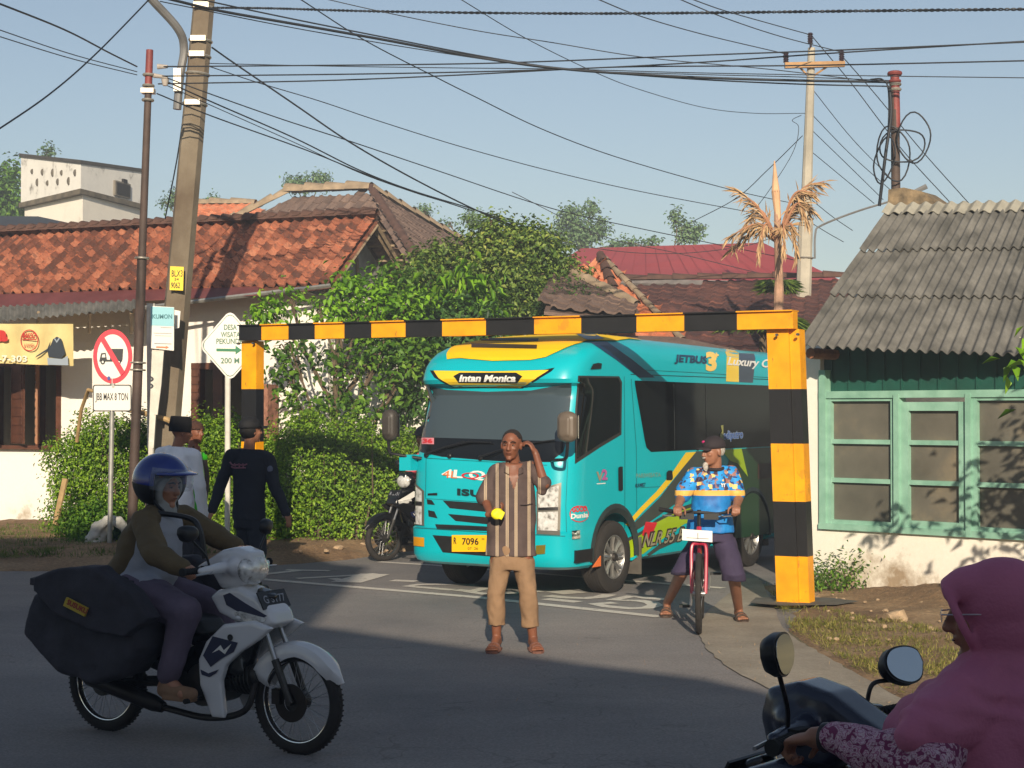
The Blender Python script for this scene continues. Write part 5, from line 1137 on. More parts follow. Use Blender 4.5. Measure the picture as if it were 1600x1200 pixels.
# right steel pole
Yr = 19.4; a, b = at(1400, 330, Yr), at(1398, 112, Yr); rp = pole('steel_pole', 'dark red steel pole with hanging cable coils rising behind the corrugated roof', [Vector((a.x, a.y, 0)), a, b], [.06, .055, .05], RUST)
mb = MB(); mb.tube([at(1400, 200, Yr), b], [.053, .053], 12); mb.torus(at(1398, 115, Yr), (0, 0, 1), .06, .028, 20, 8); mb.torus(at(1398, 127, Yr), (0, 0, 1), .055, .02, 20, 8); mb.build('red_top', REDP, rp)
mb = MB(); mb.torus(at(1399, 132, Yr), (0, 0, 1), .055, .018, 20, 6); mb.torus(at(1399, 140, Yr), (0, 0, 1), .055, .018, 20, 6); loose(mb.build('clamp', BAND, rp))
WIRE = flat('cable_black', S(26, 30, 38), .6)
def wire(lab, pts, r=.008, grp='overhead cables', twist=0, nm='cable'):
    P = catmull([at(*p) for p in pts], 9); mb = MB()
    if twist:
        Q = [P[i].lerp(P[i+1], k/14) for i in range(len(P)-1) for k in range(14)]; 
        for ph in (0, pi): mb.tube([q+Vector((0, sin(i*.75+ph), cos(i*.75+ph)))*twist for i, q in enumerate(Q)], r, 4)
    else: mb.tube(P, r, 5)
    return tag(mb.build(nm, WIRE, None, fix=False, ang=80), lab, 'cable', grp)
W = wire
W('twisted overhead cable crossing the whole sky as its topmost level line', [(318, 12, 22), (420, 13, 21.5), (600, 18, 20.5), (870, 21, 19), (1100, 20, 18), (1350, 17, 17), (1640, 14, 16)], .009, twist=.009)
W('thickest overhead cable, sagging from the top left to the dark red steel pole', [(255, -4, 17), (345, 17, 17.5), (470, 39, 18), (600, 62, 18.5), (750, 90, 19), (885, 108, 19), (1050, 119, 19.2), (1220, 125, 19.3), (1396, 128, 19.4)], .016)
W('overhead cable running close above the thickest one', [(290, -6, 17.4), (440, 26, 18), (600, 58, 18.6), (760, 89, 19.1), (885, 107.5, 19.2), (1060, 122, 19.3), (1240, 131, 19.4), (1396, 135, 19.4)], .009)
W('overhead cable running close below the thickest one', [(250, 2, 17), (440, 40, 18), (600, 68, 18.5), (760, 93, 19), (885, 109, 19.1), (1080, 116, 19.2), (1240, 120, 19.3), (1396, 126, 19.4)], .006)
W('thin cable from the top edge left of centre down to the dark red steel pole', [(490, -6, 20), (600, 19, 20), (740, 47, 19.8), (860, 66, 19.6), (1010, 90, 19.5), (1200, 108, 19.4), (1396, 131, 19.4)], .006)
W('long diagonal overhead cable from the top edge down to the dead palm', [(465, -4, 18), (570, 63, 19), (680, 120, 20), (740, 150, 21), (850, 203, 22.5), (975, 249, 24), (1145, 297, 27), (1260, 322, 30)], .007)
W('diagonal overhead cable from the top centre to the side of the far concrete pole', [(715, -4, 20), (820, 59, 22), (930, 113, 24), (1000, 140, 25.5), (1100, 168, 27.5), (1180, 177, 29), (1260, 177, 30)], .006)
W('power line from the top edge to the left insulator of the crossarm', [(930, -3, 24), (1000, 25, 25.5), (1100, 54, 28), (1227, 84, 29.9)], .009)
W('power line from the top edge to the right insulator of the crossarm', [(1058, -3, 25), (1130, 27, 26.5), (1220, 57, 28.5), (1314, 81, 29.9)], .009)
W('power line from the top edge to the topmost insulator', [(1074, -4, 25), (1130, 16, 26.5), (1200, 36, 28.5), (1265, 54, 29.9)], .009)
W('level cable from the slim steel pole to the right edge, upper strand', [(247, 104, 20.8), (450, 102.5, 20.4), (700, 100, 19.9), (850, 96, 19.6), (1100, 86, 19), (1315, 78, 18.6), (1640, 64, 18)], .009)
W('level cable from the slim steel pole to the right edge, crossing the upper strand', [(247, 119, 20.8), (600, 115, 20), (880, 108, 19.5), (1100, 97, 19.1), (1300, 83, 18.7), (1640, 62, 18.1)], .009)
W('level cable from the slim steel pole passing behind the crossarm', [(247, 131, 20.8), (500, 126, 20.3), (700, 118, 20), (880, 108.5, 19.6), (1000, 104, 19.4), (1270, 102, 19), (1640, 94, 18.2)], .009)
W('reddish level cable passing just over the dark red steel pole', [(326, 99, 21.7), (500, 103, 21), (700, 106, 20.5), (880, 108, 20), (1100, 114, 19.6), (1400, 119, 19.2), (1640, 122, 18.8)], .006)
W('cable falling from the slim steel pole to the dead palm, longest of its bundle', [(262, 122, 20.8), (332, 148, 21), (440, 186, 22), (548, 221, 23), (679, 265, 25), (860, 325, 27.5), (1000, 357, 29), (1260, 410, 31)], .008)
W('cable falling from the concrete pole across the middle of the sky', [(328, 104, 21.8), (403, 129, 22.3), (500, 158, 23), (592, 189, 23.8), (720, 229, 25), (860, 267, 26.5), (1000, 299, 28), (1180, 333, 29.5)], .007)
W('steep cable from the concrete pole clamp down into the bushy tree', [(331, 74, 21.7), (365, 98, 22), (460, 163, 22.6), (548, 223, 23.2), (642, 277, 24), (737, 325, 25), (802, 352, 26), (870, 368, 27)], .012)
W('cable of the lower bundle, ending at the bushy tree', [(262, 128, 20.8), (333, 160, 21.2), (461, 216, 22.4), (560, 265, 23.6), (642, 297, 24.6), (740, 327, 25.4), (800, 348, 26)], .010)
W('thin parallel cable in the lower bundle left of the bushy tree', [(262, 134, 20.8), (333, 166, 21.2), (461, 223, 22.4), (560, 269, 23.6), (642, 299, 24.6), (700, 317, 25.2)], .006)
W('lowest cable of the lower bundle from the slim steel pole', [(245, 146, 20.8), (330, 181, 21.4), (480, 235, 22.8), (600, 283, 24), (740, 330, 25.5)], .009)
W('thick drooping cable from the left edge up to the slim steel pole', [(-20, -2, 14), (100, 46, 17), (170, 82, 19.4), (214, 104, 20.7)], .010)
W('upper thin cable of the pair from the left edge to the slim steel pole', [(-20, 40, 16), (110, 84, 18.6), (214, 112, 20.7)], .006)
W('lower thin cable of the pair from the left edge to the slim steel pole', [(-20, 51, 16), (110, 91, 18.6), (214, 117, 20.7)], .006)
W('diagonal cable rising from the left edge to the top, crossing the slim pole cables', [(-20, 214, 12), (75, 149, 13), (150, 84, 14), (240, -8, 15)], .007)
W('thin slack cable hanging behind the concrete pole down to the red roof', [(309, 20, 22.6), (293, 130, 23), (278, 240, 23.6), (258, 342, 24.5)], .010)
for i, (x0, y0, x1, y1, x2, y2, y3) in enumerate([(1270, 58, 1330, 130, 1408, 232, 318), (1316, 88, 1370, 150, 1440, 235, 320)]): W(('power line running down behind the corrugated roof from the topmost insulator', 'power line running down behind the corrugated roof from the right insulator')[i], [(x0, y0, 30), (x1, y1, 30.5), (x2, y2, 31), (1486+30*i, y3, 32)], .009)
for i, (p0, p1, p2, L_) in enumerate([((1266, 135), (1330, 215), (1395, 282), 'uppermost of the service cables fanning right from the far concrete pole'), ((1264, 174), (1330, 242), (1395, 300), 'second service cable fanning right from the far concrete pole'), ((1263, 198), (1325, 258), (1380, 312), 'third service cable fanning right from the far concrete pole'), ((1262, 232), (1320, 280), (1366, 318), 'fourth service cable fanning right from the far concrete pole'), ((1258, 304), (1300, 338), (1332, 360), 'fifth and short service cable right of the far concrete pole, above the lamp arm'), ((1258, 342), (1290, 362), (1318, 378), 'lowest short service cable right of the far concrete pole')]): W(L_, [(*p0, 30), (*p1, 30.6), (*p2, 31.2)], .007)
W('service cable falling left from the far concrete pole past the dead palm', [(1254, 212, 30), (1200, 265, 30.5), (1150, 310, 31), (1075, 350, 32)], .008)
W('loose cable hanging between the far concrete pole and the dead palm', [(1252, 180, 30), (1238, 188, 29.9), (1248, 200, 29.8), (1238, 240, 29.8), (1200, 300, 30), (1165, 345, 30.5)], .006)
W('thin cable crossing the red roof from left to right', [(800, 300, 34), (940, 368, 34), (1060, 396, 34), (1200, 430, 34), (1262, 442, 34)], .008)
W('slack cable hanging in front of the red roof toward the dead palm', [(850, 372, 33), (960, 392, 33), (1060, 396, 33), (1160, 385, 33), (1216, 368, 33)], .008)
cl = thing('cable_coil', 'black cable coil of several loops hanging on the dark red steel pole', 'cable', tuple(at(1400, 230, Yr)))
for cx, cy, rx, ry, tl in ((1428, 215, 26, 38, .2), (1396, 240, 26, 42, 0), (1382, 250, 15, 36, .3), (1410, 228, 36, 26, -.3)):
    pts = []
    for k in range(25): a_ = 2*pi*k/24; x, y = rx*cos(a_), ry*sin(a_)*(1+.15*sin(2*a_)); pts.append(at(cx+x*cos(tl)-y*sin(tl), cy+x*sin(tl)+y*cos(tl), Yr-.12+.03*sin(3*a_)))
    MB().tube(pts, .010, 5).build('loop', WIRE, cl, fix=False)
W('thick bundle of cables dropping down the left side of the dark red steel pole', [(1390, 135, 19.3), (1392, 180, 19.25), (1384, 240, 19.2), (1374, 322, 19.3)], .02)
W('cable curving over the left of the dark red steel pole with a pale splice', [(1360, 124, 19.35), (1378, 124, 19.3), (1388, 140, 19.3), (1388, 200, 19.25), (1380, 280, 19.2)], .010)
# no trucks sign
SGW = flat('sign_white', S(226, 222, 212), .45); SGR = flat('sign_red', S(214, 44, 62), .45); SGB = flat('sign_black', S(34, 34, 36), .5); SGG = flat('sign_green', S(20, 112, 70), .45); SGGT = flat('sign_green_text', S(66, 110, 88), .5)
Yn = 20.9; nt = thing('road_sign', 'round no-trucks sign over a JBB MAX 8 TON plate on a grey post', 'road sign', tuple(g0(172, Yn)))
mb = MB(); p0 = g0(172, Yn+.03); p1 = at(177, 540, Yn+.03); mb.tube([p0, p1], .032, 12); mb.build('post', METG, nt)
def circ(cx, cy, rx, ry, n=48): return [(cx+rx*cos(2*pi*k/n), cy+ry*sin(2*pi*k/n)) for k in range(n)]
def plate(nm, pts, Y, th, mat, par): return MB().prism([at(x, y, Y) for x, y in pts], (0, th, 0)).build(nm, mat, par)
disc = plate('disc', circ(176, 557, 30.6, 42.5), Yn, .012, SGR, nt)
plate('field', circ(176, 557, 24.2, 34.5), Yn-.004, .006, SGW, disc)
mb = MB(); Z_ = Yn-.008
for poly in ([(171, 545), (192.5, 545), (191.5, 562), (172, 562)], [(155.5, 562), (158, 552), (165, 551), (167, 562), (191, 562), (191, 565), (155, 565)], circ(160.5, 565.5, 3.6, 4, 16), circ(185.5, 565.5, 3.6, 4, 16)): mb.prism([at(x, y, Z_) for x, y in poly], (0, .003, 0))
mb.build('lorry_symbol', SGB, disc)
mb = MB()
for cx in (160.5, 185.5): mb.prism([at(x, y, Z_-.004) for x, y in circ(cx, 565.5, 1.6, 1.8, 12)], (0, .002, 0))
mb.prism([at(x, y, Z_-.004) for x, y in [(160, 554), (164, 553.5), (164.5, 558.5), (159, 558.5)]], (0, .002, 0)); mb.build('symbol_detail', SGW, disc)
plate('slash', [(157, 532), (163, 527), (195, 581), (189, 587)], Yn-.014, .003, SGR, disc); plate('blue_sticker', circ(170, 591, 2.6, 3.2, 12), Yn-.014, .003, flat('sticker_blue', S(60, 70, 140)), disc)
def rrect(x0, y0, x1, y1, r, n=5):
    o = []
    for cx, cy, a0 in ((x1-r, y0+r, -pi/2), (x1-r, y1-r, 0), (x0+r, y1-r, pi/2), (x0+r, y0+r, pi)):
        for k in range(n+1): a_ = a0+pi/2*k/n; o.append((cx+r*cos(a_), cy+r*sin(a_)))
    return o
wp = plate('weight_plate', rrect(145, 601, 205.5, 643, 4), Yn, .012, SGB, nt); plate('weight_field', rrect(146.6, 602.8, 203.8, 641.2, 3.2), Yn-.004, .006, SGW, wp)
def ptext(nm, s, x0, y0, x1, y1, Y, mat, par, **k): mb = MB(); o = at(x0, y1, Y); write(s, o, at(x1, y1, Y)-o, at(x0, y0, Y)-o, mb, **k); return mb.build(nm, mat, par, fix=False)
ptext('weight_lettering', 'JBB MAX 8 TON', 149, 614, 200, 629, Yn-.006, SGB, wp, offset=.015)
mb = MB(); mb.box(at(177, 602, Yn-.004), (.03, .02, .05)); mb.build('bracket', METG, nt)
# private tutoring board
Yk = 21.3; kb = thing('signboard', 'white and pale blue KUMON board on a white post in front of the concrete pole', 'signboard', tuple(g0(236, Yk)))
mb = MB(); mb.prism([at(x, y, Yk+.03) for x, y in ((229, 474), (241, 474), (249, 560), (240, 700), (230, 700))], (0, .06, 0)); p = g0(236, Yk+.06); mb.tube([p, at(236, 690, Yk+.06)], .04, 8); mb.prism([at(x, y, Yk+.02) for x, y in ((241, 546), (256, 546), (252, 600), (246, 648), (240, 648))], (0, .04, 0)); mb.build('post', M('white_post', S(214, 208, 196), .6, .2, 6), kb)
bd_ = plate('board', [(235, 478), (272, 480), (271.5, 548), (235, 544)], Yk-.02, .03, SGW, kb); plate('blue_header', [(235.5, 479), (271.5, 480.5), (271.5, 510), (235.5, 508.5)], Yk-.024, .006, flat('pale_blue', S(140, 194, 204), .5), bd_)
ptext('header_lettering', 'KUMON', 238, 491, 269, 498, Yk-.026, flat('teal_text', S(60, 120, 130)), bd_, offset=.03)
mb = MB()
for y, x0, x1, h in ((511, 251, 268, .8), (520, 240, 268, .8), (524, 242, 268, .6), (536, 241, 268, 1.2)): mb.prism([at(x, yy, Yk-.024) for x, yy in ((x0, y), (x1, y+.8), (x1, y+h+.8), (x0, y+h))], (0, .003, 0))
mb.build('fine_print', flat('fine_grey', S(130, 128, 130)), bd_); plate('orange_arrow', [(244, 541), (259, 541.5), (259, 540), (264, 542.6), (259, 545.5), (259, 544), (244, 543.5)], Yk-.024, .003, flat('arrow_orange', S(206, 120, 80)), bd_)
tag(MB().prism([at(x, y, 21.55) for x, y in ((272, 484), (282, 486), (280, 512), (274, 514))], (0, .01, 0)).build('paper_notice', SGW), 'small blank white paper stuck to the concrete pole beside the pale blue board', 'notice')
# diamond sign
Yd = 19.9; ds = thing('road_sign', 'white diamond DESA WISATA sign with a green arrow behind the left barrier post', 'road sign', tuple(g0(357, Yd)))
mb = MB(); mb.tube([g0(356, Yd+.03), at(356, 560, Yd+.03)], .034, 10); mb.build('post', M('white_post', S(214, 208, 196)), ds)
def diam(cx, cy, rx, ry, r=.12):
    P = [(cx, cy-ry), (cx+rx, cy), (cx, cy+ry), (cx-rx, cy)]; o = []
    for i in range(4):
        p, a, b = P[i], P[i-1], P[(i+1) % 4]
        for k in range(4):
            t_ = k/3; u = (p[0]+(a[0]-p[0])*r*(1-t_)+(b[0]-p[0])*r*t_, p[1]+(a[1]-p[1])*r*(1-t_)+(b[1]-p[1])*r*t_); m_ = 4*t_*(1-t_)*.35; o.append((u[0]+(p[0]-u[0])*m_, u[1]+(p[1]-u[1])*m_))
    return o
dp_ = plate('board', diam(359.5, 540, 49, 56), Yd, .014, SGW, ds); plate('border', diam(359.5, 540, 46, 52.5), Yd-.004, .003, SGGT, dp_); plate('field', diam(359.5, 540, 44.8, 51.2), Yd-.006, .003, SGW, dp_)
for s_, x0, y0, x1, y1 in (('DESA', 350, 507, 370, 515.5), ('WISATA', 345, 518.5, 375, 527), ('PEKUNDEN', 338, 529, 386, 537.5), ('200 M', 345, 559, 374, 568)): ptext('lettering', s_, x0, y0, x1, y1, Yd-.008, SGGT, dp_, offset=.02)
plate('arrow', [(338, 544.5), (368, 545), (368, 540), (378, 547), (368, 554), (368, 549.5), (338, 549)], Yd-.008, .003, SGG, dp_)
# bamboo stakes, sack
BAM = M('bamboo', S(176, 146, 100), .7, .3, 10, .2)
for lab, pts, r in (('bent pale rail leaning against the no-trucks sign and the hedge', [at(120, 690, 21.8), at(127, 640, 21.6), at(138, 609, 21.3), at(150, 612, 21.2)], .025), ('cut bamboo stake sticking out of the left hedge beside the wall', [at(86, 820, 21.9), at(102, 748, 22.0)], .04), ('bare branch lying across the top of the left hedge behind the black cap', [at(200, 640, 21.9), at(235, 648, 21.8), at(262, 656, 21.7), at(290, 672, 21.7)], .035)):
    mb = MB(); mb.tube(pts, r, 8); tag(mb.build('stake', BAM), lab, 'stake')
mb = MB(); Q = [(134, 866), (140, 845), (150, 828), (168, 812), (186, 815), (198, 828)]
mb.chain([at(x, y, 21.2) for x, y in Q], [.05, .07, .085, .06, .07, .05]); mb.chain([at(134, 866, 21.2), at(146, 868, 21.1), at(152, 850, 21.2), at(172, 822, 21.3)], [.05, .06, .06, .05])
tag(organic('sack', mb, .02, M('white_sack', S(190, 188, 182), .7, .2, 8, .4), None, 2, .035, 9), 'crumpled white plastic sack slumped at the foot of the no-trucks sign post', 'sack')
# ------------------------------------------------------------ motorcycles
CF, CR = gp(466, 1179), gp(168, 1142); FW = (CF-CR).normalized(); WBL = (CF-CR).length
def frm(O, fwd):
    l = Vector((-fwd.y, fwd.x, 0)); M4 = Matrix.Identity(4)
    for i, w in enumerate((fwd, l, Vector((0, 0, 1)))):
        for j in range(3): M4[j][i] = w[j]
    M4.translation = O; return M4
W1 = frm(CF, FW); L3 = lambda px, py, y=0.: onplane(px, py, W1, 1, y)
def P2(pts, y=0.): return [(lambda p: (p.x, p.z))(L3(a, b, y)) for a, b in pts]
WHP = M('white_bike_paint', S(214, 214, 216), .2, .04, 3, coat=.6); NVP = M('navy_bike_paint', S(24, 32, 66), .3, .1, 3, coat=.5); BKP = M('black_bike_paint', S(18, 18, 20), .25, .1, 3, coat=.4)
ENG = M('engine_metal', S(74, 72, 70), .5, .4, 16, metal=.7); SEAT = M('black_vinyl', S(22, 21, 22), .55, .2, 8, .2, 60); SLV = M('fork_silver', S(176, 176, 176), .3, .15, 8, metal=.8)
GRIP = L3(303, 893, -.3)
def ell2(name, c, r, R, mat, par, **k): mb = MB(); mb.sph(c, r, R, 24, 14); return mb.build(name, mat, par, local=True, **k)
def moto(nm, label, M4, pan, pan2, plate_s, grp=None, mz=(0, 0), msc=1.0, panel=None, tilt=(0, 0), hls=1.0):
    m_ = thing(nm, label, 'motorcycle', tuple(M4.translation), math.atan2(M4[1][0], M4[0][0]), grp)
    def wheel(cx, disc):
        mb = MB(); mb.torus((cx, 0, .28), (0, 1, 0), .243, .037, 64, 12, sq=.9)
        for k in range(64):
            a = 2*pi*k/64; 
            for s in (-1, 1): p = Vector((cx+.279*cos(a), s*.012, .28+.279*sin(a))); mb.box(p, (.008, .014, .004), Matrix.Rotation(-a-pi/2, 3, 'Y'))
        w = mb.build('wheel', TY, m_, local=True)
        r = MB(); r.lathe([(.228, -.024), (.212, -.02), (.209, 0), (.212, .02), (.228, .024)], (cx, 0, .28), (0, 1, 0), 48); r.build('rim', CHR, w, local=True)
        s = MB(); rg = random.Random(1)
        for k in range(36):
            a = 2*pi*k/36; a2 = a+(.5 if k % 2 else -.5); y = .025 if (k//2) % 2 else -.025; s.tube([(cx+.035*cos(a), y, .28+.035*sin(a)), (cx+.211*cos(a2), 0, .28+.211*sin(a2))], .0016, 4)
        s.build('spokes', SLV, w, local=True)
        h = MB(); h.cyl((cx, -.05, .28), (cx, .05, .28), .05 if disc else .075, n=20); h.cyl((cx, -.09, .28), (cx, .09, .28), .014, n=10); h.build('hub', ENG, w, local=True)
        if disc: d = MB(); d.lathe([(.045, -.068), (.10, -.068), (.10, -.062), (.045, -.062)], (cx, 0, .28), (0, 1, 0), 40); d.box((cx-.085, -.068, .31), (.05, .04, .08)); d.build('brake_disc', M('disc_dark', S(52, 46, 42), .4, .2, metal=.6), w, local=True)
    wheel(0, True); wheel(-WBL, False)
    # front fender: curved strip over the wheel
    mb = MB(); n = 26; prof = [(.060, -.05), (.062, -.015), (.05, .012), (.02, .024), (0, .027)]; prof = [(-y, r) for y, r in prof]+[(y, r) for y, r in prof[::-1]][1:]
    vs = []
    for i in range(n+1):
        a = R_(22+138*i/n); k = min(1, i/5+.15)*min(1, (n-i)/4+.45)
        for y, r in prof: rr_ = .292+r if r > 0 else .292+r*(1+1.2*max(0, (i-12)/14)); vs.append(Vector((rr_*cos(a), y*k, .28+rr_*sin(a))))
    K = len(prof); mb.add(vs, [(i*K+j, i*K+j+1, (i+1)*K+j+1, (i+1)*K+j) for i in range(n) for j in range(K-1)])
    fd = mb.mesh(); o = bpy.data.objects.new('t', fd); COL.objects.link(o); q = o.modifiers.new('s', 'SOLIDIFY'); q.thickness = .006
    me = bpy.data.meshes.new_from_object(o.evaluated_get(bpy.context.evaluated_depsgraph_get())); bpy.data.objects.remove(o); me.materials.append(pan)
    me.polygons.foreach_set('use_smooth', [True]*len(me.polygons)); me.set_sharp_from_angle(angle=R_(40)); link('front_fender', me, m_)
    hz_ = .98
    for s in (-1, 1):
        mb = MB(); mb.tube([(0, s*.07, .28), (-.10, s*.07, .50)], [.02, .022], 10, 1); mb.tube([(-.10, s*.07, .50), (-.19, s*.065, .70)], .014, 10, 0); mb.build('fork', [SLV, ENG], m_, local=True)
    # leg shields, beak, cowl
    lp = P2([(310, 1031), (322, 1002), (349, 975), (395, 970), (424, 982), (405, 999), (373, 1021), (353, 1040), (345, 1065), (351, 1123), (331, 1121), (312, 1070)], -.15)
    for s in (-1, 1):
        mb = MB(); mb.shell(lp, .022, .06, s*.135); o = organic('leg_shield', mb, .008, pan, m_, 5, local=True)
        st = MB(); 
        for poly in ([(318, 1024), (333, 994), (372, 1004), (366, 1018), (345, 1030), (330, 1042)], [(314, 1046), (326, 1052), (342, 1046), (338, 1052), (328, 1058), (316, 1054)]): st.prism([Vector((x, s*.159, z)) for x, z in P2(poly, -.157)], (0, s*.003, 0))
        st.build('stripe_decal', NVP, o, local=True)
        wv = MB(); 
        for poly in ([(332, 1020), (345, 1008), (350, 1016), (362, 1006), (352, 1022), (343, 1015)],): wv.prism([Vector((x, s*.163, z)) for x, z in P2(poly, -.161)], (0, s*.002, 0))
        wv.build('decal_accent', WHV, o, local=True)
        em = MB(); c = L3(360, 996, -.158); em.cyl((c.x, s*.158, c.z), (c.x, s*.163, c.z), .017, n=16); em.build('emblem', BKP, o, local=True)
    mb = MB(); mb.shell(P2([(344, 929), (356, 919), (390, 914), (420, 930), (441, 955), (446, 972), (431, 982), (397, 973), (358, 955)]), .105, .1); mb.sph(L3(392, 962), (.10, .12, .04)); bk_ = organic('front_cowl', mb, .009, pan, m_, 6, local=True)
    for s in (-1, 1):
        st = MB(); st.prism([Vector((x, s*.108, z)) for x, z in P2([(350, 930), (360, 926), (384, 942), (418, 962), (410, 967), (372, 955), (355, 945)], -.10)], (0, -s*.012, 0)); st.build('cowl_stripe', NVP if pan == WHP else WHV, bk_, local=True)
        tl = MB(); p_ = P2([(366, 957), (375, 955), (416, 966), (412, 972), (385, 971), (368, 966)], -.11); tl.prism([Vector((x, s*.112, z)) for x, z in p_], (0, -s*.02, 0)); tl.build('turn_signal', LAMP, bk_, local=True)
    cw = P2([(318, 884), (339, 871), (358, 858), (380, 853), (402, 862), (407, 885), (402, 908), (380, 920), (356, 917), (344, 895)])
    mb = MB(); mb.shell(cw, .085, .22); hc = L3(382, 884); mb.sph(hc, (.08, .125, .075)); mb.cap(GRIP+Vector((.03, .02, 0)), (hc.x-.06, 0, hc.z), .022, .04); mb.cap(Vector((GRIP.x+.03, -GRIP.y-.02, GRIP.z)), (hc.x-.06, 0, hc.z), .022, .04)
    mb.tube([(hc.x-.05, 0, hc.z-.03), L3(385, 935)], .05); hd = organic('handlebar_cowl', mb, .009, pan, m_, 7, local=True)
    fx = L3(404, 888); mb = MB(); mb.sph((fx.x-.035, 0, fx.z-.005), (.055*hls, .118*hls, .085*hls), None, 28, 16); lh_ = mb.build('headlight', LAMP, hd, local=True)
    mb = MB(); mb.box((hc.x-.06, 0, hc.z+.045), (.09, .15, .03), Matrix.Rotation(.3, 3, 'Y')); mb.build('instrument_panel', panel or BLKP, hd, local=True)
    for s in (-1, 1):
        g_ = MB(); a = Vector((GRIP.x, s*.24, GRIP.z)); b = Vector((GRIP.x-.02, s*.36, GRIP.z)); g_.cyl(a, b, .017, n=14); g_.cyl(b, b+Vector((0, s*.012, 0)), .022, n=14)
        for k in range(9): g_.torus(a.lerp(b, k/8), b-a, .017, .0022, 14, 4)
        g_.box(Vector((GRIP.x+.01, s*.20, GRIP.z)), (.05, .06, .045)); go_ = g_.build('grip', RUB, m_, local=True)
        l_ = MB(); l_.tube(catmull([(GRIP.x+.03, s*.19, GRIP.z), (GRIP.x+.06, s*.24, GRIP.z-.01), (GRIP.x+.05, s*.34, GRIP.z-.015)], 5), .006, 6); l_.build('brake_lever', SLV, go_, local=True)
        mc_ = Vector((GRIP.x-.02, s*.33, 1.165+mz[(s+1)//2])); ms = msc; x_ = MB(); x_.tube(catmull([(GRIP.x+.03, s*.21, GRIP.z+.02), (GRIP.x+.02, s*.23, GRIP.z+.08), tuple(mc_+Vector((.02, -s*.02, -.04)))], 6), .0065, 8); x_.build('mirror_stem', BLKP, m_, local=True)
        Rm = Matrix.Rotation(s*R_(14), 3, 'Z') @ Matrix.Rotation(R_(tilt[(s+1)//2]), 3, 'Y') * ms; x_ = MB(); x_.shell([(p[0], p[1]) for p in []] or [(0, 0), (0, 0)], .0) if 0 else None
        outl = [(.062, .0), (.055, .03), (.02, .043), (-.03, .04), (-.06, .02), (-.066, -.008), (-.045, -.032), (0, -.045), (.04, -.034)]
        for d0, k in ((0, 1), (.02, .96), (.034, .6)): pass
        rings = [[mc_+Rm @ Vector((d0, s*u*k, v*k)) for u, v in outl] for d0, k in ((-.008, 1), (.010, 1.0), (.026, .8), (.034, .4))]
        outl = [(p.x, p.y) for p in catmull([Vector((u, v, 0)) for u, v in outl+outl[:1]], 4)][:-1]; rings = [[mc_+Rm @ Vector((d0, s*u*k, v*k)) for u, v in outl] for d0, k in ((-.008, 1), (.010, 1.0), (.026, .8), (.034, .4))]
        n9 = len(outl); x_.add(sum(rings, []), [(j*n9+i, j*n9+(i+1) % n9, (j+1)*n9+(i+1) % n9, (j+1)*n9+i) for j in range(3) for i in range(n9)]+[tuple(range(n9)), tuple(range(3*n9, 4*n9))])
        mo = x_.build('mirror', BLKP, m_, local=True, ang=40); x_ = MB(); x_.prism([mc_+Rm @ Vector((-.009, s*u*.9, v*.9)) for u, v in outl], Rm @ Vector((-.002, 0, 0))); x_.build('mirror_glass', flat('mirror_silver', S(200, 206, 210), .03, 1), mo, local=True)
    pc = L3(424, 936); mb = MB(); Rp = Matrix.Rotation(R_(-28), 3, 'Y'); mb.box((pc.x+.015, 0, pc.z), (.008, .235, .10), Rp); pl = mb.build('number_plate', flat('plate_black', S(24, 24, 28), .4), m_, local=True)
    mb = MB(); c = Vector((pc.x+.0195, 0, pc.z)); write(plate_s, c+Rp @ Vector((.001, -.09, -.018)), Rp @ Vector((0, .18, 0)), Rp @ Vector((0, 0, .045)), mb, offset=.01); mb.build('plate_lettering', flat('plate_grey', S(150, 152, 160), .5), pl, local=True, fix=False)
    # body, seat, engine
    mb = MB(); mb.shell([(-.30, .40), (-.36, .62), (-.62, .56), (-1.0, .64), (-1.45, .80), (-1.5, .76), (-1.2, .56), (-.85, .40), (-.6, .33)], .10, .12); mb.tube([(-.2, 0, .85), (-.34, 0, .5), (-.4, 0, .36)], .06); bd = organic('body_panels', mb, .012, BKP, m_, 5, local=True)
    for s in (-1, 1): st = MB(); st.prism([(-.62, s*.104, .545), (-.95, s*.104, .60), (-.95, s*.104, .575), (-.66, s*.104, .525)], (0, s*.004, 0)); st.prism([(-.66, s*.104, .50), (-1.0, s*.104, .55), (-1.0, s*.104, .535)], (0, s*.004, 0)); st.build('side_stripe', WHV, bd, local=True)
    mb = MB(); mb.shell([(-.52, .60), (-.6, .68), (-.8, .70), (-1.0, .74), (-1.35, .80), (-1.42, .78), (-1.3, .72), (-.9, .64)], .13, .12); organic('seat', mb, .012, SEAT, m_, 6, local=True)
    mb = MB(); mb.cyl((-.55, -.12, .34), (-.55, .12, .34), .115, n=24); mb.cyl((-.45, 0, .37), (-.24, 0, .40), .075, .06, 16); mb.cyl((-.72, -.10, .33), (-.72, .10, .33), .08, n=20)
    for k in range(6): mb.cyl((-.40+.025*k, 0, .372), (-.395+.025*k, 0, .373), .085, n=16)
    mb.build('engine', ENG, m_, local=True)
    mb = MB(); mb.tube(catmull([(-.25, -.04, .36), (-.28, -.10, .22), (-.5, -.13, .17), (-.8, -.14, .20)], 6), .018, 10); mb.tube([(-.8, -.14, .20), (-.86, -.15, .22), (-1.3, -.17, .33), (-1.34, -.17, .34)], [.03, .045, .05, .035], 14); mb.build('exhaust', M('exhaust_dark', S(48, 44, 42), .45, .2, metal=.6), m_, local=True)
    mb = MB()
    for s in (-1, 1): mb.tube([(-.75, s*.09, .33), (-WBL, s*.085, .28)], .018, 8); mb.tube([(-1.1, s*.11, .62), (-WBL+.02, s*.10, .32)], .024, 10)
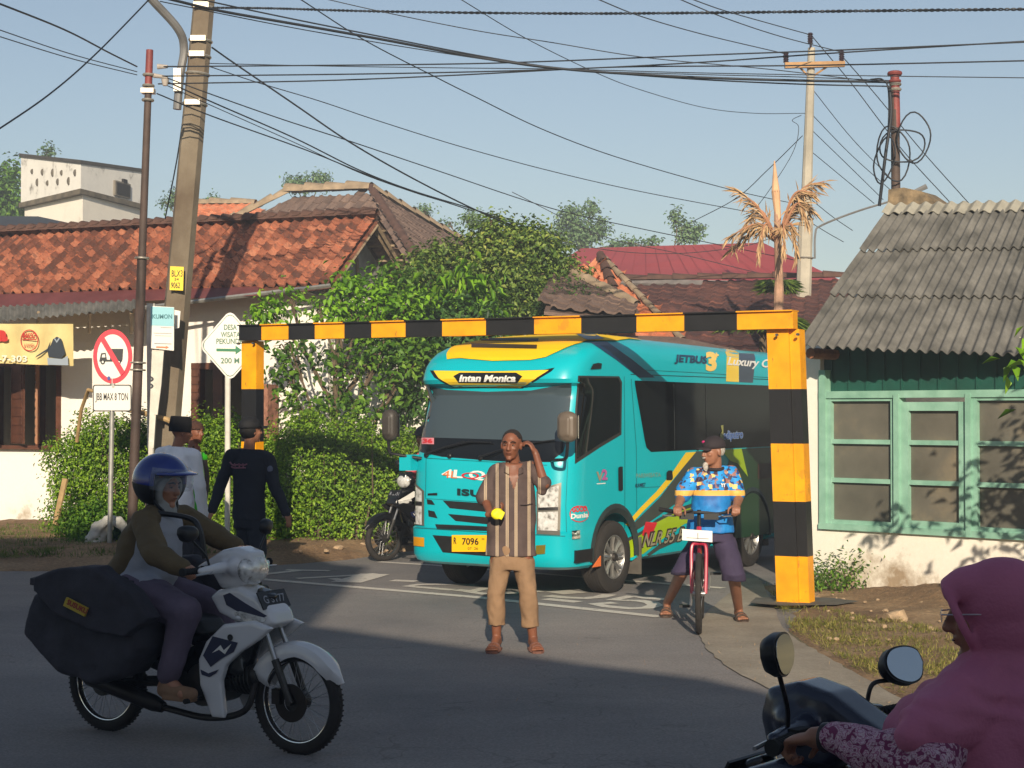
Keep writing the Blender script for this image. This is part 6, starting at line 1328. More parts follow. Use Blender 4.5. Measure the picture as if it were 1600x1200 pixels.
    mb.build('swingarm', ENG, m_, local=True); mb = MB(); mb.cyl((-.55, -.26, .27), (-.55, .26, .27), .014, n=10); mb.build('footpeg', RUB, m_, local=True)
    n = 12; mb = MB(); vs = []
    for i in range(n+1):
        a = R_(60+85*i/n)
        for y in (-.05, .05): vs.append(Vector((-WBL+.30*cos(a), y, .28+.30*sin(a))))
    mb.add(vs, [(2*i, 2*i+1, 2*i+3, 2*i+2) for i in range(n)]); mb.build('rear_fender', BLKP, m_, local=True, fix=False)
    return m_
mo1 = moto('motorcycle', 'white underbone motorcycle with navy decals ridden by the woman in the blue helmet', W1, WHP, NVP, 'G ST77')
bag = thing('saddlebag', 'big black cloth saddlebag with a yellow label hung over the rear of the white motorcycle', 'saddlebag', tuple(W1 @ Vector((-1.2, 0, .6))), math.atan2(FW.y, FW.x))
CLB = M('black_cloth', S(56, 54, 62), .85, .3, 6, .4, 40); BW1 = WM[bag.name]
def toB(v): return BW1.inverted() @ (W1 @ Vector(v))
mb = MB()
for s in (-1, 1):
    pr_ = P2([(50, 985), (66, 925), (120, 900), (180, 905), (236, 960), (232, 1010), (205, 1055), (160, 1068), (105, 1050), (78, 1020)], -.3); mb.shell([(x, z) for x, z in pr_], .13, .06, s*.26)
mb.box((-1.28, 0, .82), (.62, .5, .10)); mb.v = [toB(v) for v in mb.v]; organic('pouch', mb, .012, CLB, bag, 4, .014, 7, local=True)
mb = MB()
for s in (-1, 1): mb.shell(P2([(60, 922), (60, 900), (100, 886), (160, 884), (215, 925), (244, 965), (205, 994), (150, 984), (92, 956)], -.38), .055, .02, s*.375)
mb.box((-1.28, 0, .86), (.66, .66, .05)); mb.v = [toB(v) for v in mb.v]; fl = organic('flap', mb, .010, CLB, bag, 3, .012, 6, local=True)
lb = MB(); lb.prism([toB(L3(x, y, -.440)) for x, y in ((106, 933), (139, 950), (134, 963), (101, 946))], BW1.to_3x3().inverted() @ (W1.to_3x3() @ Vector((0, -.012, 0)))); lbo = lb.build('label_patch', flat('label_yellow', S(186, 160, 44), .5), fl, local=True)
lt = MB(); o = toB(L3(104, 944, -.455)); write('SUSUKU', o, toB(L3(135, 960, -.455))-o, toB(L3(107, 936, -.455))-o, lt, th=.002, offset=.04); lt.build('label_lettering', flat('label_red', S(150, 44, 36)), lbo, local=True, fix=False)
fb = gp(600, 877); mo2 = moto('motorcycle', 'black underbone motorcycle between the hedge and the bus, mostly hidden by the bus', frm(fb, Vector((-.74, -.67, 0)).normalized()), BKP, WHP, 'R 2931')
f3 = Vector((-.76, .64, 0)).normalized(); mid3 = Vector((.87, 4.45, 0)); mo3 = moto('motorcycle', 'dark blue motorcycle with raised round mirrors ridden by the woman in the purple headscarf', frm(mid3-f3*GRIP.x, f3), M('dark_blue_paint', S(34, 40, 58), .25, .15, 3, coat=.4), WHP, 'R 4406', mz=(-.075, .03), msc=1.25, panel=flat('lavender_panel', S(110, 116, 146), .25), tilt=(24, 6), hls=.6)
# bicycle
WBK = gp(1092, 991); fk = Vector((-.13, -.99, 0)).normalized(); bk = thing('bicycle', 'pink-red bicycle with a white card on its front, straddled by the bearded man', 'bicycle', tuple(WBK), math.atan2(fk.y, fk.x))
PNK = M('pink_red_paint', S(172, 30, 62), .3, .1, 4, coat=.4)
for cx in (0, -1.04):
    mb = MB(); mb.torus((cx, 0, .33), (0, 1, 0), .308, .025, 56, 10)
    w = mb.build('wheel', TY, bk, local=True); r = MB(); r.lathe([(.292, -.014), (.272, -.012), (.272, .012), (.292, .014)], (cx, 0, .33), (0, 1, 0), 48); r.build('rim', SLV, w, local=True)
    s = MB()
    for k in range(32):
        a = 2*pi*k/32; a2 = a+(.4 if k % 2 else -.4); y = .03 if (k//2) % 2 else -.03; s.tube([(cx+.02*cos(a), y, .33+.02*sin(a)), (cx+.272*cos(a2), 0, .33+.272*sin(a2))], .0012, 4)
    s.build('spokes', SLV, w, local=True); h = MB(); h.cyl((cx, -.05, .33), (cx, .05, .33), .022, n=12); h.build('hub', SLV, w, local=True)
mb = MB(); HT = Vector((-.15, 0, .86)); HB = Vector((-.11, 0, .74)); ST_ = Vector((-.70, 0, .84)); BB = Vector((-.60, 0, .30)); RX = Vector((-1.04, 0, .33))
mb.tube([HT, HB], .022); mb.tube([HB+Vector((-.01, 0, .02)), BB], .019); mb.tube([HT+Vector((-.01, 0, -.03)), ST_], .016); mb.tube([ST_, BB], .016)
for s in (-1, 1): mb.tube([BB, RX+Vector((0, s*.06, 0))], .010); mb.tube([ST_, RX+Vector((0, s*.06, 0))], .009)
mb.build('frame', PNK, bk, local=True)
mb = MB()
for s in (-1, 1): mb.tube(catmull([HB+Vector((.01, 0, -.01)), HB+Vector((.03, s*.055, -.03)), Vector((-.05, s*.06, .55)), Vector((0, s*.055, .33))], 5), .015, 8)
mb.build('fork', PNK, bk, local=True)
mb = MB(); mb.tube([HT, HT+Vector((-.02, 0, .14))], .016); mb.tube(catmull([(-.22, -.30, 1.0), (-.16, -.16, .97), (-.13, -.05, .98), (-.13, .05, .98), (-.16, .16, .97), (-.22, .30, 1.0)], 5), .013, 8); mb.tube([(-.13, -.05, 1.0), (-.10, -.2, .96)], .012, 6); mb.box((-.12, .1, .95), (.04, .12, .05)); mb.box((-.12, -.1, .95), (.04, .12, .05)); mb.build('handlebar', BLKP, bk, local=True)
for s in (-1, 1): mb = MB(); mb.cyl((-.20, s*.22, .985), (-.23, s*.33, 1.0), .018, n=12); mb.build('grip', RUB, bk, local=True); mb = MB(); mb.tube([(-.15, s*.16, .96), (-.12, s*.2, .95), (-.15, s*.30, .955)], .006, 6); mb.build('brake_lever', SLV, bk, local=True)
mb = MB(); mb.prism([(-.04, -.135, .76), (-.04, .11, .745), (-.05, .11, .835), (-.05, -.135, .85)], (.004, 0, 0)); cd_ = mb.build('name_card', flat('card_white', S(226, 224, 220), .6), bk, local=True)
mb = MB(); mb.prism([(-.034, -.01, .77), (-.034, -.004, .77), (-.036, -.004, .82), (-.036, -.01, .82)], (.002, 0, 0)); mb.prism([(-.033, -.1, .78), (-.033, .08, .772), (-.033, .08, .775), (-.033, -.1, .783)], (.002, 0, 0)); mb.build('card_print', flat('fine_grey', S(130, 128, 130)), cd_, local=True)
mb = MB(); mb.sph((-.80, 0, .93), (.13, .08, .03)); mb.cyl((-.72, 0, .84), (-.76, 0, .92), .014); mb.build('saddle', RUB, bk, local=True)
mb = MB(); mb.lathe([(.0, .05), (.09, .05), (.09, .054), (0, .054)], BB, (0, -1, 0), 30); mb.tube([BB+Vector((0, -.07, 0)), BB+Vector((.10, -.08, -.13))], .012); mb.tube([BB+Vector((0, .07, 0)), BB+Vector((-.10, .08, .13))], .012); mb.build('crank', SLV, bk, local=True)
for s, d in ((-1, Vector((.10, -.13, -.13))), (1, Vector((-.10, .13, .13)))): mb = MB(); mb.box(BB+d, (.07, .09, .02)); mb.build('pedal', BLKP, bk, local=True)
# ------------------------------------------------------------ people
def skin(name, r, g, b): 
    if name in _mc: return _mc[name]
    t = NT(name); co = t.coord(); n1 = t.noise(co, 14, 4); c = S(r, g, b); t.l(t.ramp(n1, [(.3, dk(c, .82)), (.7, dk(c, 1.08))]), t.b.inputs['Base Color']); t.b.inputs['Roughness'].default_value = .5
    t.b.inputs['Subsurface Weight'].default_value = .08; t.b.inputs['Subsurface Radius'].default_value = (.02, .008, .004); t.bump(t.noise(co, 120, 3), .15, .002); _mc[name] = t.m; return t.m
SK1 = skin('skin_brown', 128, 80, 58); SK2 = skin('skin_tan', 150, 102, 78); SK3 = skin('skin_soft', 178, 126, 98)
Z3 = Vector((0, 0, 1))
def RF(f, up=Z3):
    y = Vector(f).normalized(); x = y.cross(up).normalized(); z = x.cross(y); return Matrix((x, y, z)).transposed()
def head(mb, c, R, s=1.0, neck=None, ears=True):
    c = Vector(c); p = lambda x, y, z: c+R @ Vector((x, y, z))*s; e = lambda o, r: mb.sph(p(*o), tuple(q*s for q in r), R, 20, 14)
    e((0, -.015, .035), (.076, .094, .088)); e((0, .022, -.02), (.062, .07, .09)); e((0, .035, -.07), (.047, .045, .036)); e((0, .072, -.092), (.023, .018, .017))
    e((0, .078, .036), (.046, .018, .011)); e((-.036, .066, -.014), (.022, .02, .018)); e((.036, .066, -.014), (.022, .02, .018))
    mb.cap(p(0, .09, .022), p(0, .108, -.018), .010*s, .014*s); e((.011, .1, -.022), (.009, .01, .008)); e((-.011, .1, -.022), (.009, .01, .008))
    e((0, .086, -.044), (.025, .012, .0065)); e((0, .085, -.056), (.022, .012, .007))
    if ears:
        for q in (-1, 1): e((q*.077, -.008, .0), (.010, .02, .032)); e((q*.072, -.004, -.002), (.014, .012, .02))
    if neck is not None: mb.cap(p(0, -.02, -.06), neck, .054*s, .06*s)
def face(par, c, R, s=1.0, brow=True, cl=(30, 22, 18)):
    c = Vector(c); p = lambda x, y, z: c+R @ Vector((x, y, z))*s
    for q in (-1, 1):
        mb = MB(); mb.sph(p(q*.031, .079, .014), (.0135*s, .009*s, .0045*s), R, 12, 8); mb.build('eye', flat('eye_white', S(120, 96, 84), .4), par)
        mb = MB(); mb.sph(p(q*.031, .0865, .014), (.0065*s, .003*s, .0042*s), R, 10, 6); mb.build('iris', flat('iris_dark', S(24, 16, 12), .2), par)
        if brow: mb = MB(); mb.chain([p(q*.014, .094, .036), p(q*.03, .093, .042), p(q*.05, .078, .036)], [.004*s, .005*s, .003*s], 8); mb.build('eyebrow', flat('hair_%d' % cl[0], S(*cl), .8), par)
    mb = MB(); mb.sph(p(0, .094, -.050), (.022*s, .006*s, .0028*s), R, 14, 6); mb.build('lip_line', flat('lip_dark', S(96, 48, 42), .5), par)
def hand(mb, w, d, nrm, side, curl=.5, s=1.0, spread=.3):
    """w wrist, d pointing direction, nrm palm normal (fingers curl towards it), side: +1 thumb towards d x nrm"""
    w = Vector(w); d = Vector(d).normalized(); nrm = Vector(nrm); nrm = (nrm-d*nrm.dot(d)).normalized(); l = d.cross(nrm)*side; R = Matrix((l, nrm, d)).transposed()
    mb.cap(w-d*.02, w+d*.02*s, .026*s, .027*s); mb.sph(w+d*.05*s, (.040*s, .016*s, .05*s), R, 18, 12)
    for k, (o, L, r) in enumerate(((.028, .036, .0088), (.010, .041, .0092), (-.009, .038, .0088), (-.027, .030, .0078))):
        a = w+d*.086*s+l*o*s; ang = curl*.55; pts = [a-d*.02*s]; dd = d+l*o*spread*4; dd.normalize(); pts.append(a)
        for j, f in enumerate((1, .68, .55)):
            dd = (Matrix.Rotation(ang*(1.0+.3*j+.07*k)*side, 3, l) @ dd); a = a+dd*L*f*s; pts.append(a)
        mb.chain(pts, [.0105*s, r*1.05*s, r*s, r*.92*s, r*.8*s], 10)
    a = w+d*.022*s+l*.032*s; b = a+(l*.8+d*.7+nrm*.45).normalized()*.036*s; c = b+(l*.25+d*.9+nrm*(.25+.5*curl)).normalized()*.03*s; e = c+(d*.8+nrm*.6*curl-l*.1*curl).normalized()*.022*s
    mb.chain([w+d*.02*s+l*.015*s, a, b, c, e], [.014*s, .0125*s, .0105*s, .0095*s, .0075*s], 10)
def ering(mb, rows, R, n=28):
    """elliptical loft: rows of (centre, rx, ry)"""
    vs = []
    for c, rx, ry in rows:
        for k in range(n): a = 2*pi*k/n; vs.append(Vector(c)+R @ Vector((rx*cos(a), ry*sin(a), 0)))
    L = len(rows); mb.add(vs, [(i*n+k, i*n+(k+1) % n, (i+1)*n+(k+1) % n, (i+1)*n+k) for i in range(L-1) for k in range(n)]+[tuple(range(n))[::-1], tuple((L-1)*n+k for k in range(n))])
def foot(mb, ank, toe, s=1.0, bare=True):
    ank, toe = Vector(ank), Vector(toe); d = (toe-ank); d.z = 0; d.normalize(); l = Vector((-d.y, d.x, 0)); heel = Vector((ank.x, ank.y, toe.z+.028))-d*.035; ball = toe-d*.055*s+Z3*.008
    mb.cap(ank, heel, .038*s, .034*s); mb.cap(heel, ball, .034*s, .030*s); mb.cap(ank, ball, .034*s, .024*s); mb.cap(ball-l*.02, ball+l*.022, .026*s, .024*s)
    if bare:
        for k in range(5): o = (-.034+.017*k); mb.cap(ball+l*o*s, ball+l*o*1.15*s+d*(.052-.005*abs(k-1))*s-Z3*.012, .012*s, (.0125 if k == 0 else .0085)*s)
def sandal(par, ank, toe, mat, strap=2, s=1.0):
    ank, toe = Vector(ank), Vector(toe); d = (toe-ank); d.z = 0; d.normalize(); l = Vector((-d.y, d.x, 0)); z0 = toe.z-.022
    heel = Vector((ank.x, ank.y, 0))-d*.06; L = (Vector((toe.x, toe.y, 0))-heel).length+.02; P = []
    for t_, w in ((0, .018), (.04, .034), (.25, .036), (.5, .036), (.75, .047), (.92, .042), (1, .018)): P.append((t_*L, w*s))
    poly = [heel+d*a+l*w for a, w in P]+[heel+d*a-l*w for a, w in P[::-1]]; mb = MB(); mb.prism([Vector((p.x, p.y, z0-.012)) for p in poly], (0, 0, .02)); so = mb.build('sandal', mat, par)
    for k in range(strap):
        c = heel+d*L*(.60+.16*k) if strap > 1 else heel+d*L*.68; mb = MB(); pts = []
        for j in range(9): a = pi*j/8; pts.append(Vector((c.x, c.y, z0))+l*.048*s*cos(a)+Z3*(.062-.014*k)*sin(a)*s)
        for dx in (-.012, 0, .012): mb.tube([p+d*dx for p in pts], .0075, 6)
        mb.build('sandal_strap', mat, so)
def scl(T, K): return [K+(v-K)*1 for v in T]
# --- the man in the striped shirt
YM = 12.6; m = lambda x, y, dy=0.: at(x, y, YM+dy)
man = thing('person', 'thin man in a striped shirt and beige trousers scratching his head before the bus', 'person', (m(800, 1010).x, YM, 0))
fM = Vector((-.22, -1, -.05)); Rh = RF(fM, (Z3+Vector((.05, 0, 0))).normalized()); Rb = RF((-.05, -1, 0)); hc = m(799, 697, -.02)
b = MB(); head(b, hc, Rh, .97, m(802, 727, .03))
shR, elR, wrR = m(774, 739, .02), m(758, 781, .0), m(766, 803, -.16); shL, elL, wrL = m(831, 731, .02), m(851, 757, -.14), m(837, 709, -.06)
b.chain([shR, elR, wrR], [.048, .036, .025]); b.chain([shL, elL, wrL], [.048, .038, .025])
hand(b, wrR, Vector((.9, -.4, .25)), Vector((.25, -.2, .9)), 1, .9, .95); hand(b, wrL, Vector((-.42, .0, .8)), Vector((-.9, .35, -.35)), -1, 1.0, .93)
ering(b, [(m(799, 868), .13, .09), (m(799, 800), .12, .09), (m(801, 745), .15, .10), (m(801, 728), .09, .07)], Rb); b.cap(shR, shL, .055, .055)
kR, aR, kL, aL = m(775, 926, -.03), m(776, 996, .02), m(825, 926, -.03), m(833, 998, .02); tR = m(768, 1012, -.16); tL = m(841, 1014, -.15); tR.z = tL.z = .035
b.chain([m(782, 868), kR, aR], [.08, .052, .034]); b.chain([m(817, 868), kL, aL], [.08, .052, .034]); foot(b, aR, tR); foot(b, aL, tL)
organic('body', b, .0062, SK1, man, 4, sfac=.45)
face(man, hc, Rh, .97); hb_ = MB(); hb_.sph(hc+Rh @ Vector((0, -.024, .044)), (.0775, .088, .083), Rh, 24, 16)
def cut_above(mb, fnk): 
    keep = [f for f in mb.f if fnk(sum((mb.v[i] for i in f), Vector())/len(f))]; mb.f = keep; mb.m = [0]*len(keep); return mb
Wh = Rh.transposed(); cut_above(hb_, lambda p: (lambda q: q.z > .052-.6*min(0, q.y+.01)*0+.34*max(0, q.y)+.0 and q.z > .03 or (q.y < -.03 and q.z > -.02))(Wh @ (p-hc)))
hb_.build('hair', M('short_grey_hair', S(40, 30, 27), .9, .4, 60, .6, 200), man, fix=False)
t = NT('striped_shirt'); sx = t.n('SeparateXYZ'); t.l(t.coord(), sx.inputs[0]); X = sx.outputs[0]; acc = None
for o_ in (-.2, -.112, -.036, .03, .128, .205):
    d_ = t.math('ABSOLUTE', t.math('SUBTRACT', X, o_)); s_ = t.math('MULTIPLY', t.math('LESS_THAN', d_, .0108), t.math('GREATER_THAN', d_, .0045)); s_ = t.math('ADD', s_, t.math('LESS_THAN', d_, .002)); acc = s_ if acc is None else t.math('ADD', acc, s_, True)
n1 = t.noise(t.coord(), 8, 4); t.l(t.mix(acc, t.ramp(n1, [(.3, S(72, 58, 56)), (.7, S(94, 78, 73))]), S(186, 164, 138)), t.b.inputs['Base Color']); t.b.inputs['Roughness'].default_value = .85; t.bump(n1, .25, .02); STR = t.m
s = MB(); ering(s, [(m(798, 868), .198, .115), (m(798, 845), .190, .112), (m(799, 800), .176, .11), (m(800, 765), .172, .112), (m(801, 743), .160, .11), (m(801, 733), .125, .09), (m(802, 724), .10, .075)], Rb)
s.cap(m(787, 731, .01), shR, .045, .06); s.cap(m(817, 730, .01), shL+Z3*-.01, .045, .06); s.cap(shR, elR+Z3*.02, .062, .072); s.cap(shL, shL.lerp(elL, .85)+Z3*-.01, .062, .062); s.cap(elL+Vector((-.02, .03, -.01)), elL+Vector((-.02, .035, -.05)), .05, .042)
LMW = Vector(man.location)
def shirt_fn(c):
    w = c+LMW; z = w.z; zt_, zb = m(800, 728).z, m(803, 765).z
    if w.y < YM-.03 and zb < z < zt_+.03 and abs(w.x-(m(803, 750).x)) < (z-zb)/(zt_-zb)*.058: return 1
    return 0
organic('shirt', s, .0085, [STR, SK1], man, 3, .015, 8, shirt_fn, wdir=(1, 1, .5))
for q in (-1, 1):
    c = MB(); a = m(803+q*9, 723, -.06); v = m(803+q*7, 742, -.125); e = m(803+q*15, 738, -.105); c.add([a+Vector((-q*.006, .03, .01)), v, e, m(803+q*15, 726, -.03)], [(0, 1, 2, 3)]); o = c.build('collar', STR, man, fix=False); q_ = o.modifiers.new('s', 'SOLIDIFY'); q_.thickness = .006
p_ = MB(); p_.tube(catmull([m(813, 789, -.115), m(822, 789, -.118), m(833, 786, -.10)], 4), .003, 5); p_.build('pocket_edge', flat('shirt_dark_seam', S(52, 42, 42), .9), man)  # thin darker line along the pocket edge
KHK = M('khaki', S(144, 114, 86), .9, .18, 5, .3, 60)
s = MB(); ering(s, [(m(798, 852), .14, .10), (m(798, 876), .165, .115), (m(799, 890), .16, .11)], Rb)
for a_, k_, e_, w1 in ((m(785, 872), kR, m(776, 977, .01), .088), (m(816, 872), kL, m(829, 980, .01), .09)):
    ering(s, [(a_, w1, .10), (a_.lerp(k_, .5), .078, .082), (k_, .070, .074), (k_.lerp(e_, .5), .067, .071), (e_, .066, .070)], Rb)
organic('trousers', s, .0085, KHK, man, 3, .011, 11, wdir=(1, 1, .7)); SND = M('worn_brown_rubber', S(112, 74, 62), .8, .25, 9)
sandal(man, aR, tR, SND); sandal(man, aL, tL, SND)
yw = MB(); c = m(777, 803, -.235); yw.sph(c, (.052, .03, .045), RF((.3, -1, .2)), 9, 6); yw.box(c+Vector((.015, -.01, .0)), (.07, .03, .06), Matrix.Rotation(.5, 3, 'Y'))
tag(organic('folded_cloth', yw, .006, flat('bright_yellow', S(238, 226, 20), .6), None, 1, .004, 30), 'small bright yellow folded cloth held in the hand of the man in the striped shirt', 'cloth')
# --- cyclist
YB = 13.9; m = lambda x, y, dy=0.: at(x, y, YB+dy)
cy = thing('person', 'bearded old man in a dark cap and blue patterned jersey straddling the bicycle', 'person', (m(1105, 960).x, YB, 0))
fB = Vector((-.86, -.55, -.06)); Rh = RF(fB); Rb = RF((-.08, -1, 0)); hc = m(1114, 707, .05)
b = MB(); head(b, hc, Rh, 1.0, m(1117, 735, .08))
shR, elR, wrR = m(1084, 742, .07), m(1064, 778, .0), m(1059, 793, -.19); shL, elL, wrL = m(1142, 740, .07), m(1154, 778, .02), m(1150, 793, -.17)
b.chain([shR, elR, wrR], [.052, .044, .030]); b.chain([shL, elL, wrL], [.052, .044, .030])
gR, gL = m(1056, 803, -.26), m(1149, 804, -.26); hand(b, wrR+Vector((0, 0, .01)), gR-wrR+Vector((0, -.08, .02)), Vector((.1, .3, -1)), 1, 1.5, 1.0); hand(b, wrL+Vector((0, 0, .01)), gL-wrL+Vector((0, -.08, .02)), Vector((-.1, .3, -1)), -1, 1.5, 1.0)
ering(b, [(m(1112, 830, .1), .13, .1), (m(1113, 780, .08), .13, .1), (m(1114, 750, .08), .15, .1), (m(1116, 738, .08), .09, .07)], Rb); b.cap(shR, shL, .055, .055)
kR, aR, kL, aL = m(1066, 893, .05), m(1052, 940, .42), m(1146, 897, -.05), m(1156, 953, .06)
tR = gp(1040, 966); tL = gp(1162, 974); aR = Vector((tR.x+.03, tR.y+.19, .11)); aL = Vector((tL.x-.02, tL.y+.17, .10)); tR.z = tL.z = .04
b.chain([m(1096, 838, .15), kR, aR], [.08, .056, .038]); b.chain([m(1130, 838, .15), kL, aL], [.08, .056, .038]); foot(b, aR, tR); foot(b, aL, tL)
organic('body', b, .0065, SK2, cy, 4, sfac=.45); face(cy, hc, Rh, 1.0, cl=(170, 160, 150))
q = MB(); q.sph(hc+Rh @ Vector((0, .088, -.112)), (.026, .024, .042), Rh, 14, 10); q.sph(hc+Rh @ Vector((0, .098, -.038)), (.026, .010, .007), Rh, 12, 6); organic('beard', q, .005, M('white_beard', S(190, 182, 172), .9, .3, 60, .6, 200), cy, 1, .006, 50)
q = MB(); q.sph(hc+Rh @ Vector((0, -.03, .02)), (.079, .082, .075), Rh, 20, 14); cut_above(q, lambda p: (lambda v: v.y < .0 and v.z > -.03)(Rh.transposed() @ (p-hc))); q.build('hair', M('white_beard', S(190, 182, 172)), cy, fix=False)
DKC = M('dark_cap_cloth', S(44, 36, 40), .85, .2, 10, .3)
def capm(par, hc, Rh, mat, s=1.0, brim=True, tip=.0):
    q = MB(); q.sph(hc+Rh @ Vector((0, -.014, .052))*s, (.086*s, .102*s, .085*s), Rh, 24, 16); cut_above(q, lambda p: (Rh.transposed() @ (p-hc)).z > .042*s)
    o = q.build('cap', mat, par, fix=False); z = o.modifiers.new('s', 'SOLIDIFY'); z.thickness = .004
    if brim:
        q = MB(); vs = []
        for j in range(5):
            for i in range(11): u = (i-5)/5; r = j/4; vs.append(hc+Rh @ Vector((u*.074*(1-.15*r*r), .07+(.085*r)*(1-.55*u*u)+.012*(1-u*u), .052-.012*r-.018*u*u+tip*r))*s)
        q.add(vs, [(j*11+i, j*11+i+1, j*11+i+12, j*11+i+11) for j in range(4) for i in range(10)]); br = q.build('cap_brim', mat, o, fix=False); z = br.modifiers.new('s', 'SOLIDIFY'); z.thickness = .005
    return o
cp = capm(cy, hc, Rh, DKC, 1.03); q = MB(); q.sph(hc+Rh @ Vector((.03, .072, .092)), (.02, .012, .013), Rh, 10, 6); q.build('cap_emblem', flat('magenta', S(196, 44, 110), .6), cp)
t = NT('jersey'); co = t.coord(); sx = t.n('SeparateXYZ'); t.l(co, sx.inputs[0]); Zc = sx.outputs[2]; vo = t.n('TexVoronoi', distance='CHEBYCHEV'); vo.inputs['Scale'].default_value = 34; t.l(co, vo.inputs['Vector']); sc_ = t.n('SeparateColor'); t.l(vo.outputs['Color'], sc_.inputs[0])
pat = t.ramp(sc_.outputs[0], [(0, S(24, 134, 206)), (.36, S(58, 44, 66)), (.52, S(36, 150, 222)), (.72, S(150, 104, 96)), (.82, S(232, 196, 120)), (.9, S(30, 60, 120))], 'CONSTANT')
n1 = t.noise(co, 6, 4); low = t.ramp(n1, [(.35, S(10, 88, 160)), (.65, S(30, 140, 214))]); zy = m(1110, 766).z
c = t.mix(t.math('LESS_THAN', Zc, zy), pat, S(226, 176, 84)); c = t.mix(t.math('LESS_THAN', Zc, zy-.045), c, low); t.l(c, t.b.inputs['Base Color']); t.b.inputs['Roughness'].default_value = .6; t.bump(n1, .3, .02); JRS = t.m
s = MB(); ering(s, [(m(1109, 832, .08), .205, .13), (m(1110, 815, .08), .19, .13), (m(1111, 790, .08), .165, .125), (m(1112, 765, .08), .168, .12), (m(1114, 749, .08), .165, .115), (m(1115, 740, .08), .125, .09), (m(1117, 732, .08), .085, .07)], Rb)
s.cap(m(1100, 738, .08), shR, .05, .066); s.cap(m(1130, 737, .08), shL, .05, .066); s.cap(shR, shR.lerp(elR, .85), .068, .074); s.cap(shL, shL.lerp(elL, .8), .068, .074)
organic('jersey', s, .0085, JRS, cy, 3, .009, 8)
q = MB(); q.torus(m(1117, 731, .06), (0, -.2, 1), .068, .014, 24, 8); q.build('collar', DKC, cy); q = MB(); write('YY', m(1126, 761, -.045), m(1134, 761, -.045)-m(1126, 761, -.045), m(1126, 755, -.045)-m(1126, 761, -.045), q, offset=.06); q.build('chest_emblem', WHV, cy, fix=False)
NVY = M('dark_purple_cloth', S(58, 48, 74), .85, .2, 7, .3)
s = MB(); ering(s, [(m(1112, 822, .1), .16, .12), (m(1112, 845, .1), .19, .13)], Rb)
for a_, k_, e_ in ((m(1097, 840, .12), kR, m(1064, 898, .09)), (m(1130, 840, .12), kL, m(1147, 907, -.02))): ering(s, [(a_, .10, .11), (a_.lerp(k_, .5), .105, .105), (k_, .10, .10), (e_, .098, .10)], Rb)
organic('shorts', s, .009, NVY, cy, 3, .012, 7); SN2 = M('dark_brown_leather', S(70, 54, 44), .7, .3, 9); sandal(cy, aR, tR, SN2, 2, 1.05); sandal(cy, aL, tL, SN2, 2, 1.05)
# --- man in white shirt and black cap
YW = 17.4; m = lambda x, y, dy=0.: at(x, y, YW+dy)
wm = thing('person', 'man in a white shirt and tall black cap seen from behind by the hedge', 'person', (m(285, 900).x, YW, 0))
Rh = RF((.80, .42, -.05)); Rb = RF((.55, .8, 0)); hc = m(284, 677, 0); b = MB(); head(b, hc, Rh, 1.0, m(276, 702)); shR, elR, wrR = m(304, 712, -.12), m(312, 760, -.10), m(318, 806, -.02); shL, elL, wrL = m(252, 708, .14), m(246, 755, .16), m(252, 800, .1)
b.chain([shR, elR, wrR], [.05, .042, .03]); b.chain([shL, elL, wrL], [.05, .042, .03]); hand(b, wrR, (.1, .2, -1), (-.3, -.2, 0), 1, .5); hand(b, wrL, (.1, .2, -1), (.3, -.2, 0), -1, .5)
for dx, s_ in ((-12, 1), (12, -1)): a_ = m(278+dx, 895, s_*.08); t_ = a_+Vector((.12, .1, 0)); t_.z = .04; a_.z = .1; b.chain([m(278+dx*.8, 800), m(278+dx, 850, -.02), a_], [.08, .055, .04]); foot(b, a_, t_, bare=False)
ering(b, [(m(276, 800), .14, .1), (m(276, 730), .16, .11)], Rb); organic('body', b, .009, SK2, wm, 3); face(wm, hc, Rh)
s = MB(); ering(s, [(m(279, 835), .215, .16), (m(278, 790), .19, .145), (m(277, 745), .185, .135), (m(277, 718), .185, .12), (m(277, 706), .15, .09), (m(278, 698), .08, .07)], Rb); s.cap(m(290, 708, -.04), shR, .06, .07); s.cap(m(264, 705, .05), shL, .06, .07); s.chain([shR, elR, wrR], [.07, .066, .056]); s.chain([shL, elL, wrL], [.07, .066, .056])
organic('shirt', s, .011, M('white_cotton', S(238, 240, 248), .85, .08, 5, .3), wm, 3, .012, 7)
s = MB(); ering(s, [(m(278, 800), .15, .12), (m(278, 832), .17, .13)], Rb)
for dx, s_ in ((-12, 1), (12, -1)): ering(s, [(m(278+dx*.8, 820, s_*.04), .09, .09), (m(278+dx, 860, s_*.06), .08, .08), (m(278+dx, 895, s_*.08), .07, .075)], Rb)
organic('trousers', s, .011, M('dark_trousers', S(40, 38, 46), .85, .2), wm, 3, .01, 7)
s = MB(); R2 = RF((.80, .42, -.05), Vector((-.18, -.12, 1)).normalized()); ering(s, [(hc+R2 @ Vector((0, -.02, .015)), .088, .118), (hc+R2 @ Vector((0, -.02, .08)), .088, .122), (hc+R2 @ Vector((0, -.018, .172)), .070, .110), (hc+R2 @ Vector((0, -.018, .178)), .05, .09)], R2, 32); s.build('black_cap', M('velvet_black', S(16, 15, 17), .95, .2, 12), wm)
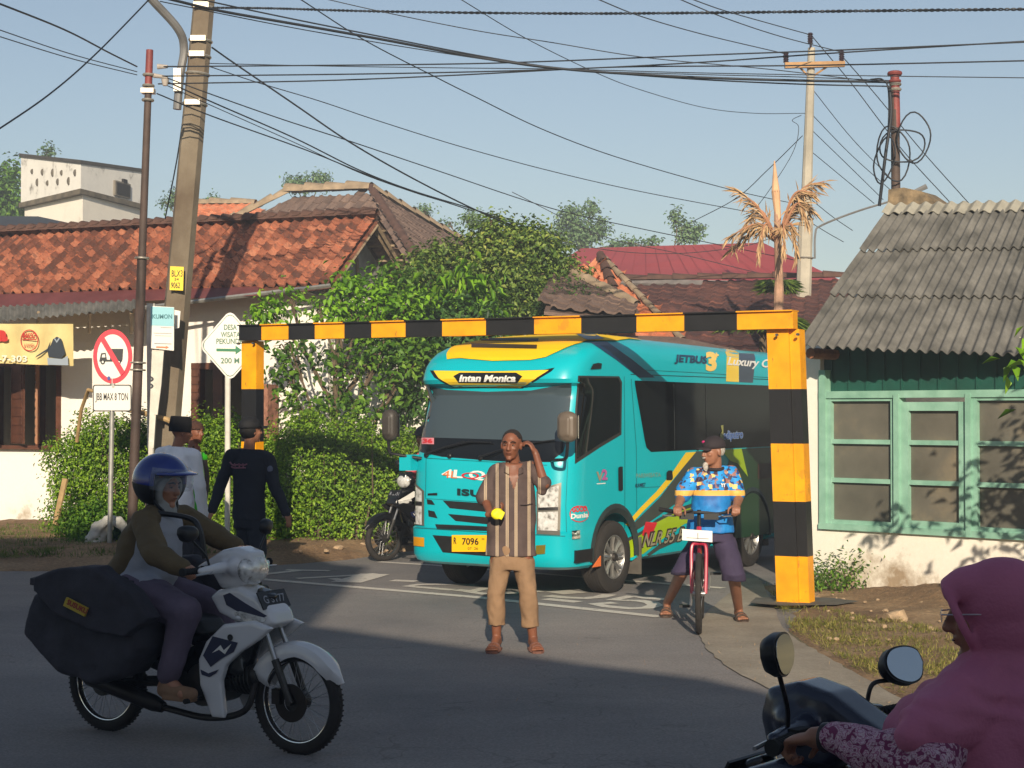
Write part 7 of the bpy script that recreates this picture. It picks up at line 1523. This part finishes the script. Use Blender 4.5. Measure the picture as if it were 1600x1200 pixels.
# --- man with green vest half hidden
YG = 18.2; m = lambda x, y, dy=0.: at(x, y, YG+dy)
gm = thing('person', 'man in brown knit cap and green vest, half hidden behind the man in white', 'person', (m(300, 900).x, YG, 0))
Rh = RF((.75, -.62, -.05)); Rb = RF((.5, -.85, 0)); hc = m(306, 676); b = MB(); head(b, hc, Rh, 1.0, m(300, 706)); b.chain([m(286, 715), m(302, 752, -.1), m(311, 722, -.16)], [.05, .042, .03]); hand(b, m(310, 712, -.16), (-.1, .1, 1), (-.4, .5, 0), 1, 1.2)
b.chain([m(314, 716), m(318, 755), m(315, 790)], [.05, .042, .03]); hand(b, m(315, 792), (0, -.1, -1), (-.4, 0, 0), 1, .5)
for dx in (-10, 10): a_ = m(298+dx, 888); a_.z = .1; t_ = a_+Vector((.1, -.12, 0)); t_.z = .04; b.chain([m(298+dx*.8, 800), m(298+dx, 850), a_], [.08, .055, .04]); foot(b, a_, t_, bare=False)
ering(b, [(m(298, 800), .14, .1), (m(298, 730), .16, .11)], Rb); organic('body', b, .009, SK1, gm, 3); face(gm, hc, Rh)
s = MB(); ering(s, [(m(298, 812), .19, .14), (m(298, 760), .17, .13), (m(299, 722), .175, .12), (m(300, 710), .09, .07)], Rb); s.cap(m(290, 714), m(315, 716), .07, .07); GV = M('green_vest', S(60, 200, 30), .6, .1, 4)
vo_ = organic('vest', s, .010, GV, gm, 3, .008, 7); s = MB(); s.chain([m(286, 715), m(302, 752, -.1), m(310, 730, -.15)], [.066, .058, .05]); s.chain([m(315, 716), m(319, 752), m(317, 782)], [.066, .058, .05]); organic('sleeves', s, .01, M('grey_cotton', S(80, 76, 74), .9), gm, 2, .006, 8)
q = MB(); q.tube([m(313, 706, -.15), m(318, 740, -.17), m(320, 775, -.15)], .010, 6); q.build('reflective_strip', flat('pale_lime', S(190, 236, 150), .4), vo_)
s = MB(); ering(s, [(m(298, 800), .16, .12), (m(298, 830), .17, .13)], Rb)
for dx in (-10, 10): ering(s, [(m(298+dx*.8, 820), .09, .09), (m(298+dx, 860), .08, .08), (m(298+dx, 886), .07, .075)], Rb)
organic('trousers', s, .011, M('dark_trousers', S(40, 38, 46)), gm, 3, .01, 7)
q = MB(); q.sph(hc+Rh @ Vector((0, -.014, .05)), (.086, .102, .08), Rh, 24, 16); cut_above(q, lambda p: (Rh.transposed() @ (p-hc)).z > .045); q.torus(hc+Rh @ Vector((0, -.012, .048)), Rh @ Z3, .088, .014, 28, 8); q.build('knit_cap', M('brown_knit', S(72, 46, 36), .95, .3, 30, .6, 90), gm, fix=False)
# --- officer in black
YO = 16.7; m = lambda x, y, dy=0.: at(x, y, YO+dy)
of = thing('person', 'man in black cap and black uniform seen from behind at the left barrier post', 'person', (m(395, 910).x, YO, 0))
Rh = RF((.78, .55, .06)); Rb = RF((.25, .95, 0)); hc = m(393, 675); b = MB(); head(b, hc, Rh, 1.0, m(389, 703)); shR, elR, wrR = m(418, 716), m(431, 764, -.03), m(447, 800, -.1); shL, elL, wrL = m(362, 712), m(345, 757, .03), m(332, 796, -.05)
b.chain([shR, elR, wrR], [.05, .042, .03]); b.chain([shL, elL, wrL], [.05, .042, .03]); hand(b, wrR, (.35, -.15, -1), (-.6, .5, 0), 1, .6, 1.0); hand(b, wrL, (-.3, -.15, -1), (.6, .5, 0), -1, .6)
for dx, dy, s_ in ((-9, .1, 1), (12, -.12, -1)): a_ = m(390+dx, 900, dy); a_.z = .1; t_ = a_+Vector((.06, .13, 0)); t_.z = .04; b.chain([m(390+dx*.8, 800), m(392+dx, 850, dy*.5), a_], [.085, .058, .042]); foot(b, a_, t_, bare=False)
ering(b, [(m(389, 800), .14, .1), (m(389, 730), .16, .11)], Rb); organic('body', b, .009, SK2, of, 3); face(of, hc, Rh)
BLC = M('black_uniform', S(24, 27, 38), .85, .2, 5, .3); s = MB(); ering(s, [(m(389, 812), .18, .13), (m(389, 790), .165, .12), (m(389, 760), .165, .12), (m(389, 728), .185, .12), (m(389, 714), .17, .10), (m(390, 702), .075, .07)], Rb)
s.cap(m(378, 710), shL, .06, .07); s.cap(m(402, 711), shR, .06, .07); s.chain([shR, elR, wrR], [.072, .062, .05]); s.chain([shL, elL, wrL], [.072, .062, .05]); organic('shirt', s, .010, BLC, of, 3, .012, 7)
s = MB(); ering(s, [(m(389, 800), .16, .12), (m(390, 825), .175, .13)], Rb)
for dx, dy in ((-9, .1), (12, -.12)): ering(s, [(m(390+dx*.8, 820, dy*.2), .095, .10), (m(392+dx, 855, dy*.5), .085, .09), (m(391+dx, 900, dy), .072, .08)], Rb); 
organic('trousers', s, .011, BLC, of, 3, .012, 7)
for dx, dy in ((-9, .1), (12, -.12)): a_ = m(390+dx, 900, dy); q = MB(); q.cap((a_.x, a_.y, .05), (a_.x+.06, a_.y+.13, .04), .045, .04); q.box((a_.x+.03, a_.y+.065, .012), (.1, .2, .024)); q.cap((a_.x, a_.y, .05), (a_.x, a_.y, .16), .045, .05); organic('boot', q, .01, flat('boot_black', S(20, 20, 22), .4), of, 2)
capm(of, hc, Rh, flat('cap_black', S(15, 15, 18), .8), 1.16); q = MB(); q.sph(hc+Rh @ Vector((0, -.028, .02)), (.092, .098, .095), Rh, 18, 12); cut_above(q, lambda p: (lambda v: v.y < -.005 and v.z > -.06)(Rh.transposed() @ (p-hc))); q.build('hair', flat('hair_black', S(18, 15, 14), .8), of, fix=False)
q = MB()
for pts in ([(359, 722), (364, 727), (372, 726), (380, 727), (386, 725)], [(361, 729), (366, 731), (374, 731), (384, 731)], [(366, 724), (368, 729)], [(373, 724), (374, 730)], [(379, 724), (380, 730)]): q.tube(catmull([m(x, y, -.135) for x, y in pts], 3), .008, 5)
q.build('back_lettering', flat('faded_pink', S(124, 80, 96), .8), of); q = MB(); q.sph(m(422, 733, -.075), (.03, .01, .035)); q.build('sleeve_patch', flat('patch_grey', S(90, 96, 116), .8), of)
# --- motorcycle rider (W1 frame)
l = lambda x, y, yl=0.: W1 @ L3(x, y, yl)
rd = thing('person', 'woman in a blue open-face helmet, olive jacket and grey-purple trousers riding the white motorcycle', 'person', tuple(W1 @ Vector((-.75, 0, .75))))
fR = Vector((.86, -.50, -.12)); Rh = RF(fR); Rb = RF(FW); hc = l(256, 762, 0); pel = l(212, 915, 0)
ne = l(252, 797, 0)
shR, elR, wrR = l(226, 816, -.18), l(243, 866, -.30), l(284, 886, -.31); shL, elL, wrL = l(286, 808, .18), l(338, 838, .30), l(366, 853, .31)
b = MB(); head(b, hc, Rh, .97, ne); b.chain([shR, elR, wrR], [.05, .04, .027]); b.chain([shL, elL, wrL], [.05, .04, .027])
gN = W1 @ Vector((GRIP.x, -.30, GRIP.z)); gFr = W1 @ Vector((GRIP.x, .30, GRIP.z))
hand(b, gN-FW*.105+Z3*.038, FW+Vector((0, 0, -.28)), Vector((0, 0, -1)), 1, 1.55, 1.0); b.chain([wrR, gN-FW*.105+Z3*.038], [.027, .026]); hand(b, gFr-FW*.105+Z3*.038, FW+Vector((0, 0, -.28)), Vector((0, 0, -1)), -1, 1.55, 1.0); b.chain([wrL, gFr-FW*.105+Z3*.038], [.027, .026])
hipN, knN, anN = l(208, 925, -.12), l(290, 955, -.21), l(262, 1062, -.19); hipF, knF, anF = l(222, 915, .12), l(338, 948, .20), W1 @ Vector((-.62, .2, .38)); toeN = l(300, 1088, -.21); toeF = W1 @ Vector((-.45, .22, .30))
b.chain([hipN, knN, anN], [.095, .06, .04]); b.chain([hipF, knF, anF], [.095, .06, .04]); ering(b, [(pel, .15, .11), (l(238, 870), .13, .10), (l(250, 820), .15, .11)], Rb); foot(b, anN, toeN, bare=False); foot(b, anF, toeF, bare=False)
organic('body', b, .0062, SK3, rd, 4, sfac=.45); face(rd, hc, Rh, .97)
GRH = M('grey_scarf', S(150, 152, 150), .85, .12, 6, .3); q = MB(); q.torus(hc+Rh @ Vector((0, .035, -.01)), Rh @ Vector((0, 1, -.12)), .078, .018, 32, 10, sq=1.5); q.sph(hc+Rh @ Vector((0, -.02, .02)), (.085, .085, .095), Rh); q.cap(hc+Rh @ Vector((0, .0, -.09)), ne, .075, .09); cut = organic('headscarf', q, .007, GRH, rd, 3, .004, 12)
# helmet
hh = hc+Rh @ Vector((0, -.022, .035)); q = MB(); NU, NV_ = 48, 30; vs = []
for j in range(NV_+1):
    th = pi*j/NV_*.80
    for i in range(NU): ph = 2*pi*i/NU; vs.append(hh+Rh @ Vector((.126*sin(th)*cos(ph), .148*sin(th)*sin(ph), .135*cos(th))))
def fc_ok(f): v = Rh.transposed() @ (sum((vs[i] for i in f), Vector())/4-hh); az = abs(math.atan2(v.x, v.y)); return not (az < R_(62) and v.z < .045)
fs = [(j*NU+i, (j+1)*NU+i, (j+1)*NU+(i+1) % NU, j*NU+(i+1) % NU) for j in range(NV_) for i in range(NU)]; fs = [f for f in fs if fc_ok(f)]; 
mi = [0 if ((Rh.transposed() @ (vs[f[0]]-hh)).z > -.01) else 1 for f in fs]; q.add(vs, fs); q.m = mi
HBL = M('helmet_blue', S(22, 44, 128), .18, .25, 5, coat=.8); hel = q.build('helmet', [HBL, BLKP], rd, fix=False, ang=60); z = hel.modifiers.new('s', 'SOLIDIFY'); z.thickness = -.022; 
q = MB(); vs = []
for j in range(9):
    for i in range(25): az = R_(-78+156*i/24); el_ = R_(30-6*j); vs.append(hh+Rh @ Vector((.152*sin(az)*cos(el_), .178*cos(az)*cos(el_)+.01, .150*sin(el_)+.012)))
q.add(vs, [(j*25+i, j*25+i+1, j*25+i+26, j*25+i+25) for j in range(8) for i in range(24)])
t = NT('clear_visor'); t.b.inputs['Roughness'].default_value = .1; t.b.inputs['Alpha'].default_value = .22; t.b.inputs['Base Color'].default_value = S(180, 190, 200); q.build('visor', t.m, hel, fix=False)
q = MB(); vs = []
for j in range(4):
    for i in range(17): az = R_(-62+124*i/16); r = j/3; vs.append(hh+Rh @ Vector(((.130+.05*r)*sin(az), (.150+.06*r)*cos(az), .058-.012*r+.02*cos(az))))
q.add(vs, [(j*17+i, j*17+i+1, j*17+i+18, j*17+i+17) for j in range(3) for i in range(16)]); pk = q.build('helmet_peak', HBL, hel, fix=False); z = pk.modifiers.new('s', 'SOLIDIFY'); z.thickness = .006
q = MB(); q.tube(catmull([hh+Rh @ Vector((-.10, .03, -.09)), hc+Rh @ Vector((-.05, .06, -.12)), hc+Rh @ Vector((.05, .06, -.12)), hh+Rh @ Vector((.10, .03, -.09))], 5), .010, 6); q.build('chin_strap', BLKP, hel)
OLV = M('olive_jacket', S(100, 84, 56), .8, .22, 5, .35); LGR = M('pale_grey_blouse', S(168, 172, 182), .85, .10, 5, .3)
s = MB(); ering(s, [(pel+Z3*-.02, .19, .19), (l(228, 900), .185, .17), (l(240, 862), .165, .145), (l(248, 828), .165, .13), (l(252, 808), .14, .10), (l(253, 797), .07, .07)], Rb); s.chain([l(208, 918, -.10), l(232, 925, -.14)], [.12, .10]); s.chain([l(225, 905, .1), l(262, 922, .12)], [.12, .09]); organic('blouse', s, .009, LGR, rd, 3, .010, 8)
s = MB(); W1r = W1.to_3x3()
off = -FW*.045; ering(s, [(pel+Z3*-.06+off*2.2, .215, .20), (l(224, 900)+off*1.6, .20, .17), (l(238, 862)+off, .18, .15), (l(246, 826)+off, .178, .135), (l(250, 806)+off*.6, .15, .105), (l(251, 796)+off*.6, .09, .08)], Rb)
s.cap(l(240, 803, -.06), shR, .06, .07); s.cap(l(262, 802, .06), shL, .06, .07); s.chain([shR, elR, wrR], [.074, .070, .050]); s.chain([shL, elL, wrL], [.074, .066, .050]); s.cap(pel-FW*.12-Z3*.02, pel-FW*.28-Z3*.03, .14, .09)
organic('jacket', s, .009, OLV, rd, 3, .011, 8)
q = MB(); 
def on(x, y): return l(x, y, -.02)+FW*.20
q.tube(catmull([l(234, 800, -.10)+FW*.02, on(256, 808)-FW*.02, on(268, 826), on(276, 870)], 5), .016, 6); q.build('bag_strap', BLKP, rd)
GPT = M('grey_purple_trousers', S(104, 92, 110), .85, .15, 6, .3); s = MB(); ering(s, [(pel-Z3*.05, .17, .16), (pel+Z3*.03, .15, .13)], Rb); s.chain([hipN, hipN.lerp(knN, .5), knN, knN.lerp(anN, .5), anN+(knN-anN)*.08], [.125, .112, .088, .072, .066]); s.chain([hipF, hipF.lerp(knF, .5), knF, anF], [.12, .11, .086, .066]); s.cap(hipN, hipF, .12, .12); organic('trousers', s, .009, GPT, rd, 3, .010, 8)
for a_, t_ in ((anN, toeN), (anF, toeF)): q = MB(); d_ = (t_-a_); q.cap(a_-Z3*.055-FW*.02, t_+Z3*.012, .044, .034); q.cap(a_-Z3*.02, a_-Z3*.05, .042, .046); q.box((a_+t_)/2-Z3*.058+Z3*0, (.2, .07, .02), W1r); organic('shoe', q, .008, M('tan_shoe', S(146, 112, 84), .8, .2, 8), rd, 2)
# --- rider of the black motorcycle, behind the bus corner
W2 = WM[mo2.name]; w2 = lambda x, y, z: W2 @ Vector((x, y, z)); F2 = W2.to_3x3() @ Vector((1, 0, 0))
r2_ = thing('person', 'rider in a pink top on the black motorcycle, mostly hidden behind the bus', 'person', tuple(w2(-.8, 0, .8)), 0); Rh = RF(F2); hc = w2(-.62, 0, 1.48)
b = MB(); head(b, hc, Rh, 1.0, w2(-.68, 0, 1.33))
for s_ in (-1, 1): g_ = w2(GRIP.x-.1, s_*.3, GRIP.z+.035); b.chain([w2(-.7, s_*.17, 1.25), w2(-.58, s_*.26, 1.02), g_], [.05, .04, .027]); hand(b, g_, F2-Z3*.25, (0, 0, -1), -s_, 1.5); b.chain([w2(-.8, s_*.1, .82), w2(-.42, s_*.2, .72), w2(-.55, s_*.18, .36), w2(-.42, s_*.2, .31)], [.09, .06, .04, .035])
ering(b, [(w2(-.82, 0, .85), .15, .11), (w2(-.7, 0, 1.2), .16, .11)], Rh); organic('body', b, .009, SK2, r2_, 3); face(r2_, hc, Rh)
s = MB(); ering(s, [(w2(-.82, 0, .80), .19, .15), (w2(-.75, 0, 1.0), .17, .13), (w2(-.7, 0, 1.22), .17, .12), (w2(-.69, 0, 1.31), .08, .07)], Rh)
for s_ in (-1, 1): s.chain([w2(-.7, s_*.16, 1.25), w2(-.58, s_*.26, 1.02), w2(GRIP.x-.16, s_*.3, GRIP.z+.03)], [.07, .062, .048])
organic('jacket', s, .012, M('pink_top', S(206, 84, 96), .8), r2_, 3, .01, 7); s = MB()
for s_ in (-1, 1): s.chain([w2(-.8, s_*.1, .82), w2(-.42, s_*.2, .72), w2(-.55, s_*.18, .38)], [.12, .085, .065])
organic('trousers', s, .012, BLC, r2_, 2, .008, 7); q = MB(); q.sph(hc+Rh @ Vector((0, -.02, .04)), (.13, .15, .13), Rh); cut_above(q, lambda p: (lambda v: v.z > .05 or v.y < .03)(Rh.transposed() @ (p-hc))); q.build('helmet', BLKP, r2_, fix=False)
# --- woman in the purple headscarf
W3 = WM[mo3.name]; YL = 4.2; m = lambda x, y, dy=0.: at(x, y, YL+dy); F3 = f3
ld = thing('person', 'woman in a purple headscarf and floral sleeves cut by the right edge', 'person', (1.25, 4.1, .7))
Rh = RF((-.94, .28, -.08)); Rb = RF(F3); hc = m(1548, 966, .0); LEFT = W3.to_3x3() @ Vector((0, 1, 0))
gL = W3 @ Vector((GRIP.x, .30, GRIP.z)); gR = W3 @ Vector((GRIP.x, -.30, GRIP.z)); ne = hc+Vector((.05, .02, -.19)); ch = hc+Vector((.10, .02, -.36)); pel = W3 @ Vector((-.86, 0, .86))
shL = m(1512, 1106, -.02); shR = ne+Vector((.04, 0, -.10))-LEFT*.17; elL = m(1452, 1196, -.24); wrL = gL-F3*.12+Z3*.03; elR = gR-F3*.33-LEFT*.08-Z3*.02; wrR = gR-F3*.12+Z3*.03
b = MB(); head(b, hc, Rh, 1.0, ne, ears=False); b.chain([shL, elL, wrL], [.05, .043, .027]); b.chain([shR, elR, wrR], [.05, .043, .027]); hand(b, wrL, F3*1.0-Z3*.22, (0, 0, -1), -1, 1.45, 1.0, .1); hand(b, wrR, F3-Z3*.22, (0, 0, -1), 1, 1.45)
ering(b, [(pel, .16, .12), (ch, .15, .11), (ne, .07, .07)], Rb)
for s_ in (-1, 1): b.chain([pel+LEFT*s_*.1, W3 @ Vector((-.45, s_*.2, .72)), W3 @ Vector((-.58, s_*.18, .38)), W3 @ Vector((-.42, s_*.2, .32))], [.09, .06, .04, .035])
organic('body', b, .0048, skin('skin_medium', 160, 112, 88), ld, 4, sfac=.4); face(ld, hc, Rh)  # one even medium skin tone
PUR = M('purple_scarf', S(190, 108, 138), .75, .12, 3, .3, 90); q = MB()
Wt = Rh.transposed(); P_ = lambda x, y, z: hc+Rh @ Vector((x, y, z))
q.sph(P_(0, -.035, .045), (.100, .122, .108), Rh, 32, 20); q.sph(P_(0, -.038, -.02), (.093, .112, .12), Rh, 32, 20); q.sph(P_(0, .028, .078), (.086, .088, .060), Rh, 28, 16)
arc = [P_(.090*sin(a_), .070+.034*cos(a_), .005+.092*cos(a_)) for a_ in [R_(-150+15*k) for k in range(21)]]; q.chain(arc, [.013]*21, 10)
q.cap(P_(0, .030, -.118), P_(0, -.02, -.16), .046, .078)
W0 = Matrix.Identity(3); q.chain([m(1545, 1085, -.02), m(1505, 1110, -.10), m(1450, 1138, -.2), m(1425, 1150, -.24)], [.12, .105, .075, .045])
ering(q, [(m(cx, y), rx/634, ry) for y, cx, rx, ry in ((960, 1580, 58, .07), (985, 1574, 62, .09), (1010, 1571, 60, .095), (1030, 1573, 70, .11), (1048, 1577, 94, .13), (1070, 1582, 137, .16), (1100, 1587, 184, .19), (1130, 1592, 212, .21), (1165, 1594, 218, .22), (1215, 1594, 222, .23))], W0, 44)
sc = organic('headscarf', q, .0065, PUR, ld, 14, 0)
me = sc.data; Li = WM[ld.name].inverted()
hcl = Li @ hc; nel = Li @ ne
for v in me.vertices:   # cloth folds radiating from the neck, and gathers under the chin
    d = v.co-nel; r = math.hypot(d.x, d.y); a = math.atan2(d.y, d.x); n_ = v.normal
    k = min(1, max(0, (-.02-d.z)/.12)); w = (abs(sin(a*5+1.6*noise.noise(v.co*3)+d.z*4))-.5)*.013*k+.0015*noise.noise(v.co*16)
    if -.06 < d.z < .10: w += .005*sin((d.z+.3*d.x)*100+3*noise.noise(v.co*9))*(1-abs(d.z-.02)/.09)
    v.co += n_*w
t = NT('floral_print'); co = t.coord(); vo = t.n('TexVoronoi', feature='SMOOTH_F1'); vo.inputs['Scale'].default_value = 84; vo.inputs['Smoothness'].default_value = .6; wv = t.n('VectorMath', operation='ADD'); nn = t.n('TexNoise'); nn.inputs['Scale'].default_value = 26; t.l(co, nn.inputs['Vector']); t.l(co, wv.inputs[0]); sc2 = t.n('VectorMath', operation='SCALE'); t.l(nn.outputs['Color'], sc2.inputs[0]); sc2.inputs[3].default_value = .05; t.l(sc2.outputs[0], wv.inputs[1]); t.l(wv.outputs[0], vo.inputs['Vector'])
c = t.ramp(vo.outputs['Distance'], [(.22, S(196, 168, 182)), (.36, S(150, 66, 112)), (.46, S(206, 182, 190)), (.62, S(120, 46, 88))]); t.l(c, t.b.inputs['Base Color']); t.b.inputs['Roughness'].default_value = .8
q = MB(); q.chain([shL.lerp(elL, .5), elL, elL.lerp(wrL, .6), wrL-F3*.035], [.06, .072, .056, .042]); organic('sleeve', q, .007, t.m, ld, 3, .009, 14); q = MB(); q.chain([shR, elR, wrR-F3*.035], [.08, .07, .042]); organic('sleeve', q, .008, t.m, ld, 3, .008, 14)
q = MB(); q.torus(wrL-F3*.012, F3, .031, .007, 28, 8, sq=1.6); q.build('bracelet', flat('bracelet_dark', S(36, 30, 32), .4), ld)
q = MB(); ering(q, [(pel-Z3*.05, .2, .17), (pel+Z3*.12, .19, .16), (ch, .17, .14)], Rb); 
for s_ in (-1, 1): q.chain([pel+LEFT*s_*.1, W3 @ Vector((-.45, s_*.2, .72)), W3 @ Vector((-.58, s_*.18, .40))], [.12, .09, .08])
organic('dress', q, .011, M('plum_dress', S(96, 50, 84), .85), ld, 3, .01, 8)
q = MB()
for s_ in (-1, 1):
    q.prism([hc+Rh @ Vector((s_*.022*1+u, .118, z)) for u, z in ((-.018, .0), (.018, .0), (.018, .026), (-.018, .026))], Rh @ Vector((0, .002, 0)))
q.tube([hc+Rh @ Vector((-.05, .118, .02)), hc+Rh @ Vector((-.085, .02, .02))], .002, 4); q.tube([hc+Rh @ Vector((.05, .118, .02)), hc+Rh @ Vector((.085, .02, .02))], .002, 4); q.build('glasses', flat('lens_glass', S(200, 200, 205), .05, .2), ld)
# ------------------------------------------------------------ morning haze
t = NT('haze'); t.t.nodes.remove(t.b); v = t.n('VolumePrincipled'); v.inputs['Color'].default_value = (.60, .66, .74, 1); v.inputs['Density'].default_value = .0045; v.inputs['Anisotropy'].default_value = 0
t.l(v.outputs[0], t.out.inputs['Volume'])
mb = MB(); mb.box((0, 34, 5.5), (150, 110, 13)); o = mb.build('haze', t.m); o['kind'] = 'stuff'
SC.cycles.volume_step_rate = 4; SC.cycles.volume_max_steps = 64
